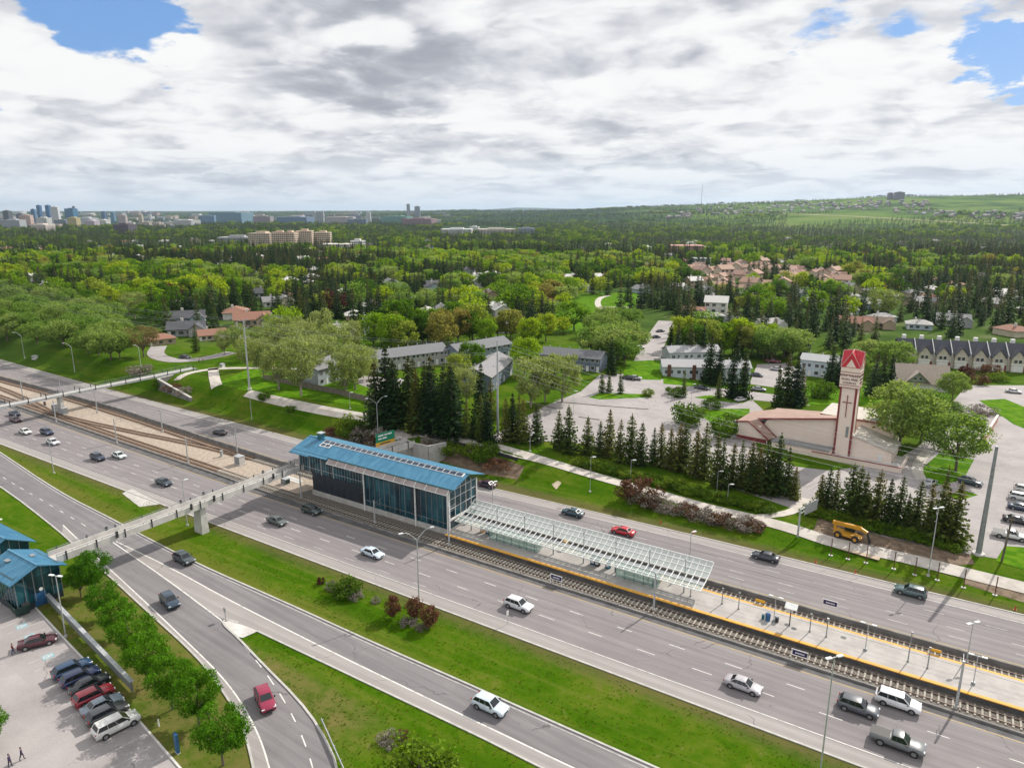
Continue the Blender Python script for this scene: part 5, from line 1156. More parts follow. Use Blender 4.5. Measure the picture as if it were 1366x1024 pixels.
cabinet((320, 619), 2.2, 1.6, 2.2, 'white signal cabinet on the gravel at the left of the station'); cabinet((296, 609), .7, .5, 1.6, 'small tan signal box left of the white cabinet'); cabinet((85, 552), 2.6, 1.6, 2.0, 'grey cabinet group at the foot of the far footbridge pier', matname='grey_metal')
cabinet((74, 549), 1.5, 1.4, 2.4, 'pale cabinet left of the far footbridge pier', matname='galvanised'); cabinet((60, 541), .6, .5, 1.5, 'small brown box left of the far footbridge pier', matname='rust_metal'); cabinet((381, 645), 1.8, 1.2, 1.3, 'green cabinet beneath the end of the white footbridge', matname='skip_green')
cabinet((47, 479), 2.0, 1.6, 1.5, 'white utility box on the grass slope at the left', matname='white_metal'); cabinet((297, 490), 1.4, 1.2, 1.4, 'white utility box on the lawn beside the far path', matname='white_metal')
t = thing('track_crossing', 'pale concrete crossing panel between the tracks left of the station', 'crossing panel', (-134, 106.2, 0), R(-4)); m = MB(); m.box(-6.5, 6.5, -.9, .9, .0, .12); m.build('slab', 'pale_concrete', t); m = MB(); m.box(-6.5, 6.5, -.06, .06, .121, .135); m.build('strip', 'grey_metal', t)

# green exit sign on its gantry, cantilever sign seen from behind
P = Vector((-119.6, 113.0, 0)); C = at(514, 585, 7.7)
t = thing('road_sign', 'green road sign with white lines above a yellow band, behind the station', 'road sign', (C.x, C.y, 1.9), R(80)); m = MB()
m.box(-2.9, 2.9, -.06, .06, 5.3, 7.5); gp = m.build('green_panel', 'sign_green', t); m = MB(); m.box(-2.9, 2.9, -.06, .06, 4.3, 5.25); yp = m.build('yellow_panel', 'sign_yellow', t); m = MB()
for s in (-1, 1):
    for z, w in ((6.75, (1.1, .5, .9)), (5.95, (.7, .9))):
        x = -2.2
        for k in w: m.box(x, x + k * 1.5, s * .062 - .004, s * .062 + .004, z, z + .36); x += k * 1.5 + .25
m.build('lettering', 'sign_white', gp); m = MB()
for s in (-1, 1): m.box(-1.8, 1.6, s * .062 - .004, s * .062 + .004, 4.6, 4.95)
m.build('lettering', 'dark_metal', yp); m = MB()
for x in (-2.2, 2.2): m.bar((x, .25, -1.5), (x, .25, 7.4), .16)
m.bar((-2.9, .25, 5.0), (2.9, .25, 5.0), .14); m.bar((-2.9, .25, 7.0), (2.9, .25, 7.0), .14); m.build('gantry', 'galvanised', t)
b_ = at(1064, 716); t = thing('sign_gantry', 'grey cantilever sign frame beside the path left of the yellow telehandler', 'sign gantry', b_, R(70)); m = MB(); m.cyl((0, 0, 0), (0, 0, 6.0), .2, .17, 10); m.build('pole', 'galvanised', t); m = MB()
for z in (4.9, 5.7): m.bar((0, 0, z), (6.2, 0, z + .5), .13)
for k in range(7): m.bar((k, 0, 4.9 + .08 * k), (k + .5, 0, 5.7 + .08 * k), .06)
m.build('truss_arm', 'galvanised', t); m = MB(); m.box(1.2, 5.8, -.25, -.19, 4.4, 6.6); m.build('sign_back', 'galvanised', t)
for px, l in (((677, 832), 'small white sign at the kerb below the silver SUV'),): 
    t = thing('road_sign', l, 'road sign', at(*px)); m = MB(); m.bar((0, 0, 0), (0, 0, 2.2), .07); m.build('post', 'galvanised', t); m = MB(); m.box(-.03, .03, -.25, .25, 1.5, 2.3); m.build('plate', 'sign_white', t)
t = thing('road_sign', 'small sign at the gore between the slip roads', 'road sign', at(301, 826)); m = MB(); m.bar((0, 0, 0), (0, 0, 2.1), .07); m.build('post', 'grey_metal', t); m = MB(); m.box(-.3, .3, -.04, .0, 1.4, 2.1); m.build('plate', 'galvanised', t)
# orange work markers along the far kerb
for px, l in (((881, 697), 'yellow and orange marker at the far kerb left of the grey hedge end'), ((925, 711), 'orange marker at the far kerb below the grey hedge'), ((1088, 750), 'orange marker at the far kerb below the cantilever sign'), ((1141, 764), 'orange marker at the far kerb below the temporary fence'), ((1354, 813), 'orange marker at the far kerb near the right edge')):
    M('cone_orange', (.42, .09, .035), rough=.6); t = thing('traffic_cone', l, 'traffic cone', at(*px), 0, 'orange markers along the far kerb'); m = MB(); m.cyl((0, 0, .05), (0, 0, .8), .17, .04, 10); m.build('cone', 'cone_orange', t); m = MB(); m.box(-.22, .22, -.22, .22, 0, .05); m.build('base', 'cone_orange', t)

# ------------------------------------------------------------------ far bank: paths, lots, lawns
def pathway(name, pxs, w, matname='path_concrete', dz=.12):
    m = MB(); ribbon(m, smoothline([at(*p) for p in pxs], 2), w, dz, step=2.0); return m.build(name, matname, kind='structure')
pathway('path', [(330, 523), (368, 533), (450, 550), (509, 558), (560, 574), (610, 585), (680, 601), (748, 620), (845, 648), (933, 675), (1040, 699), (1116, 726), (1187, 739), (1282, 763), (1390, 790)], 3.4)
pathway('path', [(236, 507), (262, 495), (300, 491), (345, 491), (400, 492)], 3.0); pathway('path', [(284, 491), (286, 505), (289, 515)], 3.6); pathway('path', [(1010, 690), (1060, 684), (1075, 665)], 2.2)
pathway('path', [(500, 570), (530, 577), (560, 573)], 4.5); pathway('path', [(212, 462), (205, 474), (230, 482), (262, 480), (290, 475), (310, 470)], 6.5, 'lot_asphalt'); pathway('path', [(803, 414), (796, 405), (800, 397), (813, 394)], 4); pathway('path', [(800, 409), (820, 410), (842, 410)], 3)
pathway('road', [(862, 281.5), (960, 283), (1060, 286.5), (1170, 291), (1280, 297), (1400, 304)], 26, 'pale_verge', 1.2)
pathway('path', [(1230, 640), (1222, 628), (1228, 612), (1240, 600)], 2.5)
lot = [(640, 598), (690, 562), (728, 541), (775, 522), (800, 500), (886, 506), (960, 520), (1000, 530), (1028, 556), (1006, 575), (1010, 600), (1060, 622), (1110, 628), (1195, 614), (1230, 592), (1250, 560), (1262, 545), (1340, 556), (1430, 585), (1430, 770), (1330, 745), (1270, 735), (1180, 716), (1062, 680), (900, 624), (780, 592), (720, 588)]
sheet('car_park', [at(*p) for p in lot], 'lot_asphalt', .045, True, 4.0)
sheet('street', [at(*p) for p in ((792, 508), (812, 497), (900, 508), (1000, 522), (1080, 532), (1080, 541), (990, 532), (880, 520))], 'lot_asphalt', .055, True, 4.0)
pathway('street', [(862, 486), (870, 462), (882, 440), (890, 428)], 10, 'lot_asphalt', .05); pathway('street', [(1060, 355), (1040, 346), (1018, 341)], 12, 'lot_asphalt', .2)
sheet('street', [at(*p) for p in ((1000, 512), (1010, 486), (1050, 484), (1075, 498), (1075, 522))], 'lot_asphalt', .05, True, 4.0)
sheet('street', [at(*p) for p in ((1262, 546), (1290, 514), (1420, 514), (1420, 575), (1340, 548), (1290, 553))], 'lot_asphalt', .05, True, 4.0)
sheet('street', [at(*p) for p in ((425, 512), (470, 500), (540, 505), (520, 535), (440, 522))], 'lot_asphalt', .05, True, 4.0)
for pts in ([(830, 506), (836, 482), (888, 480), (882, 507)], [(1306, 534), (1340, 532), (1400, 556), (1420, 592), (1352, 566)], [(1226, 628), (1258, 600), (1300, 612), (1285, 640), (1240, 650)], [(1262, 662), (1282, 653), (1305, 660), (1280, 668)],
            [(1328, 748), (1340, 728), (1430, 735), (1430, 780)], [(885, 512), (884, 500), (1000, 512), (1000, 519)], [(925, 530), (945, 527), (1005, 532), (990, 538)], [(785, 530), (800, 524), (866, 526), (868, 530), (800, 533)], [(930, 548), (960, 545), (1000, 545), (1000, 556), (950, 566)],
            [(1060, 520), (1120, 505), (1180, 520), (1180, 540), (1060, 540)], [(290, 512), (330, 492), (420, 492), (500, 520), (480, 540), (360, 528)], [(700, 430), (770, 392), (850, 390), (845, 440), (790, 450)]):
    sheet('lawn', [at(*p) for p in pts], 'lawn', .065, True, 4.0)
# worn stall lines and low kerbs of the big lots
m = MB()
def stalls(p0, p1, n, dx, dy, L):
    a, b = at(*p0), at(*p1)
    for k in range(n):
        p = a.lerp(b, k / (n - 1)); ribbon(m, [p, p + Vector((dx, dy, 0)).normalized() * L], .13, .065, step=2)
stalls((700, 566), (860, 590), 22, .35, 1, 5.2); stalls((738, 545), (862, 553), 18, .35, 1, 5.0); stalls((740, 534), (860, 541), 18, .3, 1, 4.6); stalls((1070, 650), (1180, 690), 14, .3, 1, 5); stalls((1392, 640), (1330, 700), 9, -1, .1, 5.5)
m.build('parking_lines', 'worn_line', kind='structure')
m = MB()
for pts in (((742, 536), (800, 541), (865, 546)), ((702, 536), (722, 541), (742, 545)), ((772, 556), (800, 560)), ((1240, 600), (1262, 605), (1300, 613))): kerbline(m, [at(*p) for p in pts], .5, .2)
m.build('kerb', 'barrier_concrete', kind='structure')
# dug-up ground and plywood by the telehandler
sheet('bare_soil', [at(*p) for p in ((1082, 716), (1092, 690), (1130, 694), (1200, 716), (1290, 732), (1300, 752), (1240, 758), (1180, 742), (1120, 728))], 'soil', .03, True, 3.0)
sheet('bare_soil', [at(*p) for p in ((1288, 768), (1340, 782), (1400, 800), (1400, 814), (1340, 796), (1285, 778))], 'soil', .03, True, 3.0)
sheet('bare_soil', [at(*p) for p in ((560, 588), (640, 602), (700, 622), (690, 640), (640, 632), (575, 612))], 'soil', .03, True, 3.0); sheet('bare_soil', [at(*p) for p in ((432, 572), (480, 580), (520, 590), (505, 606), (470, 604), (440, 590))], 'soil', .03, True, 3.0)
sheet('bare_soil', [at(*p) for p in ((736, 646), (744, 641), (749, 644), (742, 653))], 'pale_soil', .04, True, 3.0)
pw = [at(*p) for p in ((1118, 733), (1126, 724), (1178, 737), (1172, 749))]; t = thing('plywood_sheets', 'pale plywood laid over the path in front of the telehandler', 'plywood', pw[0]); m = MB(); m.prism([(p.x - pw[0].x, p.y - pw[0].y) for p in pw], .15, .24); m.build('boards', 'pale_soil', t)
m = MB(); m.bar((pw[0] - pw[0]) + Vector((0, 0, .26)), (pw[3] - pw[0]) + Vector((0, 0, .26)), .12, .06); m.build('batten', 'fence_wood', t)
# temporary fence posts on concrete feet
for k, px in enumerate(((1108, 741), (1131, 746), (1155, 751), (1192, 759), (1220, 767), (1250, 774), (1285, 784), (1327, 794))):
    t = thing('fence_post', '%s rusty fence post on a white foot along the dug path' % ('first', 'second', 'third', 'fourth', 'fifth', 'sixth', 'seventh', 'eighth')[k] + ', counted from the left', 'post', at(*px), 0, 'rusty fence posts on white feet')
    m = MB(); m.cyl((0, 0, .1), (0, 0, 3.5), .085, n=6); m.build('shaft', 'rust_metal', t); m = MB(); m.box(-.35, .35, -.22, .22, -.05, .18); m.build('foot', 'pale_concrete', t)
def board_fence(name, label, pxs, h, matname='fence_wood', post=2.4):
    pts = resample(smoothline([at(*p) for p in pxs], 1), post); t = thing(name, label, 'fence', (pts[0].x, pts[0].y, 0)); m = MB(); o = pts[0]; p_ = MB()
    for i, p in enumerate(pts):
        z = float(gz(p.x, p.y)); p_.bar((p.x - o.x, p.y - o.y, z - .1), (p.x - o.x, p.y - o.y, z + h + .12), .14)
        if i: q = pts[i - 1]; zq = float(gz(q.x, q.y)); m.bar((q.x - o.x, q.y - o.y, zq + h / 2 + .05), (p.x - o.x, p.y - o.y, z + h / 2 + .05), .05, h - .1)
    m.build('boards', matname, t); b = p_.build('posts', matname, t)
board_fence('board_fence', 'long weathered board fence behind the far path', [(352, 506), (400, 516), (470, 530), (540, 552), (600, 571), (655, 586)], 1.9)
board_fence('path_railing', 'low dark railing along the path beside the retaining wall', [(560, 580), (600, 592), (640, 600), (690, 615)], 1.0, 'dark_metal', 2.0)
def telehandler(P, rz):
    t = thing('telehandler', 'yellow telehandler with its boom lowered beside the plywood', 'construction vehicle', P, rz); M('machine_yellow', (.62, .30, .015), (.55, .26, .02), 1, .4, coat=.3)
    m = MB(); loft(m, [[(x, -w, z0), (x, w, z0), (x, w, z1), (x, -w, z1)] for x, w, z0, z1 in ((-2.6, .7, .7, 1.2), (-2.2, .85, .6, 1.35), (.2, .85, .6, 1.3), (2.0, .8, .6, 1.15), (2.5, .7, .7, 1.0))], smooth=False); m.build('body', 'machine_yellow', t)
    m = MB(); m.add([(-.9, .1, 1.5), (.9, .1, 1.5), (.9, 1.0, 1.5), (-.9, 1.0, 1.5), (-.8, .2, 2.7), (.5, .2, 2.7), (.5, .95, 2.7), (-.8, .95, 2.7)], [(0, 3, 2, 1), (4, 5, 6, 7), (0, 1, 5, 4), (1, 2, 6, 5), (2, 3, 7, 6), (3, 0, 4, 7)]); m.build('cab', 'car_glass', t)
    m = MB(); m.box(-.85, .55, .15, 1.0, 2.7, 2.82); m.build('cab_roof', 'trim_black', t)
    m = MB(); m.bar((-2.9, -.45, 2.75), (2.4, -.45, 3.0), .6, .66); m.bar((2.2, -.45, 3.0), (3.5, -.45, 2.5), .42, .46); m.bar((-2.4, -.45, 1.2), (-2.4, -.45, 2.6), .5, .4); m.build('boom', 'machine_yellow', t); m = MB(); m.bar((3.45, -.45, 2.5), (4.0, -.35, .8), .35); m.box(3.9, 4.0, -.9, .5, .3, 1.2); m.box(4.0, 5.1, -.8, -.65, .3, .38); m.box(4.0, 5.1, .2, .35, .3, .38); m.build('forks', 'trim_black', t)
    for x in (-1.6, 1.6):
        for y in (-1.05, 1.05): m = MB(); m.cyl((x, y - .22, .68), (x, y + .22, .68), .68, n=14); w = m.build('wheel', 'black_rubber', t); m = MB(); m.cyl((x, y - .23, .68), (x, y + .23, .68), .34, n=10); m.build('rim', 'machine_yellow', w)
telehandler(at(1131, 718), R(-12))

# ------------------------------------------------------------------ church
def church():
    a, b = at(1110.8, 605.5), at(1132.7, 609.6); d = b - a; yaw = math.atan2(d.y, d.x); t = thing('church', 'cream church with a tall square tower and brown roof', 'church', (a.x, a.y, float(gz(a.x, a.y))), yaw); W = d.length; print('church width', W, math.degrees(yaw))
    TZ = 18.2; CZ = 23.4
    m = MB(); m.box(0, W, 0, W, -.4, TZ); tw = m.build('tower', 'cream_stucco', t)
    m = MB(); c = .42
    for x, y in ((0, 0), (W, 0), (W, W), (0, W)): m.box(x - (c if x else .06), x + (.06 if x else c), y - (c if y else .06), y + (.06 if y else c), -.3, TZ - .003)
    m.build('corner_strips', 'red_trim', tw)
    m = MB(); e = .28; m.box(-e, W + e, -e, W + e, TZ, CZ); bl = m.build('belfry', 'cream_stucco', t); m = MB()
    for z in (TZ - .1, CZ - 1.3, CZ - 2.0, TZ + .55): m.box(-e - .06, W + e + .06, -e - .06, W + e + .06, z, z + .14)
    m.build('bands', 'red_trim', bl)
    # four gables meeting at the top
    m = MB(); g = MB(); e2 = MB(); H = 3.9; o = W / 2; ap = Vector((o, o, CZ + H + .4)); h = o + e + .1
    for k in range(4):
        ca_, sa_ = math.cos(k * math.pi / 2), math.sin(k * math.pi / 2)
        def rp(x, y, z): return (o + x * ca_ - y * sa_, o + x * sa_ + y * ca_, z)
        l, r_, tp = rp(-h, -h, CZ), rp(h, -h, CZ), rp(0, -h - .1, CZ + H)
        li, ri, ti = rp(-h * .50, -h - .03, CZ + .12), rp(h * .50, -h - .03, CZ + .12), rp(0, -h - .10, CZ + H * .55)
        m.add([l, tp, rp(0, 0, CZ + H + .4)], [(0, 1, 2)]); m.add([r_, tp, rp(0, 0, CZ + H + .4)], [(0, 1, 2)])
        m.add([l, r_, tp], [(0, 1, 2)]); g.add([li, ri, ti], [(0, 1, 2)]); e2.bar(l, tp, .16, .16); e2.bar(r_, tp, .16, .16); e2.bar(tp, rp(0, 0, CZ + H + .4), .14, .14)
    rf = m.build('roof', 'bright_red_roof', t); M('salmon_edge', (.58, .30, .28), (.64, .36, .33), 1, .6); g.build('gable_panel', 'cream_stucco', rf); e2.build('edge_highlight', 'salmon_edge', rf)  # salmon bars paint the pink highlight lines along the gable edges
    m = MB(); m.box(W / 2 - .09, W / 2 + .09, -.12, -.02, 10.4, 16.2); m.box(W / 2 - 1.1, W / 2 + 1.1, -.13, -.021, 14.2, 14.4); m.build('cross', 'red_trim', t)
    m = MB(); m.box(W * .62, W * .78, -.1, -.01, 5.2, 8.0); m.build('louvre', 'grey_metal', t)
    m = MB()
    for k in range(4):
        for s in (0,): m.box(W + .01, W + .1, W * .2, W * .8, 9.2 + k * 2.2, 10.4 + k * 2.2)
    for side in (0, 1):
        for line, z, sz in (('BOW VALLEY', 21.05, .82), ('EVAN. FREE', 20.1, .74), ('CHURCH', 19.2, .74)):
            cu = bpy.data.curves.new('lettering', 'FONT'); cu.body = line; cu.size = sz; cu.align_x = 'CENTER'; cu.extrude = .02; cu.offset = .012
            tmp = bpy.data.objects.new('lettering_tmp', cu); COL.objects.link(tmp); bpy.context.view_layer.update(); me = bpy.data.meshes.new_from_object(tmp.evaluated_get(bpy.context.evaluated_depsgraph_get())); bpy.data.objects.remove(tmp); me.materials.clear(); me.materials.append(MATS['letter_dark']); o_ = bpy.data.objects.new('lettering', me); COL.objects.link(o_); o_.parent = bl
            if side == 0: o_.location = (W / 2, -e - .03, z); o_.rotation_euler = (R(90), 0, 0)
            else: o_.location = (W + e + .03, W / 2, z); o_.rotation_euler = (R(90), 0, R(90))
    # nave to the left: a wall that climbs towards the tower, its roof falling away behind
    NL = 18.5
    m = MB(); fr = [(-NL, 0), (0, 0), (0, 9.4), (-NL + 1.2, 6.4), (-NL + .4, 5.0)]; D = 17.0
    m.extr(fr, 'y', .6, 1.2, 0); m.box(-NL, -.05, 1.2, D, -.4, 4.7); m.extr([(1.2, 4.7), (D, 4.7), (D, 6.5), (1.2, 9.1)], 'x', -.4, -.05); nv = m.build('nave_wall', 'cream_stucco', t)
    m = MB(); th = .3
    m.add([(-NL - 1.4, -.1, 6.3), (.0, -.1, 9.75), (.0, D + .5, 6.9), (-NL - 1.4, D + .5, 5.2), (-NL - 1.4, -.1, 6.0), (.0, -.1, 9.45), (.0, D + .5, 6.6), (-NL - 1.4, D + .5, 4.9)], [(0, 1, 2, 3), (7, 6, 5, 4), (0, 4, 5, 1), (1, 5, 6, 2), (2, 6, 7, 3), (3, 7, 4, 0)])
    r2 = m.build('nave_roof', 'brown_roof', t); m = MB(); m.bar((-NL - 1.4, -.2, 6.15), (-.1, -.2, 9.6), .18, .42); m.bar((-NL - 1.2, -.22, 6.0), (-NL + 4.1, -.22, 1.65), .16, .42); m.build('fascia', 'red_trim', r2)
    A_, B_, C_, D_ = (-NL - 1.2, -.15, 6.1), (-NL + 4.0, -.15, 1.75), (-NL + 2.4, -2.4, 1.45), (-NL - 3.2, -2.4, 5.7)
    m = MB(); m.add([A_, B_, C_, D_] + [(p[0], p[1], p[2] - .2) for p in (A_, B_, C_, D_)], [(0, 3, 2, 1), (4, 5, 6, 7), (0, 1, 5, 4), (1, 2, 6, 5), (2, 3, 7, 6), (3, 0, 4, 7)])
    E_ = [(-NL - 6.5, -2.4, 5.15), D_, A_, (-NL - 1.4, D * .9, 5.3), (-NL - 6.5, D * .6, 4.9)]; m.add(E_ + [(p[0], p[1], p[2] - .2) for p in E_], [(0, 1, 2, 3, 4), (9, 8, 7, 6, 5)] + [(i, (i + 1) % 5, 5 + (i + 1) % 5, 5 + i) for i in range(5)])
    m.build('side_roof', 'brown_roof', t)
    m = MB(); m.extr([(-NL - 6.2, 0), (-NL + 2.1, 0), (-NL + 2.1, 1.35), (-NL - 3.2, 5.45), (-NL - 6.2, 4.9)], 'y', -2.0, -1.6); m.box(-NL - 6.2, -NL, -1.6, D * .55, -.4, 4.6); m.build('side_wing', 'cream_stucco', t); m = MB(); m.bar((-NL - 6.6, -2.5, 5.05), (-NL - 3.2, -2.5, 5.65), .18, .34); m.bar((-NL - 3.2, -2.5, 5.65), (-NL + 2.5, -2.5, 1.4), .18, .36); m.box(-NL - 6.2, -NL + 1.9, -2.04, -2.01, .1, 1.2); m.build('wing_trim', 'red_trim', t)
    # low front rooms, annexe on the right, terraces
    m = MB(); m.box(-NL + 3.8, -.2, -3.6, .55, -.3, 1.55); lb = m.build('low_front', 'cream_stucco', t); m = MB(); m.box(-NL + 3.6, -.1, -3.8, .5, 1.55, 1.72); m.build('low_roof', 'grey_metal', lb)
    m = MB(); m.box(-4, 16.5, -5.2, -4.9, -.6, 1.3); m.box(-10, -4, -5.0, -4.7, -.6, 1.1); m.box(16.2, 16.5, -4.9, 6, -.6, 1.3); w = m.build('terrace_wall', 'cream_stucco', t); m = MB(); m.box(-4.1, 16.6, -5.3, -4.8, 1.3, 1.4); m.build('coping', 'red_trim', w)
    m = MB(); m.box(-10, 16.2, -4.7, 8, -.6, .25); m.build('terrace', 'pale_concrete', t)
    m = MB(); m.extr([(W, 0), (13.5, 0), (13.5, 2.9), (W, 5.8)], 'y', .5, 11); an = m.build('annexe', 'cream_stucco', t); m = MB(); m.add([(W - .02, .2, 6.0), (14, .2, 3.05), (14, 11.3, 3.05), (W - .02, 11.3, 6.0), (W - .02, .2, 5.75), (14, .2, 2.8), (14, 11.3, 2.8), (W - .02, 11.3, 5.75)], [(0, 1, 2, 3), (7, 6, 5, 4), (0, 4, 5, 1), (1, 5, 6, 2), (2, 6, 7, 3), (3, 7, 4, 0)]); m.build('annexe_roof', 'tar_roof', an)
    m = MB(); m.box(10.4, 11.4, .44, .49, .1, 2.1); m.build('door', 'white_trim', an)
    m = MB(); m.box(-6, 12, 11.2, 24, -.3, 7.2); bk = m.build('rear_hall', 'cream_stucco', t); m = MB(); m.box(-6.4, 12.4, 10.8, 24.4, 7.2, 7.5); m.build('rear_roof', 'tar_roof', bk); m = MB(); m.box(-6.45, 12.45, 10.75, 10.798, 7.05, 7.45); m.build('rear_fascia', 'red_trim', bk)
    m = MB()
    for k in range(2): m.box(12.0, 12.05, 13 + k * 4.5, 15.6 + k * 4.5, 1, 6.0)
    m.build('window', 'brown_glass', bk)
church()
t = thing('garden_wall', 'pink brick wall beside the lane right of the church', 'wall', at(1312, 590), 0); a, b = at(1312, 592), at(1330, 563); d = b - a; m = MB(); m.bar((0, 0, .9), (d.x, d.y, .9), .5, 1.9); M('pink_brick', (.50, .27, .19), (.58, .33, .24), 2, .9); m.build('brickwork', 'pink_brick', t); m = MB(); m.bar((0, 0, 1.92), (d.x, d.y, 1.92), .65, .16); m.build('coping', 'pale_concrete', t)
# ------------------------------------------------------------------ houses
def pane_box(t, x, z, w, h, y, par, mt='window_glass'):
    m = MB(); m.box(x - w / 2, x + w / 2, y - .05, y - .005, z, z + h); o = m.build('window', mt, par)
    m = MB(); f = .09
    m.box(x - w / 2 - f, x + w / 2 + f, y - .075, y - .051, z - f, z); m.box(x - w / 2 - f, x + w / 2 + f, y - .075, y - .051, z + h, z + h + f)
    m.box(x - w / 2 - f, x - w / 2, y - .075, y - .051, z, z + h); m.box(x + w / 2, x + w / 2 + f, y - .075, y - .051, z, z + h); m.build('frame', 'white_trim', o)
def gable(mb_roof, x0, x1, y0, y1, z0, zr, e=.5, th=.22):
    """roof with its ridge along x, eaves e beyond the walls"""
    yc = (y0 + y1) / 2; k = (zr - z0) / (yc - y0)
    for a, s in ((y0 - e, 1), (y1 + e, -1)):
        zl = z0 - e * k; mb_roof.add([(x0 - e, a, zl), (x1 + e, a, zl), (x1 + e, yc, zr), (x0 - e, yc, zr), (x0 - e, a, zl - th), (x1 + e, a, zl - th), (x1 + e, yc, zr - th), (x0 - e, yc, zr - th)], [(0, 1, 2, 3), (7, 6, 5, 4), (0, 4, 5, 1), (1, 5, 6, 2), (2, 6, 7, 3), (3, 7, 4, 0)])
def terrace(pa, pb, D, h, hr, wall, roof, label, units=6, group=None, name='terraced_house', cat='house', storeys=2, chim=None, doors=True, feet=0.0):
    a, b = at(*pa), at(*pb); d = b - a; L = math.hypot(d.x, d.y); yaw = math.atan2(d.y, d.x); z = min(float(gz(a.x, a.y)), float(gz(b.x, b.y)))
    t = thing(name, label, cat, (a.x, a.y, z), yaw, group)
    m = MB(); m.box(0, L, 0, D, -1.5, h - .12); m.extr([(0, h - .12), (D / 2, h + hr - .3), (D, h - .12)], 'x', .02, L - .02); w = m.build('wall', 'siding', t, color=wall)
    m = MB(); gable(m, 0, L, 0, D, h, h + hr); r = m.build('roof', 'roof_shingle', t, color=roof)
    u = L / units
    for k in range(units):
        for s in range(storeys):
            zz = .9 + s * 2.75
            pane_box(t, (k + .30) * u, zz, min(1.5, u * .3), 1.25, 0, w)
            if s or not doors: pane_box(t, (k + .72) * u, zz, min(1.2, u * .24), 1.25, 0, w)
        if doors: m = MB(); m.box((k + .66) * u, (k + .66) * u + 1.0, -.05, -.005, 0, 2.1); m.build('door', 'white_trim', t)
        if chim: m = MB(); x = (k + .5) * u; m.box(x - .6, x + .6, -.65, -.06, 0, h + .6); m.build('brick_chimney', 'rust_metal', t) if k % 2 == 0 else None
        m = MB(); x = (k + .5) * u; m.cyl((x, D * .62, h), (x, D * .62, h + hr + .5), .16, n=6); m.build('vent_pipe', 'galvanised', r)
    return t
GW, GR = (.30, .32, .35), (.20, .205, .22)
terrace((425, 516), (456, 506), 9, 6.0, 2.2, (.42, .46, .52), (.235, .235, .25), 'blue grey townhouse end unit behind the board fence', 2)
terrace((496, 498), (598, 484), 10, 5.2, 2.2, (.42, .41, .40), GR, 'long grey roofed townhouse row behind the dark spruce block', 8)
terrace((613, 487), (682, 474), 10, 5.2, 2.3, (.20, .26, .33), GR, 'grey roofed townhouse row with a blue gable beside the steel pole', 5)
terrace((655, 524), (684, 498), 11, 5.4, 2.5, (.13, .17, .23), (.27, .265, .28), 'dark blue gabled townhouse behind the steel pole', 3)
terrace((720, 489), (800, 497), 9, 5.2, 2.0, (.16, .20, .27), (.17, .175, .19), 'dark blue townhouse row with white garage doors beyond the car park', 6)
terrace((884, 501), (1000, 513), 9, 6.4, 1.8, (.60, .66, .74), (.44, .44, .46), 'pale blue terrace with brick chimneys and grey roof', 7, chim=True)
terrace((893, 484), (960, 488), 9, 6.2, 1.8, (.50, .54, .60), (.40, .40, .42), 'pale terrace half hidden behind the pale blue terrace', 4)
terrace((1066, 500), (1118, 506), 10, 6.4, 1.6, (.58, .66, .76), (.42, .43, .45), 'white blue house among the trees left of the church tower', 3)
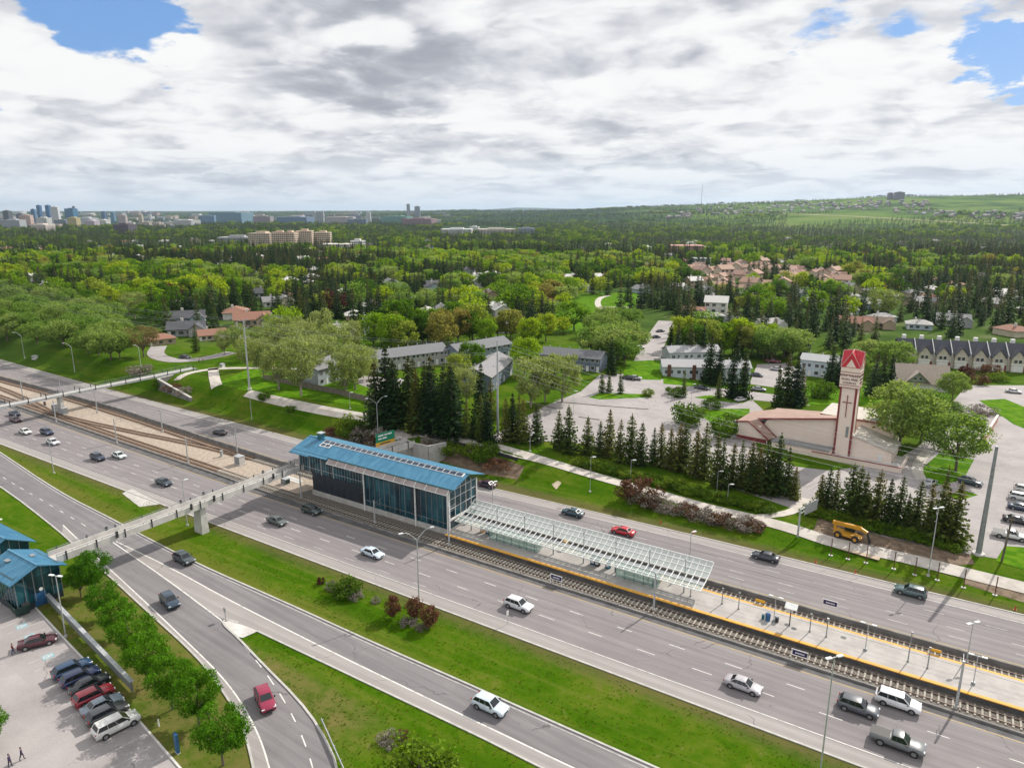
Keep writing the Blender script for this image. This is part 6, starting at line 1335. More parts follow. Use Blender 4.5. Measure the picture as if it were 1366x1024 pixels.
def row_unit():
    t = thing('row_house', '', 'house'); w = MB(); w.box(-4.6, 4.6, 0, 11, -1.0, 5.9); wl = w.build('wall', 'siding', t, color=(.72, .68, .62))
    m = MB(); gable(m, -4.6, 4.6, 0, 11, 6.0, 10.4, .4); r = m.build('roof', 'roof_shingle', t, color=(.060, .066, .085))
    g = MB(); g.add([(-3.6, -1.6, 0), (2.6, -1.6, 0), (2.6, -1.6, 5.6), (-.5, -1.6, 8.4), (-3.6, -1.6, 5.6), (-3.6, 3.2, 0), (2.6, 3.2, 0), (2.6, 3.2, 5.6), (-.5, 3.2, 8.4), (-3.6, 3.2, 5.6)], [(0, 1, 2, 3, 4), (5, 9, 8, 7, 6), (0, 5, 6, 1), (1, 6, 7, 2), (2, 7, 8, 3), (3, 8, 9, 4), (4, 9, 5, 0)]); gw = g.build('gable_bay', 'siding', t, color=(.60, .545, .46))
    m = MB()
    for s in (-1, 1): m.add([(-.5, -2.0, 8.75), (-.5, 4.2, 8.75), (-.5 + s * 3.6, 4.2, 5.5), (-.5 + s * 3.6, -2.0, 5.5), (-.5, -2.0, 8.5), (-.5, 4.2, 8.5), (-.5 + s * 3.6, 4.2, 5.25), (-.5 + s * 3.6, -2.0, 5.25)], [(0, 1, 2, 3), (7, 6, 5, 4), (0, 4, 5, 1), (1, 5, 6, 2), (2, 6, 7, 3), (3, 7, 4, 0)])
    m.build('bay_roof', 'roof_shingle', r, color=(.060, .066, .085))
    for x in (-1.7, .5): pane_box(t, x + .1, 3.6, 1.5, 1.3, -1.6, gw)
    m = MB(); m.box(-3.2, 2.2, -1.66, -1.605, .1, 2.5); m.build('garage_door', 'white_trim', t)
    m = MB(); m.box(-3.7, 2.7, -1.67, -1.61, 2.7, 3.3); m.build('trim_band', 'white_trim', t)
    m = MB(); m.box(3.1, 4.2, -.05, -.005, 0, 2.2); m.build('door', 'red_trim', t)
    m = MB(); m.box(4.3, 4.62, -.6, 11.6, 4.5, 6.6); m.add([(4.4, -.5, 6.2), (4.75, -.5, 6.2), (4.75, 5.5, 10.8), (4.4, 5.5, 10.8), (4.4, -.5, 5.6), (4.75, -.5, 5.6), (4.75, 5.5, 10.2), (4.4, 5.5, 10.2)], [(0, 1, 2, 3), (7, 6, 5, 4), (0, 4, 5, 1), (1, 5, 6, 2), (2, 6, 7, 3), (3, 7, 4, 0)]); m.build('party_wall', 'white_trim', t)
    m = MB(); m.box(-1.4, .6, 7.0, 8.4, 8.0, 11.6); m.build('chimney', 'white_trim', r)
    return t
ra, rb = at(1222, 488), at(1345, 495); rd = rb - ra; ry = math.atan2(rd.y, rd.x); proto = row_unit(); n_ = 8
for k in range(n_):
    p = ra + rd * ((k - .6) / 5.0); p.z = float(gz(p.x, p.y))
    lb = ('first', 'second', 'third', 'fourth', 'fifth', 'sixth', 'seventh', 'eighth')[k] + ' dark roofed row house with a cream front gable, counted from the left'
    if k == 0: proto.location = p; proto.rotation_euler = (0, 0, ry); proto['label'] = lb; proto['group'] = 'row houses with dark roofs at the right'; o = proto; s_ = rd.length / 5.0 / 9.3; proto.scale = (s_, 1, 1)
    else: dup(proto, p, ry, lb, None, (s_, 1, 1))
p = at(1226, 521); t = thing('cottage', 'cottage with a large beige shingle roof and small green gable right of the tower', 'house', p, ry); m = MB(); m.box(-7, 9, 0, 10, -1, 3.4); w = m.build('wall', 'siding', t, color=(.66, .66, .64)); m = MB(); gable(m, -7, 9, 0, 10, 3.4, 8.6, .7); r = m.build('roof', 'roof_shingle', t, color=(.47, .395, .335))
m = MB(); m.add([(-4.4, -.9, 3.3), (2.4, -.9, 3.3), (-1, -.9, 6.6), (-4.4, 3, 3.3), (2.4, 3, 3.3), (-1, 5, 6.6)], [(0, 1, 2), (0, 3, 4, 1), (1, 4, 5, 2), (2, 5, 3, 0)]); g = m.build('front_gable', 'siding', t, color=(.25, .30, .22)); m = MB()
for s in (-1, 1): m.add([(-1, -1.5, 7.0), (-1, 5, 7.0), (-1 + s * 4.0, 4, 3.2), (-1 + s * 4.0, -1.5, 3.2), (-1, -1.5, 6.75), (-1, 5, 6.75), (-1 + s * 4.0, 4, 2.95), (-1 + s * 4.0, -1.5, 2.95)], [(0, 1, 2, 3), (7, 6, 5, 4), (0, 4, 5, 1), (1, 5, 6, 2), (2, 6, 7, 3), (3, 7, 4, 0)])
m.build('gable_roof', 'roof_shingle', r, color=(.42, .36, .31)); pane_box(t, -1.9, 4.0, 1.0, .9, -.9, g); pane_box(t, -.2, 4.0, 1.0, .9, -.9, g); m = MB(); m.box(-3, 4.5, -.06, -.005, .2, 2.5); m.build('garage_door', 'white_trim', t)

HT = {}
def house_template(k):
    t = thing('bungalow', '', 'house'); m = MB(); L, D, h, hr = ((13, 9, 3.0, 2.3), (12, 10, 3.0, 2.0), (10, 9, 5.8, 2.4))[k]
    m.box(-L / 2, L / 2, -D / 2, D / 2, -1, h); 
    if k == 0: m.box(L / 2 - 5, L / 2 + .5, -D / 2 - 3.4, 0, -1, h - .1); m.extr([(L / 2 - 5, h - .1), (L / 2 - 2.25, h + 1.7), (L / 2 + .5, h - .1)], 'y', -D / 2 - 3.4, 0)
    if k != 1: m.extr([(-D / 2, h), (0, h + hr - .3), (D / 2, h)], 'x', -L / 2 + .02, L / 2 - .02)
    w = m.build('wall', 'siding', t); m = MB()
    if k == 1:
        e = .6; m.add([(-L / 2 - e, -D / 2 - e, h - .1), (L / 2 + e, -D / 2 - e, h - .1), (L / 2 + e, D / 2 + e, h - .1), (-L / 2 - e, D / 2 + e, h - .1), (-2, 0, h + hr), (2, 0, h + hr)], [(0, 1, 5, 4), (1, 2, 5), (2, 3, 4, 5), (3, 0, 4), (0, 3, 2, 1)])
    else: gable(m, -L / 2, L / 2, -D / 2, D / 2, h, h + hr, .6)
    if k == 0:
        for s in (-1, 1): m.add([(L / 2 - 2.25, -D / 2 - 3.9, h + 1.95), (L / 2 - 2.25, -.2, h + 1.95), (L / 2 - 2.25 + s * 3.3, -.2, h - .25), (L / 2 - 2.25 + s * 3.3, -D / 2 - 3.9, h - .25)], [(0, 1, 2, 3)])
    r = m.build('roof', 'roof_shingle', t); m = MB(); m.box(-2.2, -1.3, .8, 1.7, h, h + hr + .9); m.build('chimney', 'pale_concrete', r)
    for x in ((-4.4, -1.6, 1.2) if k == 0 else (-3.8, -.8, 3.4)):
        for z in ((.9,) if h < 4 else (.9, 3.6)):
            m = MB(); m.box(x - .8, x + .8, -D / 2 - .05, -D / 2 - .005, z, z + 1.2); m.build('window', 'window_glass', w)
    m = MB(); m.box(-L / 2 + .4, -L / 2 + 1.3, -D / 2 - .05, -D / 2 - .005, 0, 2.1); m.build('door', 'white_trim', t)
    return t
def house(P, k, yaw, wall, roof, label, group, sc=1.0):
    if k not in HT: t = HT[k] = house_template(k); t.location = P; t.rotation_euler = (0, 0, yaw); t['label'] = label; t.scale = (sc,) * 3
    else: t = dup(HT[k], P, yaw, label, None, sc)
    t.name = ('bungalow', 'bungalow', 'two_storey_house')[k]; t['group'] = group
    for c in t.children:
        if c.name.startswith('wall'): c.color = (*wall, 1)
        if c.name.startswith('roof'): c.color = (*roof, 1)
    return t
HOUSES = []
WALLS = {'white': (.66, .66, .64), 'cream': (.58, .51, .40), 'grey': (.36, .37, .38), 'tan': (.42, .33, .24), 'pale blue': (.42, .50, .58)}
ROOFS = {'grey': (.24, .24, .25), 'charcoal': (.085, .088, .10), 'brown': (.20, .145, .11), 'reddish': (.30, .15, .105), 'pale grey': (.44, .43, .42), 'white': (.66, .65, .63)}
named = [((337, 433), 0, 20, 'tan', 'reddish', 'bungalow with a red and dark roof and white chimney above the pale feathery trees', 1.3), ((368, 434), 1, 15, 'grey', 'charcoal', 'dark hip roofed bungalow right of the red roofed one', 1.1), ((214, 458), 1, 40, 'tan', 'reddish', 'orange roofed bungalow at the curved lane', .9), ((283, 452), 0, 30, 'cream', 'reddish', 'orange roofed bungalow left of the pale feathery trees', .9),
         ((500, 445), 2, 10, 'white', 'charcoal', 'white two storey house with dark roof behind the green poplars', 1.0), ((455, 446), 0, 10, 'cream', 'pale grey', 'pale roofed bungalow left of the white two storey house', 1.0), ((165, 373), 0, 5, 'white', 'white', 'long white roofed bungalow in the left suburb', 1.6), ((158, 398), 2, 20, 'grey', 'charcoal', 'slate roofed house below the long white bungalow', .9), ((245, 408), 1, 30, 'pale blue', 'pale grey', 'pale blue roofed house in the left suburb', 1.1),
         ((955, 417), 2, -20, 'white', 'white', 'white gabled house standing out above the street end', 1.3), ((950, 432), 1, -10, 'white', 'pale grey', 'flat pale house below the white gabled house', 1.3), ((925, 420), 0, -15, 'cream', 'reddish', 'orange roofed bungalow left of the white gabled house', 1.0), ((974, 442), 2, -10, 'tan', 'charcoal', 'dark blue roofed house below the white gabled house', 1.0), ((1270, 433), 0, -25, 'grey', 'grey', 'grey roofed house above the row houses', 1.2), ((1225, 438), 1, -25, 'pale blue', 'pale grey', 'teal sided house above the row houses', 1.0),
         ((1130, 418), 1, -20, 'pale blue', 'grey', 'house with a blue wall beneath the bright green tree', 1.0), ((1140, 437), 0, -20, 'tan', 'reddish', 'red roofed long house behind the church tower', 1.2), ((1170, 436), 0, -20, 'tan', 'brown', 'brown roofed house beside the red roofed long house', 1.1), ((700, 378), 2, 0, 'white', 'pale grey', 'pale house beside the purple tree in the middle suburb', 1.2), ((676, 388), 0, 0, 'cream', 'brown', 'cream house left of the pale house in the middle suburb', 1.1), ((497, 368), 0, 5, 'white', 'white', 'white roofed house in the central suburb', 1.1)]
for px, k, yw, w, r, lb, sc in named: P = at(*px); house(P, k, R(yw) + AZ - math.pi / 2, WALLS[w], ROOFS[r], lb, 'houses one can tell apart in the suburb', sc); HOUSES.append((P.x, P.y, 11 * sc))
hr_ = random.Random(5)
def taken(x, y, rad): return any((x - a) ** 2 + (y - b) ** 2 < (rad + c * .7) ** 2 for a, b, c in HOUSES)
PARK = [(735, 452), (748, 420), (775, 392), (850, 380), (858, 410), (845, 440), (790, 462)]
PINK = [(905, 372), (930, 352), (1000, 350), (1080, 358), (1128, 372), (1120, 388), (1040, 390), (950, 392)]
def inpoly(x, y, poly):
    c = False; j = len(poly) - 1
    for i in range(len(poly)):
        (xi, yi), (xj, yj) = poly[i], poly[j]
        if (yi > y) != (yj > y) and x < (xj - xi) * (y - yi) / (yj - yi) + xi: c = not c
        j = i
    return c
YLIM = ([-200, 0, 100, 180, 215, 240, 300, 420, 500, 560, 640, 720, 800, 842, 850, 900, 906, 1000, 1060, 1100, 1190, 1200, 1366, 1600], [398, 398, 406, 424, 440, 452, 452, 446, 446, 446, 448, 448, 444, 452, 416, 414, 464, 464, 480, 472, 460, 452, 450, 450])
cnt = 0
for i in range(2400):
    px, py = hr_.uniform(-20, 1390), 322 + 126 * hr_.random() ** 1.15
    if py > np.interp(px, *YLIM) - 3 or inpoly(px, py, PARK) or inpoly(px, py, PINK) or (840 < px < 900 and py > 400): continue
    P = at(px, py)
    if taken(P.x, P.y, 14): continue
    w = hr_.choice(list(WALLS)); r = hr_.choice(['grey', 'charcoal', 'brown', 'grey', 'pale grey', 'white', 'reddish', 'pale grey', 'white']); k = hr_.choice((0, 0, 1, 1, 2))
    house(P, k, R(hr_.choice((0, 90, 10, 100)) + hr_.uniform(-6, 6)) + AZ - math.pi / 2 + R(15), WALLS[w], ROOFS[r], '%s %s with a %s roof among the suburb trees' % (w, ('bungalow', 'hip roofed bungalow', 'two storey house')[k], r), 'houses among the suburb trees', hr_.uniform(.95, 1.3))
    HOUSES.append((P.x, P.y, 11)); cnt += 1
    if cnt > 230: break
for i in range(130):
    px, py = hr_.uniform(905, 1130), hr_.uniform(352, 392)
    if not inpoly(px, py, PINK): continue
    P = at(px, py)
    if taken(P.x, P.y, 6): continue
    r = hr_.choice(((.40, .25, .19), (.45, .30, .23), (.36, .22, .18))); house(P, 0 if i % 3 else 2, R(hr_.uniform(0, 180)), (.60, .50, .42), r, 'terracotta roofed house of the pink estate', 'terracotta roofed houses of the pink estate', hr_.uniform(1.05, 1.4)); HOUSES.append((P.x, P.y, 14))

# ------------------------------------------------------------------ trees
NR = np.random.default_rng(3)
def quads_to(vs, c, n, s, asp=1.0, rng=NR):
    """leaf-sized quads at centres c (N,3), facing n, half size s (N,)"""
    a = np.cross(n, rng.normal(size=n.shape)); a /= np.linalg.norm(a, axis=1, keepdims=True) + 1e-9; b = np.cross(n, a); b /= np.linalg.norm(b, axis=1, keepdims=True) + 1e-9
    a *= s[:, None]; b *= (s * asp)[:, None]
    vs.append(np.stack([c - a, c - b * .9 + a * .1, c + a, c + b], 1).reshape(-1, 3))
def np_mesh(name, vlist, mb, leafmat, barkmat, split):
    V = np.concatenate(vlist); F = np.arange(len(V)).reshape(-1, 4)
    def mk(nm, v, f, mi, mats):
        me = bpy.data.meshes.new(nm); me.from_pydata(v, [], f)
        for k in mats: me.materials.append(MATS[k])
        me.polygons.foreach_set('material_index', mi); me.update(); return me
    if split: return mk('crown', V.tolist(), F.tolist(), [0] * len(F), [leafmat]), mk('trunk', mb.v, mb.f, [0] * len(mb.f), [barkmat])
    o = len(V); return mk(name, V.tolist() + mb.v, F.tolist() + [[o + i for i in f] for f in mb.f], [0] * len(F) + [1] * len(mb.f), [leafmat, barkmat]), None
def t_spruce(seed, nw, nb, nq, split, Rr=.19, base=.06, gap=.5, mat_='spruce_needles', limbs=True):
    rng = np.random.default_rng(seed); H = 10.0; Rm = H * Rr; vl = []; mb = MB()
    mb.tube([(0, 0, 0), (0, 0, H * .5), (0, 0, H * .97)], [.16, .10, .02], 6)
    for w in range(nw):
        f = (w + rng.uniform(-.3, .3)) / nw; f = max(0, min(.985, f)); z = H * (base + (1 - base) * f)
        r = Rm * (1 - f) ** .82 * rng.uniform(.82, 1.1) * (1 if f > .08 else .75) + .12
        k = max(4, int(nb * (1 - .55 * f))); ph = rng.uniform(0, 6.3)
        for j in range(k):
            an = ph + 6.283 * j / k + rng.uniform(-.25, .25); rr = r * rng.uniform(.7, 1.12); t = (np.arange(nq) + .6) / nq
            dr = -.30 * rr * np.sin(t * 1.9) + .16 * rr * t ** 3
            c = np.stack([np.cos(an) * rr * t, np.sin(an) * rr * t, z + dr], 1) + rng.normal(scale=.04, size=(nq, 3))
            n = np.stack([np.cos(an) * .35 + rng.normal(scale=.35, size=nq), np.sin(an) * .35 + rng.normal(scale=.35, size=nq), np.ones(nq)], 1)
            quads_to(vl, c, n, np.full(nq, rr / nq * .54 + .09) * rng.uniform(.8, 1.2, nq), .75, rng)
            c2 = c - np.array([0, 0, .14]); n2 = np.stack([-np.sin(an) * np.ones(nq), np.cos(an) * np.ones(nq), rng.normal(scale=.3, size=nq)], 1)
            if nq > 2: quads_to(vl, c2, n2, np.full(nq, rr / nq * .5 + .08), .6, rng)
    tip = np.stack([np.zeros(4), np.zeros(4), np.linspace(H * .93, H, 4)], 1); quads_to(vl, tip, rng.normal(size=(4, 3)) * np.array([1, 1, .1]), np.full(4, .13), 1, rng)
    return np_mesh('spruce_tree', vl, mb, mat_, 'bark', split)
def t_broad(seed, nc, nl, leaf, split, Rx=.36, cz=.60, Rz=.40, mat_='broad_leaves', bark='bark', low=0.0, spread=.30, up=0.0):
    rng = np.random.default_rng(seed); H = 10.0; vl = []; mb = MB(); cs = []
    for i in range(nc):
        d = rng.normal(size=3); d /= np.linalg.norm(d); d[2] = d[2] * .9 + .12 + up * rng.random(); q = rng.uniform(.45, 1.0) ** .5
        c = np.array([d[0] * H * Rx * q, d[1] * H * Rx * q, H * cz + d[2] * H * Rz * q]) * np.array([1, 1, 1]); c[2] = min(max(c[2], H * (.18 + low)), H * .97); cs.append(c)
        rc = H * Rx * spread * rng.uniform(.7, 1.35); n = int(nl * rng.uniform(.7, 1.3)); p = rng.normal(size=(n, 3)); p /= np.linalg.norm(p, axis=1, keepdims=True); rad = rc * rng.uniform(.35, 1.05, n) ** .6
        P = c + p * rad[:, None] * np.array([1, 1, .78 + up * .5]); nn = p * .7 + rng.normal(size=(n, 3)) * .75 + np.array([0, 0, .35])
        quads_to(vl, P, nn, leaf * rng.uniform(.6, 1.35, n), .7, rng)
    mb.tube([(0, 0, 0), (.05, .03, H * .22), (-.05, .05, H * .48)], [.24, .17, .10], 7)
    for c in cs[:: max(1, nc // 9)][:9]: mb.tube([(0, 0, H * .2), tuple(np.array([0, 0, H * .25]) + (c - np.array([0, 0, H * .25])) * .5 + np.array([0, 0, .3])), tuple(c)], [.11, .07, .025], 5)
    return np_mesh('broadleaf_tree', vl, mb, mat_, bark, split)
TT = dict(
    spr_n=[t_spruce(s, 24, 8, 4, True, .155 + .02 * (s % 3), .05 + .03 * (s % 2), mat_='row_needles') for s in (1, 2, 3, 6)], spr_d=[t_spruce(s, 26, 10, 4, True, .20, .02) for s in (4, 5)],
    spr_m=[t_spruce(s, 18, 8, 3, False, .17 + .025 * (s % 3)) for s in (7, 8, 9)], spr_f=[t_spruce(s, 10, 7, 2, False, .20) for s in (11, 12)],
    park=[t_broad(s, 46, 190, .165, True, .40, .60, .36, 'park_leaves', spread=.30) for s in (21, 22, 23)], big=[t_broad(s, 60, 130, .19, True, .46, .58, .38, 'elm_leaves', spread=.28) for s in (24, 25)],
    popl=[t_broad(s, 60, 95, .17, True, .34, .56, .46, 'poplar_leaves', 'pale_bark', spread=.27, up=.4) for s in (26, 27)], green=[t_broad(s, 60, 95, .19, True, .33, .56, .46, 'broad_leaves', spread=.30, up=.4) for s in (28, 29)],
    lft=[t_broad(s, 46, 90, .20, True, .36, .54, .45, 'elm_leaves', 'pale_bark', spread=.28, up=.35) for s in (34, 35, 36)], elm=[t_broad(s, 50, 100, .21, True, .50, .60, .34, 'elm_leaves', spread=.28) for s in (31, 32)], tan=[t_broad(33, 50, 70, .19, True, .48, .62, .34, 'tan_leaves', spread=.27)],
    brd_m=[t_broad(s, 34, 56, .31, False, .40 + .05 * (s % 2), .58, .40, 'broad_leaves', spread=.36) for s in (41, 42, 43)], brd_f=[t_broad(s, 12, 22, .66, False, .44, .56, .42, 'far_shaded_leaves', spread=.44) for s in (51, 52)],
    elm_m=[t_broad(s, 34, 56, .31, False, .44, .58, .38, 'elm_leaves', spread=.36) for s in (44, 45)], cop=[t_broad(46, 26, 50, .3, False, .42, .58, .40, 'copper_leaves', spread=.36)],
    rus=[t_broad(s, 34, 70, .34, True, .34, .52, .42, 'russet_leaves', spread=.52, low=-.06) for s in (47, 57)], shr=[t_broad(s, 26, 70, .55, True, .75, .40, .52, 'shrub_leaves', spread=.36, low=-.1) for s in (48, 49)], gry=[t_broad(50, 22, 60, .5, True, .8, .40, .5, 'grey_twigs', spread=.34, low=-.1)], rsh=[t_broad(53, 22, 60, .5, True, .7, .40, .5, 'russet_leaves', spread=.34, low=-.1)],
    cshr=[t_broad(54, 24, 70, .5, True, .7, .40, .52, 'copper_leaves', spread=.34, low=-.1)])
tr = random.Random(17)
NIND = {'spruce tree': 0, 'broadleaf tree': 0}
def tree(key, P, h, name, label, cat, group=None, wide=1.0, z=None):
    crown, trunk = tr.choice(TT[key]); s = h / 10.0; P = Vector(P); P.z = float(gz(P.x, P.y)) - .1 if z is None else z
    if trunk is None:
        o = bpy.data.objects.new(name, crown); COL.objects.link(o)
    else:
        o = bpy.data.objects.new(name, None); COL.objects.link(o)
        for nm, me in (('crown', crown), ('trunk', trunk)): c = bpy.data.objects.new(nm, me); COL.objects.link(c); c.parent = o
    o.location = P; o.rotation_euler = (tr.gauss(0, .02), tr.gauss(0, .02), tr.uniform(0, 6.28)); h *= tr.uniform(.86, 1.12); s = h / 10.0; o.scale = (s * wide, s * wide, s)
    if cat in NIND: NIND[cat] += 1
    return tag(o, label, cat, group)
ORD = ['first', 'second', 'third', 'fourth', 'fifth', 'sixth', 'seventh', 'eighth', 'ninth', 'tenth', 'eleventh', 'twelfth', 'thirteenth', 'fourteenth', 'fifteenth', 'sixteenth', 'seventeenth', 'eighteenth', 'nineteenth', 'twentieth', 'twenty-first', 'twenty-second', 'twenty-third', 'twenty-fourth', 'twenty-fifth']
z7 = lambda x, y: (640 + x / 3.4125, 400 + y / 3.4125); z6 = lambda x, y: (966 + x / 3.2, 424 + y / 3.2)
for k, (x, y, h) in enumerate([(200, 645, 10), (260, 655, 10.5), (355, 680, 10.5), (408, 695, 11), (490, 702, 10.5), (542, 712, 9), (588, 716, 11), (632, 738, 11), (690, 745, 11), (735, 755, 11.5), (788, 752, 10.5), (825, 758, 11.5), (868, 772, 10), (898, 778, 11), (932, 780, 10), (985, 808, 11.5), (1020, 812, 11.5), (1075, 855, 11), (1102, 862, 12), (1145, 850, 10), (1185, 858, 12), (1232, 865, 10), (1262, 872, 12), (1300, 884, 11), (1345, 890, 12)]):
    tree('spr_n', at(*z7(x, y)), h * 1.12, 'spruce_tree', '%s spruce from the left in the row along the church car park' % ORD[k], 'spruce tree', 'spruces in the row along the church car park', tr.uniform(1.05, 1.6))
for k, (x, y, h) in enumerate([(112, 745, 10), (148, 750, 11), (188, 752, 10), (228, 752, 10), (268, 764, 11), (300, 775, 9)]): tree('spr_n', at(*z6(x, y)), h, 'spruce_tree', '%s spruce from the left in the clump below the church wall' % ORD[k], 'spruce tree', 'spruces in the clump below the church wall', tr.uniform(1.15, 1.45))
for k, (x, y, h) in enumerate([(408, 818, 9.5), (432, 822, 11), (470, 830, 11), (530, 852, 11), (560, 868, 11), (592, 872, 12), (640, 884, 11.5), (690, 892, 11), (735, 902, 12), (775, 915, 9), (805, 920, 11.5), (865, 940, 11.5), (905, 955, 12), (935, 955, 11), (972, 965, 12.5)]):
    tree('spr_n', at(*z6(x, y)), h, 'spruce_tree', '%s spruce from the left in the row in front of the church' % ORD[k], 'spruce tree', 'spruces in the row in front of the church', tr.uniform(1.05, 1.55))
for k, (x, y, h) in enumerate([(503, 563, 17), (517, 560, 20), (530, 568, 18), (545, 566, 19), (556, 574, 17), (568, 570, 20), (580, 576, 17), (592, 576, 21), (604, 580, 18), (524, 548, 18), (550, 552, 18), (576, 556, 19), (600, 560, 18)]): tree('spr_d', at(x, y), h, 'spruce_tree', '%s tall dark spruce in the dense block behind the board fence' % ORD[k], 'spruce tree', 'tall spruces in the dense block behind the board fence', tr.uniform(1.15, 1.5))
for k, (x, y, h) in enumerate([(622, 585, 12), (634, 584, 9), (642, 588, 13), (652, 590, 15), (675, 590, 13), (684, 588, 15), (693, 592, 13), (640, 566, 16), (655, 560, 14)]): tree('spr_d' if k % 2 else 'spr_n', at(x, y), h, 'spruce_tree', '%s spruce of the loose group around the foot of the steel pole' % ORD[k], 'spruce tree', 'spruces around the foot of the steel pole')
for (x, y, h, l) in [(803, 524, 9.5, 'narrow spruce on the island left of the tall one in the upper car park'), (812, 524, 7.5, 'small spruce between two others on the car park island'), (828, 525, 9.5, 'blue grey spruce right of the tall one on the car park island'), (816, 500, 16, 'tall dark spruce behind the car park island'), (912, 530, 9.5, 'blue grey spruce before the pale blue terrace'), (958, 532, 9, 'blue spruce on the street corner below the pale terrace'), (976, 531, 15, 'tall spruce on the street below the pale terrace, left of another'), (991, 532, 16, 'tall brown topped spruce at the end of the pale terrace'),
                     (945, 512, 17, 'tall spruce before the middle of the pale terrace'), (958, 514, 16, 'second tall spruce before the middle of the pale terrace'), (981, 508, 15, 'spruce at the right end of the pale terrace'), (1038, 543, 13, 'left spruce of the large brown clump behind the church'), (1048, 541, 17, 'tallest spruce of the large brown clump behind the church'), (1060, 542, 18, 'right spruce of the large brown clump behind the church'), (1068, 540, 14, 'outer right spruce of the brown clump behind the church'),
                     (1108, 512, 17, 'dark spruce just left of the tower top'), (1118, 516, 15, 'dark spruce hidden by the tower top'), (1163, 528, 15, 'dark spruce right of the tower'), (1176, 527, 14, 'second dark spruce right of the tower'), (1186, 524, 13, 'third dark spruce right of the tower'), (985, 478, 14, 'spruce behind the lot with the dark red pickup'), (903, 478, 15, 'spruce behind the left end of the pale terrace'), (920, 482, 15, 'spruce behind the roof of the pale terrace'), (936, 484, 16, 'spruce rising behind the middle of the pale terrace'), (893, 470, 14, 'spruce at the corner of the straight street'), (262, 470, 12, 'spruce beside the curved lane left of the pale trees'), (1262, 655, 6, 'short dark spruce on the lawn right of the church')]:
    tree('spr_d' if h > 12 else 'spr_n', at(x, y), h, 'spruce_tree', l, 'spruce tree', 'single spruces around the church and terraces', tr.uniform(.9, 1.1))
zt = lambda x, y: (x / 2.415, 600 + y / 2.415)
for k, (px, h, l) in enumerate([((128, 792), 7.2, 'round tree next to the small blue pavilion'), ((108, 796), 6.6, 'round tree squeezed between the pavilion and the steel fence'), ((140, 826), 7.0, 'round tree third in the row below the pavilion'), ((160, 852), 7.2, 'round tree in the upper middle of the row by the exit ramp'), ((180, 885), 7.4, 'round tree in the middle of the row by the exit ramp'),
                                ((230, 946), 8.0, 'round tree with a clear trunk, third from the bottom of the row'), ((266, 968), 7.4, 'round tree second from the bottom of the row'), ((298, 1020), 7.4, 'round tree at the bottom of the row by the exit ramp'), ((199, 915), 7.2, 'round tree beside the end of the steel fence')]):
    tree('park', at(*px), h * 1.04, 'round_tree', l, 'round tree', 'round green trees in a row beside the exit ramp', .86)
tree('park', at(-22, 1002), 5, 'round_tree', 'clipped green tree cut by the left edge of the car park', 'round tree', None, 1.2)
for (x, y, h, w, l) in [(1198, 602, 17, 1.0, 'large pale green tree right of the church tower'), (1228, 590, 14, .95, 'second large green tree behind the one right of the tower'), (1275, 628, 14, 1.05, 'large green tree on the lawn right of the church'), (1270, 534, 9, 1.0, 'small round tree before the row houses')]: tree('big', at(x, y), h, 'broadleaf_tree', l, 'broadleaf tree', None, w)
for (x, y, h, l, w) in [(708, 543, 17, 'left of two airy light green trees behind the car park', 1.1), (750, 536, 16, 'right of two airy light green trees behind the car park', 1.1), (727, 536, 13, 'airy tree between the two light green trees', .9)]: tree('popl', at(x, y), h, 'broadleaf_tree', l, 'broadleaf tree', None, w)
for k, (x, y, h) in enumerate([(330, 492, 12), (352, 505, 14), (372, 520, 17), (388, 500, 16), (402, 528, 17), (420, 510, 18), (438, 500, 15), (410, 480, 16), (462, 528, 14), (474, 520, 15), (395, 470, 16), (430, 470, 17), (350, 478, 13), (370, 470, 14), (300, 474, 11), (318, 470, 11), (450, 490, 15), (470, 478, 13)]): tree('popl', at(x, y), h, 'poplar_tree', '%s feathery pale tree in the grove between the steel poles' % ORD[k], 'poplar tree', 'feathery pale trees in the grove left of the townhouses', tr.uniform(.8, 1.05))
for k in range(34):
    x = 500 + 350 * (k + tr.uniform(-.4, .4)) / 34
    if 732 < x < 792: continue
    y = (452 if x < 700 else 448) + tr.uniform(-10, 16) + (14 if 520 < x < 560 else 0); tree('green' if x < 760 else 'elm', at(x, y), tr.uniform(13, 18) if x < 640 else tr.uniform(10, 13), 'broadleaf_tree', 'green tree of the long belt behind the grey townhouses', 'broadleaf tree', 'green trees of the long belt behind the townhouses', tr.uniform(1.0, 1.3))
for k in range(10): x = 800 + 40 * tr.random(); tree('elm', at(x, 478 + tr.uniform(-10, 8)), tr.uniform(11, 14), 'broadleaf_tree', 'grey green tree of the clump left of the straight street', 'broadleaf tree', 'grey green trees of the clump left of the straight street', 1.2)
for k in range(12): x = 905 + 90 * (k + tr.random()) / 12; tree('green', at(x, 470 + tr.uniform(-8, 8)), tr.uniform(11, 15), 'broadleaf_tree', 'green tree of the clump behind the pale terrace', 'broadleaf tree', 'green trees of the clump behind the pale terrace', 1.1)
for k in range(9): x = 1000 + 60 * (k + tr.random()) / 9; tree('elm', at(x, 478 + tr.uniform(-6, 4)), tr.uniform(11, 14), 'broadleaf_tree', 'airy grey green tree at the back of the lot behind the spruces', 'broadleaf tree', 'airy trees at the back of the lot', 1.2)
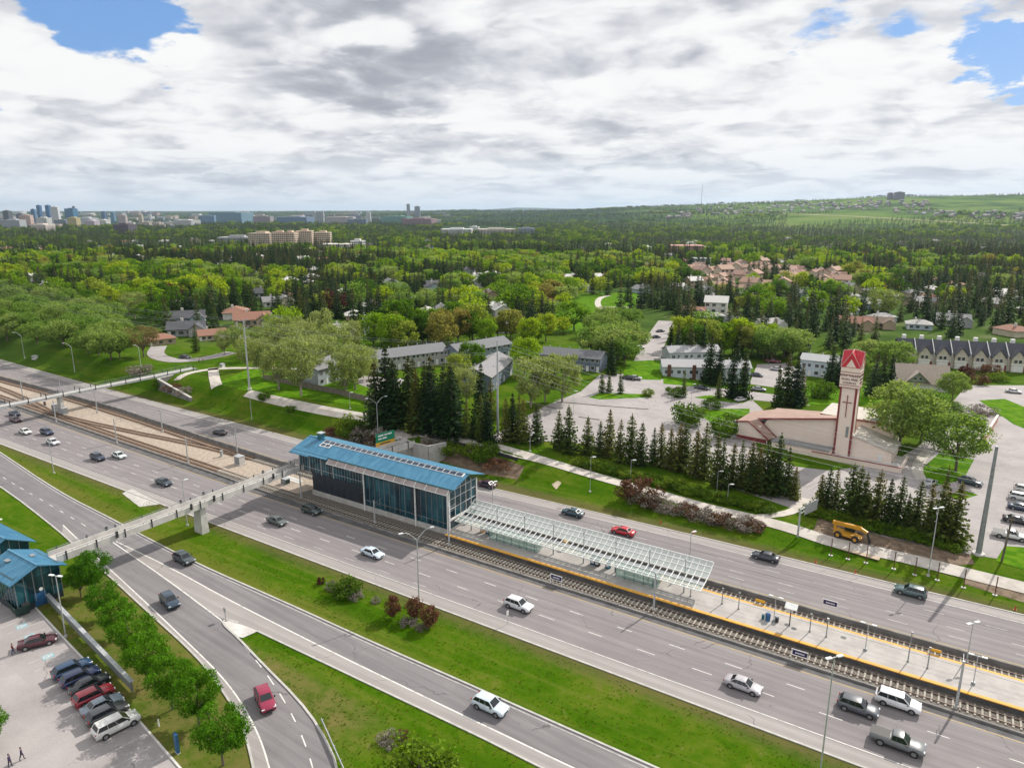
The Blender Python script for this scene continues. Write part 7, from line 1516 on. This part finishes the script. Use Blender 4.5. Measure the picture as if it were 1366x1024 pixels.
for k, (x, y, h) in enumerate([(-8, 452, 12), (10, 455, 12), (32, 448, 11), (50, 459, 11), (68, 452, 11), (85, 462, 11), (102, 460, 11), (118, 472, 12), (132, 474, 11), (148, 480, 12), (160, 478, 11), (5, 425, 12), (30, 422, 12), (58, 425, 12), (85, 430, 13), (110, 440, 13), (135, 448, 13), (158, 458, 12), (-20, 432, 12), (20, 408, 12), (60, 408, 12), (95, 412, 12), (128, 420, 12), (-5, 440, 13), (22, 440, 13), (45, 436, 13), (72, 440, 13), (98, 447, 12), (120, 456, 12), (145, 466, 12), (-15, 415, 12), (40, 398, 12), (80, 400, 12), (110, 424, 13), (150, 440, 13)]): tree('elm', at(x, y), h, 'broadleaf_tree', '%s grey green tree of the grove on the left grass slope' % (ORD + ['twenty-%s' % w for w in ('sixth', 'seventh', 'eighth', 'ninth')] + ['thirtieth'] + ['thirty-%s' % w for w in ('first', 'second', 'third', 'fourth', 'fifth', 'sixth')])[k], 'broadleaf tree', 'grey green trees of the grove on the left slope', tr.uniform(1.0, 1.3))
tree('tan', at(192, 476), 13, 'broadleaf_tree', 'tan leaved tree with a bare trunk behind the far footbridge', 'broadleaf tree', None, 1.1); tree('popl', at(180, 425), 13, 'broadleaf_tree', 'single round pale tree in the left suburb', 'broadleaf tree', None, 1.3)
tree('popl', at(1178, 425), 17, 'broadleaf_tree', 'big bright yellow green tree behind the church tower', 'broadleaf tree', None, 1.5); tree('cop', at(126, 408), 9, 'copper_tree', 'dark purple tree in the left suburb', 'copper tree', None, 1.4); tree('cop', at(716, 374), 9, 'copper_tree', 'small purple tree beside the pale house in the middle suburb', 'copper tree', None, 1.3)
for (x, y, h, l, w, key) in [(1140, 505, 12, 'green tree directly behind the tower, left one', 1.1, 'big'), (1192, 500, 13, 'green tree behind the tower, right one', 1.2, 'big'), (1160, 492, 13, 'green tree behind the tower, middle one', 1.2, 'big')]: tree(key, at(x, y), h, 'broadleaf_tree', l, 'broadleaf tree', None, w)
for (x, y, h, l, w, key) in [(478, 512, 13, 'airy tree before the left end of the long townhouse row', 1.1, 'popl'), (492, 506, 12, 'second airy tree before the long townhouse row', 1.0, 'popl'), (612, 520, 11, 'small green tree in the court between the townhouse rows', 1.1, 'green'), (630, 508, 12, 'green tree at the corner of the grey roofed townhouses', 1.1, 'green'), (622, 540, 10, 'pale young tree behind the right end of the dark spruce block', 1.0, 'popl'), (700, 500, 12, 'green tree hiding the end of the dark blue townhouse row', 1.2, 'green'), (590, 470, 15, 'green tree over the ridge of the long townhouse row', 1.2, 'green')]: tree(key, at(x, y), h, 'broadleaf_tree', l, 'broadleaf tree', None, w)
# shrubs
def shrub(key, px, h, label, w=1.0, group=None, name='shrub'): return tree(key, at(*px), h, name, label, 'shrub', group, w)
for px, h, w, key, l in [((428, 779), 1.7, .8, 'cshr', 'small dark red shrub at the left of the verge shrubs'), ((443, 786), 1.9, 1.0, 'gry', 'grey shrub between the dark red and the green one'), ((461, 792), 3.0, 1.15, 'shr', 'green shrub in the middle of the verge'), ((474, 797), 1.6, 1.2, 'gry', 'low grey shrub right of the green one'), ((501, 803), 1.3, 1.0, 'gry', 'small grey tuft right of the low grey shrub'),
                         ((525, 823), 4.0, .85, 'rus', 'russet shrub standing alone left of the lamp post'), ((553, 825), 4.2, .95, 'rus', 'russet shrub at the foot of the lamp post'), ((574, 836), 4.6, .95, 'rus', 'russet shrub right of the lamp post'), ((545, 832), 1.6, 1.3, 'gry', 'pale grey ground shrub beneath the russet ones'), ((562, 838), 1.4, 1.2, 'gry', 'pale grey tuft beneath the right russet shrub')]: shrub(key, px, h * .9, l, w, 'shrubs in the near verge')
for px, h, w, key, l in [((230, 522), 3.2, 1.6, 'rsh', 'brown shrub on the wing wall of the far footbridge'), ((245, 526), 2.8, 1.5, 'gry', 'grey shrub at the right end of the wing wall'), ((215, 516), 2.6, 1.3, 'shr', 'yellow green shrub behind the wing wall'), ((188, 497), 3.2, 1.9, 'gry', 'wide grey twiggy shrub beside the far footbridge'),
                         ((462, 578), 5.0, .9, 'shr', 'tall bright green shrub left of the short footbridge'), ((476, 584), 5.5, .95, 'shr', 'second tall bright green shrub left of the short footbridge'), ((489, 590), 4.6, 1.1, 'gry', 'grey brown shrub right of the bright green ones'), ((445, 582), 3.0, 1.4, 'rsh', 'brown shrub left of the bright green ones'), ((505, 592), 3.2, 1.1, 'rsh', 'brown shrub beside the green road sign'), ((468, 597), 2.2, 1.6, 'gry', 'low grey shrub at the foot of the bank'),
                         ((578, 598), 3.4, 1.1, 'gry', 'grey shrub right of the landing wall'), ((605, 606), 3.6, 1.2, 'shr', 'dark green shrub on the soil bank, left one'), ((630, 607), 3.4, 1.2, 'shr', 'dark green shrub on the soil bank, middle one'), ((652, 606), 3.6, 1.1, 'shr', 'bright green shrub at the path edge'), ((642, 614), 3.0, 1.2, 'shr', 'green shrub below the bright one'), ((664, 626), 2.2, 2.0, 'rsh', 'yellow brown low shrub above the grass bank'),
                         ((852, 666), 5.0, 1.2, 'rsh', 'olive brown shrub at the left end of the grey hedge'), ((860, 672), 3.6, 1.2, 'gry', 'grey shrub under the olive brown one'), ((921, 566), 6.5, .9, 'shr', 'round bright green tree like shrub on the lot island'), ((965, 584), 6.0, .8, 'shr', 'round green shrub left of the church'), ((976, 574), 5.5, 1.1, 'shr', 'second round green shrub left of the church'), ((950, 545), 3.5, 1.0, 'shr', 'small round shrub behind the lot island'), ((900, 528), 3.2, 1.2, 'shr', 'dark clipped shrub left of the blue grey spruce'), ((864, 528), 3, .9, 'shr', 'small bush at the island corner'),
                         ((1095, 530), 6, .9, 'shr', 'green bush left of the tower in the lawn'), ((1290, 502), 4, 1.2, 'cshr', 'dark red bush before the row houses'), ((1322, 500), 4.5, 1.3, 'rsh', 'reddish brown bush before the row houses'), ((1304, 512), 4, 1.3, 'rsh', 'brown red bush in the roundabout bed'), ((1330, 508), 3, 1.4, 'shr', 'green bush in the roundabout bed'), ((1265, 548), 3.2, 2.0, 'shr', 'wide green bush before the lane'), ((1245, 545), 3.2, 1.8, 'shr', 'wide green bush beside the small round tree'), ((1310, 552), 3, 1.8, 'gry', 'olive bush at the lane corner'), ((560, 1034), 4.0, 1.3, 'shr', 'yellow green bush cut by the bottom edge'),
                         ((520, 990), 1.4, 1.3, 'gry', 'small dry bush in the grass wedge'), ((536, 985), 1.2, 1.2, 'rsh', 'small brown bush in the grass wedge'), ((388, 548), 2.0, 1.0, 'shr', 'small bush on the bank left of the station'), ((352, 532), 2.6, 1.0, 'shr', 'small bush by the path beneath the pale trees')]: shrub(key, px, h, l, w, 'shrubs on the far bank and lots')
hg = [(868, 676), (884, 680), (900, 683), (916, 687), (932, 691), (948, 695), (964, 699), (980, 702), (996, 705), (1006, 707)]
for k, px in enumerate(hg): shrub('gry' if k % 3 else 'rsh', px, 2.3, '%s section of grey twiggy hedge below the path' % ORD[k], 1.5, 'sections of the grey twiggy hedge', 'hedge_bush')
for k in range(26):
    px = z7(450 + 34 * k, 735 + 8.6 * k); shrub('shr', (px[0], px[1] + 4), 2.0, 'low green bush beneath the spruce row along the car park', 1.4, 'low bushes beneath the spruce row', 'undergrowth_bush')
for k in range(22): px = z6(370 + 29 * k, 835 + 7.2 * k); shrub('shr', px, 1.9, 'low green bush beneath the spruces in front of the church', 1.4, 'low bushes beneath the church spruces', 'undergrowth_bush')
# ------------------------------------------------------------------ the wooded suburb
def coll_of(name, metas):
    c = bpy.data.collections.new(name)
    for i, me in enumerate(metas): c.objects.link(bpy.data.objects.new('%s_%02d' % (name, i), me))
    return c
def scatter(name, label, pts, rots, scls, idx, coll):
    me = bpy.data.meshes.new(name); me.from_pydata([tuple(p) for p in pts], [], [])
    for nm, typ, dat, key in (('rot', 'FLOAT_VECTOR', rots, 'vector'), ('scl', 'FLOAT_VECTOR', scls, 'vector'), ('idx', 'INT', idx, 'value')):
        a = me.attributes.new(nm, typ, 'POINT'); a.data.foreach_set(key, np.asarray(dat, np.float32 if typ != 'INT' else np.int32).ravel())
    o = bpy.data.objects.new(name, me); COL.objects.link(o)
    g = bpy.data.node_groups.new(name, 'GeometryNodeTree'); g.interface.new_socket('Geometry', in_out='INPUT', socket_type='NodeSocketGeometry'); g.interface.new_socket('Geometry', in_out='OUTPUT', socket_type='NodeSocketGeometry')
    T = NT(g); gi = T.node('NodeGroupInput'); go = T.node('NodeGroupOutput'); ip = T.node('GeometryNodeInstanceOnPoints'); ci = T.node('GeometryNodeCollectionInfo')
    ci.inputs['Collection'].default_value = coll; ci.inputs['Separate Children'].default_value = True; ci.inputs['Reset Children'].default_value = True; ci.transform_space = 'ORIGINAL'
    def att(n, t): a = T.node('GeometryNodeInputNamedAttribute', data_type=t); a.inputs['Name'].default_value = n; return a.outputs['Attribute']
    T.l.new(gi.outputs[0], ip.inputs['Points']); T.l.new(ci.outputs[0], ip.inputs['Instance']); ip.inputs['Pick Instance'].default_value = True
    T.l.new(att('idx', 'INT'), ip.inputs['Instance Index']); e = T.node('FunctionNodeEulerToRotation'); T.l.new(att('rot', 'FLOAT_VECTOR'), e.inputs[0]); T.l.new(e.outputs[0], ip.inputs['Rotation']); T.l.new(att('scl', 'FLOAT_VECTOR'), ip.inputs['Scale'])
    T.l.new(ip.outputs[0], go.inputs[0]); md = o.modifiers.new('scatter', 'NODES'); md.node_group = g
    return tag(o, label, None, None, 'stuff')
fr = np.random.default_rng(42)
def vnoise(x, y, s, seed):
    """smooth value noise"""
    r = np.random.default_rng(seed).random((64, 64)); x = x / s; y = y / s; xi = np.floor(x).astype(int); yi = np.floor(y).astype(int); fx = sst(x - xi); fy = sst(y - yi)
    g = lambda a, b: r[a % 64, b % 64]
    return (g(xi, yi) * (1 - fx) + g(xi + 1, yi) * fx) * (1 - fy) + (g(xi, yi + 1) * (1 - fx) + g(xi + 1, yi + 1) * fx) * fy
def cand(n, f0, f1, u0=-.80, u1=.82):
    F = np.sqrt(fr.uniform(f0 * f0, f1 * f1, n)); u = fr.uniform(u0, u1, n)
    x = F * fwh[0] + F * u * RT[0]; y = F * fwh[1] + F * u * RT[1]; z = hgt(x, y)
    d = np.stack([x, y, z - CAMH], 1); w = d @ FW
    return x, y, z, F, u, CX + FPX * (d @ RT) / w, CY - FPX * (d @ UP) / w
def near_keep(x, y, px, py):
    k = py < np.interp(px, *YLIM)
    for i in np.nonzero(k)[0]:
        if inpoly(px[i], py[i], PARK) and fr.random() < .96: k[i] = False
        elif inpoly(px[i], py[i], PINK) and fr.random() < .72: k[i] = False
        elif abs((px[i] - 862) - (486 - py[i]) * .48) < 14 and py[i] > 424: k[i] = False
        elif 1012 < px[i] < 1066 and abs(py[i] - (342 + (px[i] - 1015) * .30)) < 4: k[i] = False
        elif any((x[i] - a) ** 2 + (y[i] - b) ** 2 < (c * .75) ** 2 or any((x[i] - a + fwh[0] * q) ** 2 + (y[i] - b + fwh[1] * q) ** 2 < (c * .9) ** 2 for q in ((15, 30, 44) if int(a * 7 + b * 3) % 3 else (15,))) for a, b, c in HOUSES): k[i] = False
    return k
def thin(x, y, r):
    """keep points no nearer than r"""
    cell = {}; keep = np.zeros(len(x), bool)
    for i in range(len(x)):
        a, b = int(x[i] // r), int(y[i] // r)
        if all((x[i] - X) ** 2 + (y[i] - Y) ** 2 > r * r for p in range(a - 1, a + 2) for q in range(b - 1, b + 2) for X, Y in cell.get((p, q), ())):
            keep[i] = True; cell.setdefault((a, b), []).append((x[i], y[i]))
    return keep
S_PTS, B_PTS = [], []       # (x, y, z, h, wide, variant)
def grow(n, f0, f1, rmin, hs, hb, near=False, mask=None, big=1.0):
    x, y, z, F, u, px, py = cand(n, f0, f1); k = np.ones(len(x), bool)
    if near: k = near_keep(x, y, px, py)
    if mask is not None: k &= mask(x, y, F, u, px, py)
    x, y, z, F, u = (v[k] for v in (x, y, z, F, u)); k = thin(x, y, rmin); x, y, z, F, u = (v[k] for v in (x, y, z, F, u))
    o = np.argsort(F); x, y, z, F, u = (v[o] for v in (x, y, z, F, u))
    c = vnoise(x + 3000, y + 3000, 55, 1) * .55 + vnoise(x + 3000, y + 3000, 170, 2) * .45 + fr.normal(scale=.10, size=len(x)); bias = .64 + .02 * np.clip(u * 1.6, -1, 1) + .07 * np.clip((F - 1400) / 800, 0, 1) + .10 * np.clip((F - 3000) / 800, 0, 1)  # spruce share rises rightward and far off: dark trees stand in for cloud shadow
    sp = c < bias
    for i in range(len(x)):
        (S_PTS if sp[i] else B_PTS).append((x[i], y[i], z[i], fr.uniform(*hs) if sp[i] else fr.uniform(*hb), fr.uniform(.8, 1.2) * (1 if sp[i] else 1.2) * big, F[i], u[i]))
grow(15000, 235, 900, 6.8, (12, 21), (9.5, 16), near=True)
grow(20000, 900, 1700, 9.5, (12, 21), (8.5, 13.5), near=True)
grow(22000, 1700, 3200, 12, (11, 19), (9, 14), big=1.3, mask=lambda x, y, F, u, px, py: ~((u > .38) & (F > 2650) & (vnoise(x + 9000, y + 9000, 200, 7) < .66)) & ~((px < 260) & (py < 303)) & ~((px > 590) & (px < 690) & (py < 312) & (py > 302)))
grow(20000, 3200, 6500, 20, (11, 17), (10, 15), big=2.6, mask=lambda x, y, F, u, px, py: (vnoise(x + 9000, y + 9000, 420, 5) > np.interp(u, [-.8, -.2, .0, .22, .34, .42, .8], [.55, .40, .14, .24, .52, .63, .64])))
grow(12000, 6500, 16000, 60, (13, 18), (12, 16), big=5.0, mask=lambda x, y, F, u, px, py: (vnoise(x + 9000, y + 9000, 900, 6) > .42))
S_PTS.sort(key=lambda p: p[5]); B_PTS.sort(key=lambda p: p[5])
def zone(u): return 'left' if u < -.32 else 'middle' if u < .12 else 'right'
def split_(pts, cat, key, copper=False):
    n = max(0, 298 - NIND[cat])
    for i, (x, y, z, h, w, F, u) in enumerate(pts[:n]):
        k = key; name = cat.replace(' ', '_'); c = cat
        if cat == 'broadleaf tree':
            if fr.random() < .22: k = 'elm_m'
            if fr.random() < .025: k = 'cop'
        o = tree(k, (x, y, z), h, name, '', c, None, w, z=z - .1)
        zn = zone(u); o['label'] = ('%s %s standing among the houses of the %s suburb' % (('dark pointed', 'spruce') if cat[0] == 's' else ({'elm_m': 'grey green', 'cop': 'dark purple'}.get(k, 'leafy green'), 'tree'))+ (zn,))if False else '%s %s among the houses in the %s part of the suburb' % ('dark pointed' if cat[0] == 's' else {'elm_m': 'grey green', 'cop': 'dark purple'}.get(k, 'leafy green'), 'spruce' if cat[0] == 's' else 'broadleaf tree', zn)
        o['group'] = '%s in the %s part of the suburb' % ('spruces' if cat[0] == 's' else {'elm_m': 'grey green trees', 'cop': 'purple trees'}.get(k, 'leafy trees'), zn)
    return pts[n:]
rs = split_(S_PTS, 'spruce tree', 'spr_m'); rb_ = split_(B_PTS, 'broadleaf tree', 'brd_m')
print('trees', len(S_PTS), len(B_PTS), 'stuff', len(rs), len(rb_))
def forest(name, label, pts, near_m, far_m, lim=1100):
    co = coll_of(name + '_kinds', near_m + far_m); nn, nf = len(near_m), len(far_m); p = np.array(pts); n = len(p)
    idx = np.where(p[:, 5] < lim, fr.integers(0, nn, n), nn + fr.integers(0, nf, n)); s = p[:, 3] / 10; w = s * p[:, 4]
    scatter(name, label, p[:, :3] - np.array([0, 0, .1]), np.stack([np.zeros(n), np.zeros(n), fr.uniform(0, 6.28, n)], 1), np.stack([w, w, s], 1), idx, co)
forest('spruce_forest', 'countless dark spruces spreading over the suburb and the valley to the horizon', rs, [k[0] for k in TT['spr_m']], [k[0] for k in TT['spr_f']])
forest('broadleaf_forest', 'countless green broadleaf trees spreading over the suburb and the valley to the horizon', rb_, [k[0] for k in TT['brd_m']] + [TT['elm_m'][0][0]], [k[0] for k in TT['brd_f']])

# ------------------------------------------------------------------ far city
facade_mat('facade', (1, 1, 1), (.055, .075, .10), 3.2, 3.3)
facade_mat('facade_glass', (1, 1, 1), (.05, .12, .22), 3.0, 3.6, .22)
cr_ = random.Random(8)
def tower(x, yt, yb, wpx, color, label, name='office_tower', cat='building', group='buildings of the far skyline', mt='facade', dep=.8, roof=None, yaw=None, pent=True):
    P = at(x, yb); dist = float((np.array(P) - CP) @ FW); k = dist / FPX; W = wpx * k; H = max(3.5, (yb - yt) * k * 1.0)
    t = thing(name, label, cat, P, (AZ - math.pi / 2) + R(cr_.uniform(-12, 12)) if yaw is None else yaw, group)
    m = MB(); m.box(-W / 2, W / 2, -W * dep / 2, W * dep / 2, -8, H); m.build('walls', mt, t, color=color)
    m = MB(); m.box(-W / 2 - .4, W / 2 + .4, -W * dep / 2 - .4, W * dep / 2 + .4, H + .003, H + 1.0); r = m.build('roof', 'tinted', t, color=roof or tuple(min(.75, c * 1.15) for c in color))
    if pent and H > 12: m = MB(); m.box(-W * .22, W * .22, -W * .2, W * .2, H + 1.0, H + 4.0); m.build('roof_plant', 'tinted', r, color=color)
    return t
BL = (.10, .20, .36)
for x, yt, yb, w, c, l, mt in [(12, 282, 299, 8, (.10, .11, .13), 'dark office tower at the left end of the skyline', 'facade'), (37, 288, 302, 13, (.58, .42, .36), 'salmon coloured block low in the skyline', 'facade'), (30, 286, 300, 9, (.16, .19, .24), 'dark slab behind the salmon block', 'facade'), (47, 280, 298, 5, BL, 'slim blue tower left of the twin blue towers', 'facade_glass'), (55, 275, 297, 5, (.07, .16, .34), 'left of the twin blue towers', 'facade_glass'), (67, 275, 297, 5.5, (.06, .17, .38), 'right of the twin blue towers', 'facade_glass'),
                               (76, 277, 298, 9, (.66, .67, .70), 'white tower beside the twin blue towers', 'facade'), (97, 279, 296, 12, (.05, .17, .30), 'wide teal blue tower right of the white tower', 'facade_glass'), (101, 276, 296, 3, (.25, .30, .36), 'slim grey tower behind the teal blue tower', 'facade'), (100, 291, 303, 12, (.52, .44, .22), 'yellow banded low block under the teal tower', 'facade'), (85, 294, 302, 16, (.20, .24, .28), 'grey low block in the skyline centre', 'facade'), (60, 291, 302, 14, (.62, .62, .60), 'pale low block under the twin towers', 'facade'), (58, 300, 308, 22, (.66, .58, .54), 'white and red low hall below the skyline', 'facade'), (20, 294, 306, 22, (.42, .44, .48), 'grey hall at the left of the skyline', 'facade'),
                               (118, 291, 300, 18, (.58, .60, .64), 'white low block right of the yellow banded one', 'facade'), (124, 295, 304, 14, (.55, .48, .56), 'pinkish low block right of the white one', 'facade'), (140, 283, 297, 5, (.12, .18, .28), 'small dark blue tower apart from the skyline', 'facade_glass'), (152, 284, 297, 5, (.18, .32, .42), 'small teal tower apart from the skyline', 'facade_glass'), (139, 294, 302, 13, (.64, .64, .62), 'white low building right of the skyline', 'facade'), (165, 288, 300, 9, (.50, .42, .42), 'reddish low block right of the skyline', 'facade'), (189, 287, 300, 5, (.56, .50, .40), 'beige slim block by the woods', 'facade'), (168, 300, 312, 22, (.11, .08, .11), 'dark brown hall in front of the woods', 'facade'),
                               (310, 284, 297, 44, (.22, .36, .40), 'long teal glass building on the left horizon', 'facade_glass'), (278, 288, 298, 18, (.20, .30, .42), 'blue block left of the long teal building', 'facade_glass'), (250, 294, 300, 26, (.58, .58, .58), 'white low roofs left of the blue block', 'facade'), (352, 289, 298, 22, (.34, .30, .32), 'brown low block right of the long teal building', 'facade'), (395, 290, 299, 40, (.20, .26, .36), 'blue grey campus block', 'facade_glass'), (428, 283, 298, 9, (.40, .44, .48), 'grey twin slab on the campus', 'facade'), (421, 284, 298, 5, (.60, .62, .64), 'white slab beside the grey twin slab', 'facade'), (455, 290, 299, 36, (.50, .47, .48), 'long low campus block', 'facade'), (492, 284, 297, 6, (.62, .64, .66), 'white slab right of the campus', 'facade'), (478, 293, 300, 24, (.18, .24, .32), 'dark low block by the campus', 'facade'),
                               (545, 273, 289, 4.5, (.38, .44, .46), 'left of two lone high rises on the horizon', 'facade'), (557, 276, 289, 7, (.28, .31, .38), 'right of two lone high rises on the horizon', 'facade'), (560, 292, 301, 40, (.30, .20, .22), 'red brown shopping block in the centre', 'facade'), (530, 289, 298, 36, (.16, .34, .30), 'green roofed hall in the centre', 'facade'), (578, 294, 300, 20, (.52, .53, .56), 'white low block right of the red brown one', 'facade'), (610, 306, 314, 40, (.60, .61, .63), 'large white mall roofs in the centre', 'facade'), (633, 303, 310, 12, (.70, .71, .72), 'white cube on the mall', 'facade'), (662, 306, 313, 48, (.50, .46, .42), 'beige mall roofs right of the white cube', 'facade'), (702, 305, 311, 22, (.28, .33, .40), 'blue grey block right of the mall', 'facade'),
                               (1187, 258, 266, 6, (.28, .24, .30), 'left of two dark high rises on the hill', 'facade'), (1199, 257, 266, 10, (.25, .22, .27), 'right of two dark high rises on the hill', 'facade'), (915, 328, 337, 42, (.46, .24, .20), 'red roofed low block before the wooded valley', 'facade'), (945, 330, 336, 26, (.44, .30, .26), 'second red roofed block before the wooded valley', 'facade'), (935, 345, 352, 22, (.5, .5, .5), 'white roofed hall in the right suburb', 'facade')]:
    tower(x, yt, yb, w, c, l, 'office_tower' if yb - yt > 11 else 'low_building', mt=mt)
for x, yt, yb, w, c, l in [(352, 312, 330, 30, (.55, .45, .36), 'long beige apartment slab left of the domed blocks'), (375, 311, 331, 20, (.60, .46, .36), 'first beige apartment block'), (389, 311, 331, 16, (.62, .49, .38), 'second beige apartment block'), (408, 309, 330, 20, (.60, .47, .37), 'third beige apartment block'), (432, 311, 329, 20, (.60, .48, .38), 'fourth beige apartment block'), (318, 317, 328, 44, (.33, .34, .36), 'long grey apartment slab left of the beige blocks'), (346, 315, 328, 14, (.50, .27, .19), 'brick red block between the grey and beige slabs'), (450, 326, 335, 36, (.60, .57, .53), 'low pale annexe of the beige apartments'), (478, 322, 334, 16, (.62, .62, .62), 'white block right of the beige apartments')]:
    t = tower(x, yt, yb, w, c, l, 'apartment_block', 'apartment block', 'apartment blocks in the left distance')
    if 'beige apartment block' in l:
        m = MB(); W = w * 1.2; m.cyl((0, 0, 22), (0, 0, 26.5), W * .26, W * .05, 10); m.build('turret_roof', 'brown_roof', t)
for i in range(150):
    x = cr_.choice((cr_.uniform(0, 330), cr_.uniform(180, 600), cr_.uniform(0, 200))); y = cr_.uniform(285, 304) if x < 230 else cr_.uniform(285, 298)
    c = cr_.choice(((.62, .62, .62), (.5, .5, .52), (.36, .40, .46), (.55, .47, .42), (.22, .26, .34), (.68, .66, .64), (.44, .34, .32)))
    tower(x, y - cr_.uniform(1.5, 4.5), y, cr_.uniform(4, 17), c, 'small far building in the spread of the city below the horizon', 'low_building', group='small far buildings of the city', pent=False)
P = at(935, 282); t = thing('radio_mast', 'thin radio mast on the brow of the hill', 'mast', P); dist = float((np.array(P) - CP) @ FW); H = 36 * dist / FPX; m = MB(); m.cyl((0, 0, 0), (0, 0, H), 1.6, .7, 6); m.build('mast', 'grey_metal', t); m = MB()
for k in range(3): a = k * 2.1; m.cyl((0, 0, H * .8), (math.cos(a) * H * .35, math.sin(a) * H * .35, 0), .25, n=4)
m.build('guy_wire', 'grey_metal', t)
HF = t_house = None
me_cache = []
for k in range(3):
    b = MB(); L, D, h = ((15, 10, 5.5), (18, 11, 4.2), (12, 10, 6.5))[k]; b.box(-L / 2, L / 2, -D / 2, D / 2, -3, h, 0); gable(b, -L / 2, L / 2, -D / 2, D / 2, h, h + 3, .6)
    n0 = 6; b.m = [0] * n0 + [1] * (len(b.f) - n0); me_cache.append(b.mesh('hill_house', ['siding', 'roof_shingle']))
def hill_house(px, py, big=1.0):
    P = at(px, py); o = bpy.data.objects.new('hill_house', cr_.choice(me_cache)); COL.objects.link(o); o.location = P; o.rotation_euler = (0, 0, cr_.uniform(0, 6.28)); o.scale = (big,) * 3
    tag(o, 'tiny house of the estate along the top of the hill' if py < 281 else 'tiny house on the slope of the hill', 'house', 'tiny houses on the hill', None, cr_.choice(((.36, .35, .34), (.30, .27, .25), (.24, .25, .28), (.44, .43, .42), (.20, .18, .19))))
for i in range(170):
    x = cr_.uniform(885, 1240); top = np.interp(x, [880, 950, 1100, 1190, 1366], [281, 274, 269, 266, 266]); hill_house(x, top + cr_.uniform(1.5, 13) * (1 if x < 1180 else .8), cr_.uniform(.9, 1.5))
for i in range(48):
    x = cr_.uniform(1190, 1366); hill_house(x, 279 + (x - 1190) * .055 + cr_.uniform(-3, 7), cr_.uniform(.8, 1.3))

# ------------------------------------------------------------------ rough grass in the verges
def tuft_mesh(seed, n=14):
    rng = np.random.default_rng(seed); v = []; f = []
    for i in range(n):
        a = rng.uniform(0, 6.28); r = rng.uniform(0, .22); x, y = r * math.cos(a), r * math.sin(a); h = rng.uniform(.10, .26); b = rng.uniform(0, 6.28); w = .035; lx, ly = rng.normal(scale=.09, size=2)
        o = len(v); v += [(x - w * math.cos(b), y - w * math.sin(b), 0), (x + w * math.cos(b), y + w * math.sin(b), 0), (x + lx, y + ly, h)]; f.append((o, o + 1, o + 2))
    me = bpy.data.meshes.new('grass_tuft'); me.from_pydata(v, [], f); me.materials.append(MATS['grass_blades']); return me
gp_, gs_ = [], []
def poly_area(n, poly, dens):
    xs = [p[0] for p in poly]; ys = [p[1] for p in poly]; x = fr.uniform(min(xs), max(xs), n); y = fr.uniform(min(ys), max(ys), n)
    v = vnoise(x + 2000, y + 2000, 1.6, 9) * .75 + vnoise(x + 2000, y + 2000, 9, 10) * .25
    for i in range(n):
        if v[i] > 1 - dens and inpoly(x[i], y[i], poly): gp_.append((x[i], y[i], float(gz(x[i], y[i])))); gs_.append(.5 + 1.0 * (v[i] - .4) * fr.random())
top_ = [(p.x, p.y) for p in offs(T_top, .9)]; low_ = [(p.x, p.y) for p in T_low]; nose_ = [(p.x, p.y) for p in T_nose]
poly_area(6000, [(x, y + .0) for x, y in top_ if -230 < x < 45] + [(45, 79.6), (-230, 79.6)], .62)
poly_area(3500, low_ + nose_[:-4], .62)
poly_area(2000, [(p.x, p.y - .8) for p in T_bot if -150 < p.x < -52] + [(p.x + .5, p.y + .8) for p in KP[::-1] if p.x > -126] + [(-140, 52)], .55)
poly_area(6000, [(-300, 136), (-260, 131.5), (-150, 130), (-90, 129), (40, 131), (40, 140), (-40, 146), (-70, 152), (-130, 152), (-200, 152), (-300, 150)], .50)
co = coll_of('tuft_kinds', [tuft_mesh(s) for s in range(5)]); n = len(gp_); s = np.array(gs_)[:, None] * np.ones((1, 3)); s = np.clip(s, .4, 2.0)
print('tufts', n)
o = scatter('grass', 'rough green grass tufts of the verges', gp_, np.stack([np.zeros(n), np.zeros(n), fr.uniform(0, 6.28, n)], 1), s, fr.integers(0, 5, n), co)

# ------------------------------------------------------------------ air
def haze():
    m = bpy.data.materials.new('haze'); m.use_nodes = True; T = NT(m.node_tree); T.n.clear(); v = T.node('ShaderNodeVolumePrincipled'); v.inputs['Color'].default_value = (.66, .82, 1.0, 1); v.inputs['Density'].default_value = 2.9e-5; v.inputs['Anisotropy'].default_value = .25
    T.l.new(v.outputs[0], T.node('ShaderNodeOutputMaterial').inputs['Volume']); MATS['haze'] = m
    lim = max(-GX[0], GX[-1], -GY[0], GY[-1]) + 50; b = MB(); b.box(-lim, lim, -lim, lim, float(GZ.min()) - 1.0, 420); o = b.build('haze', 'haze', None, 'thin blue air over the whole landscape', None, None, 'stuff'); return o
haze()
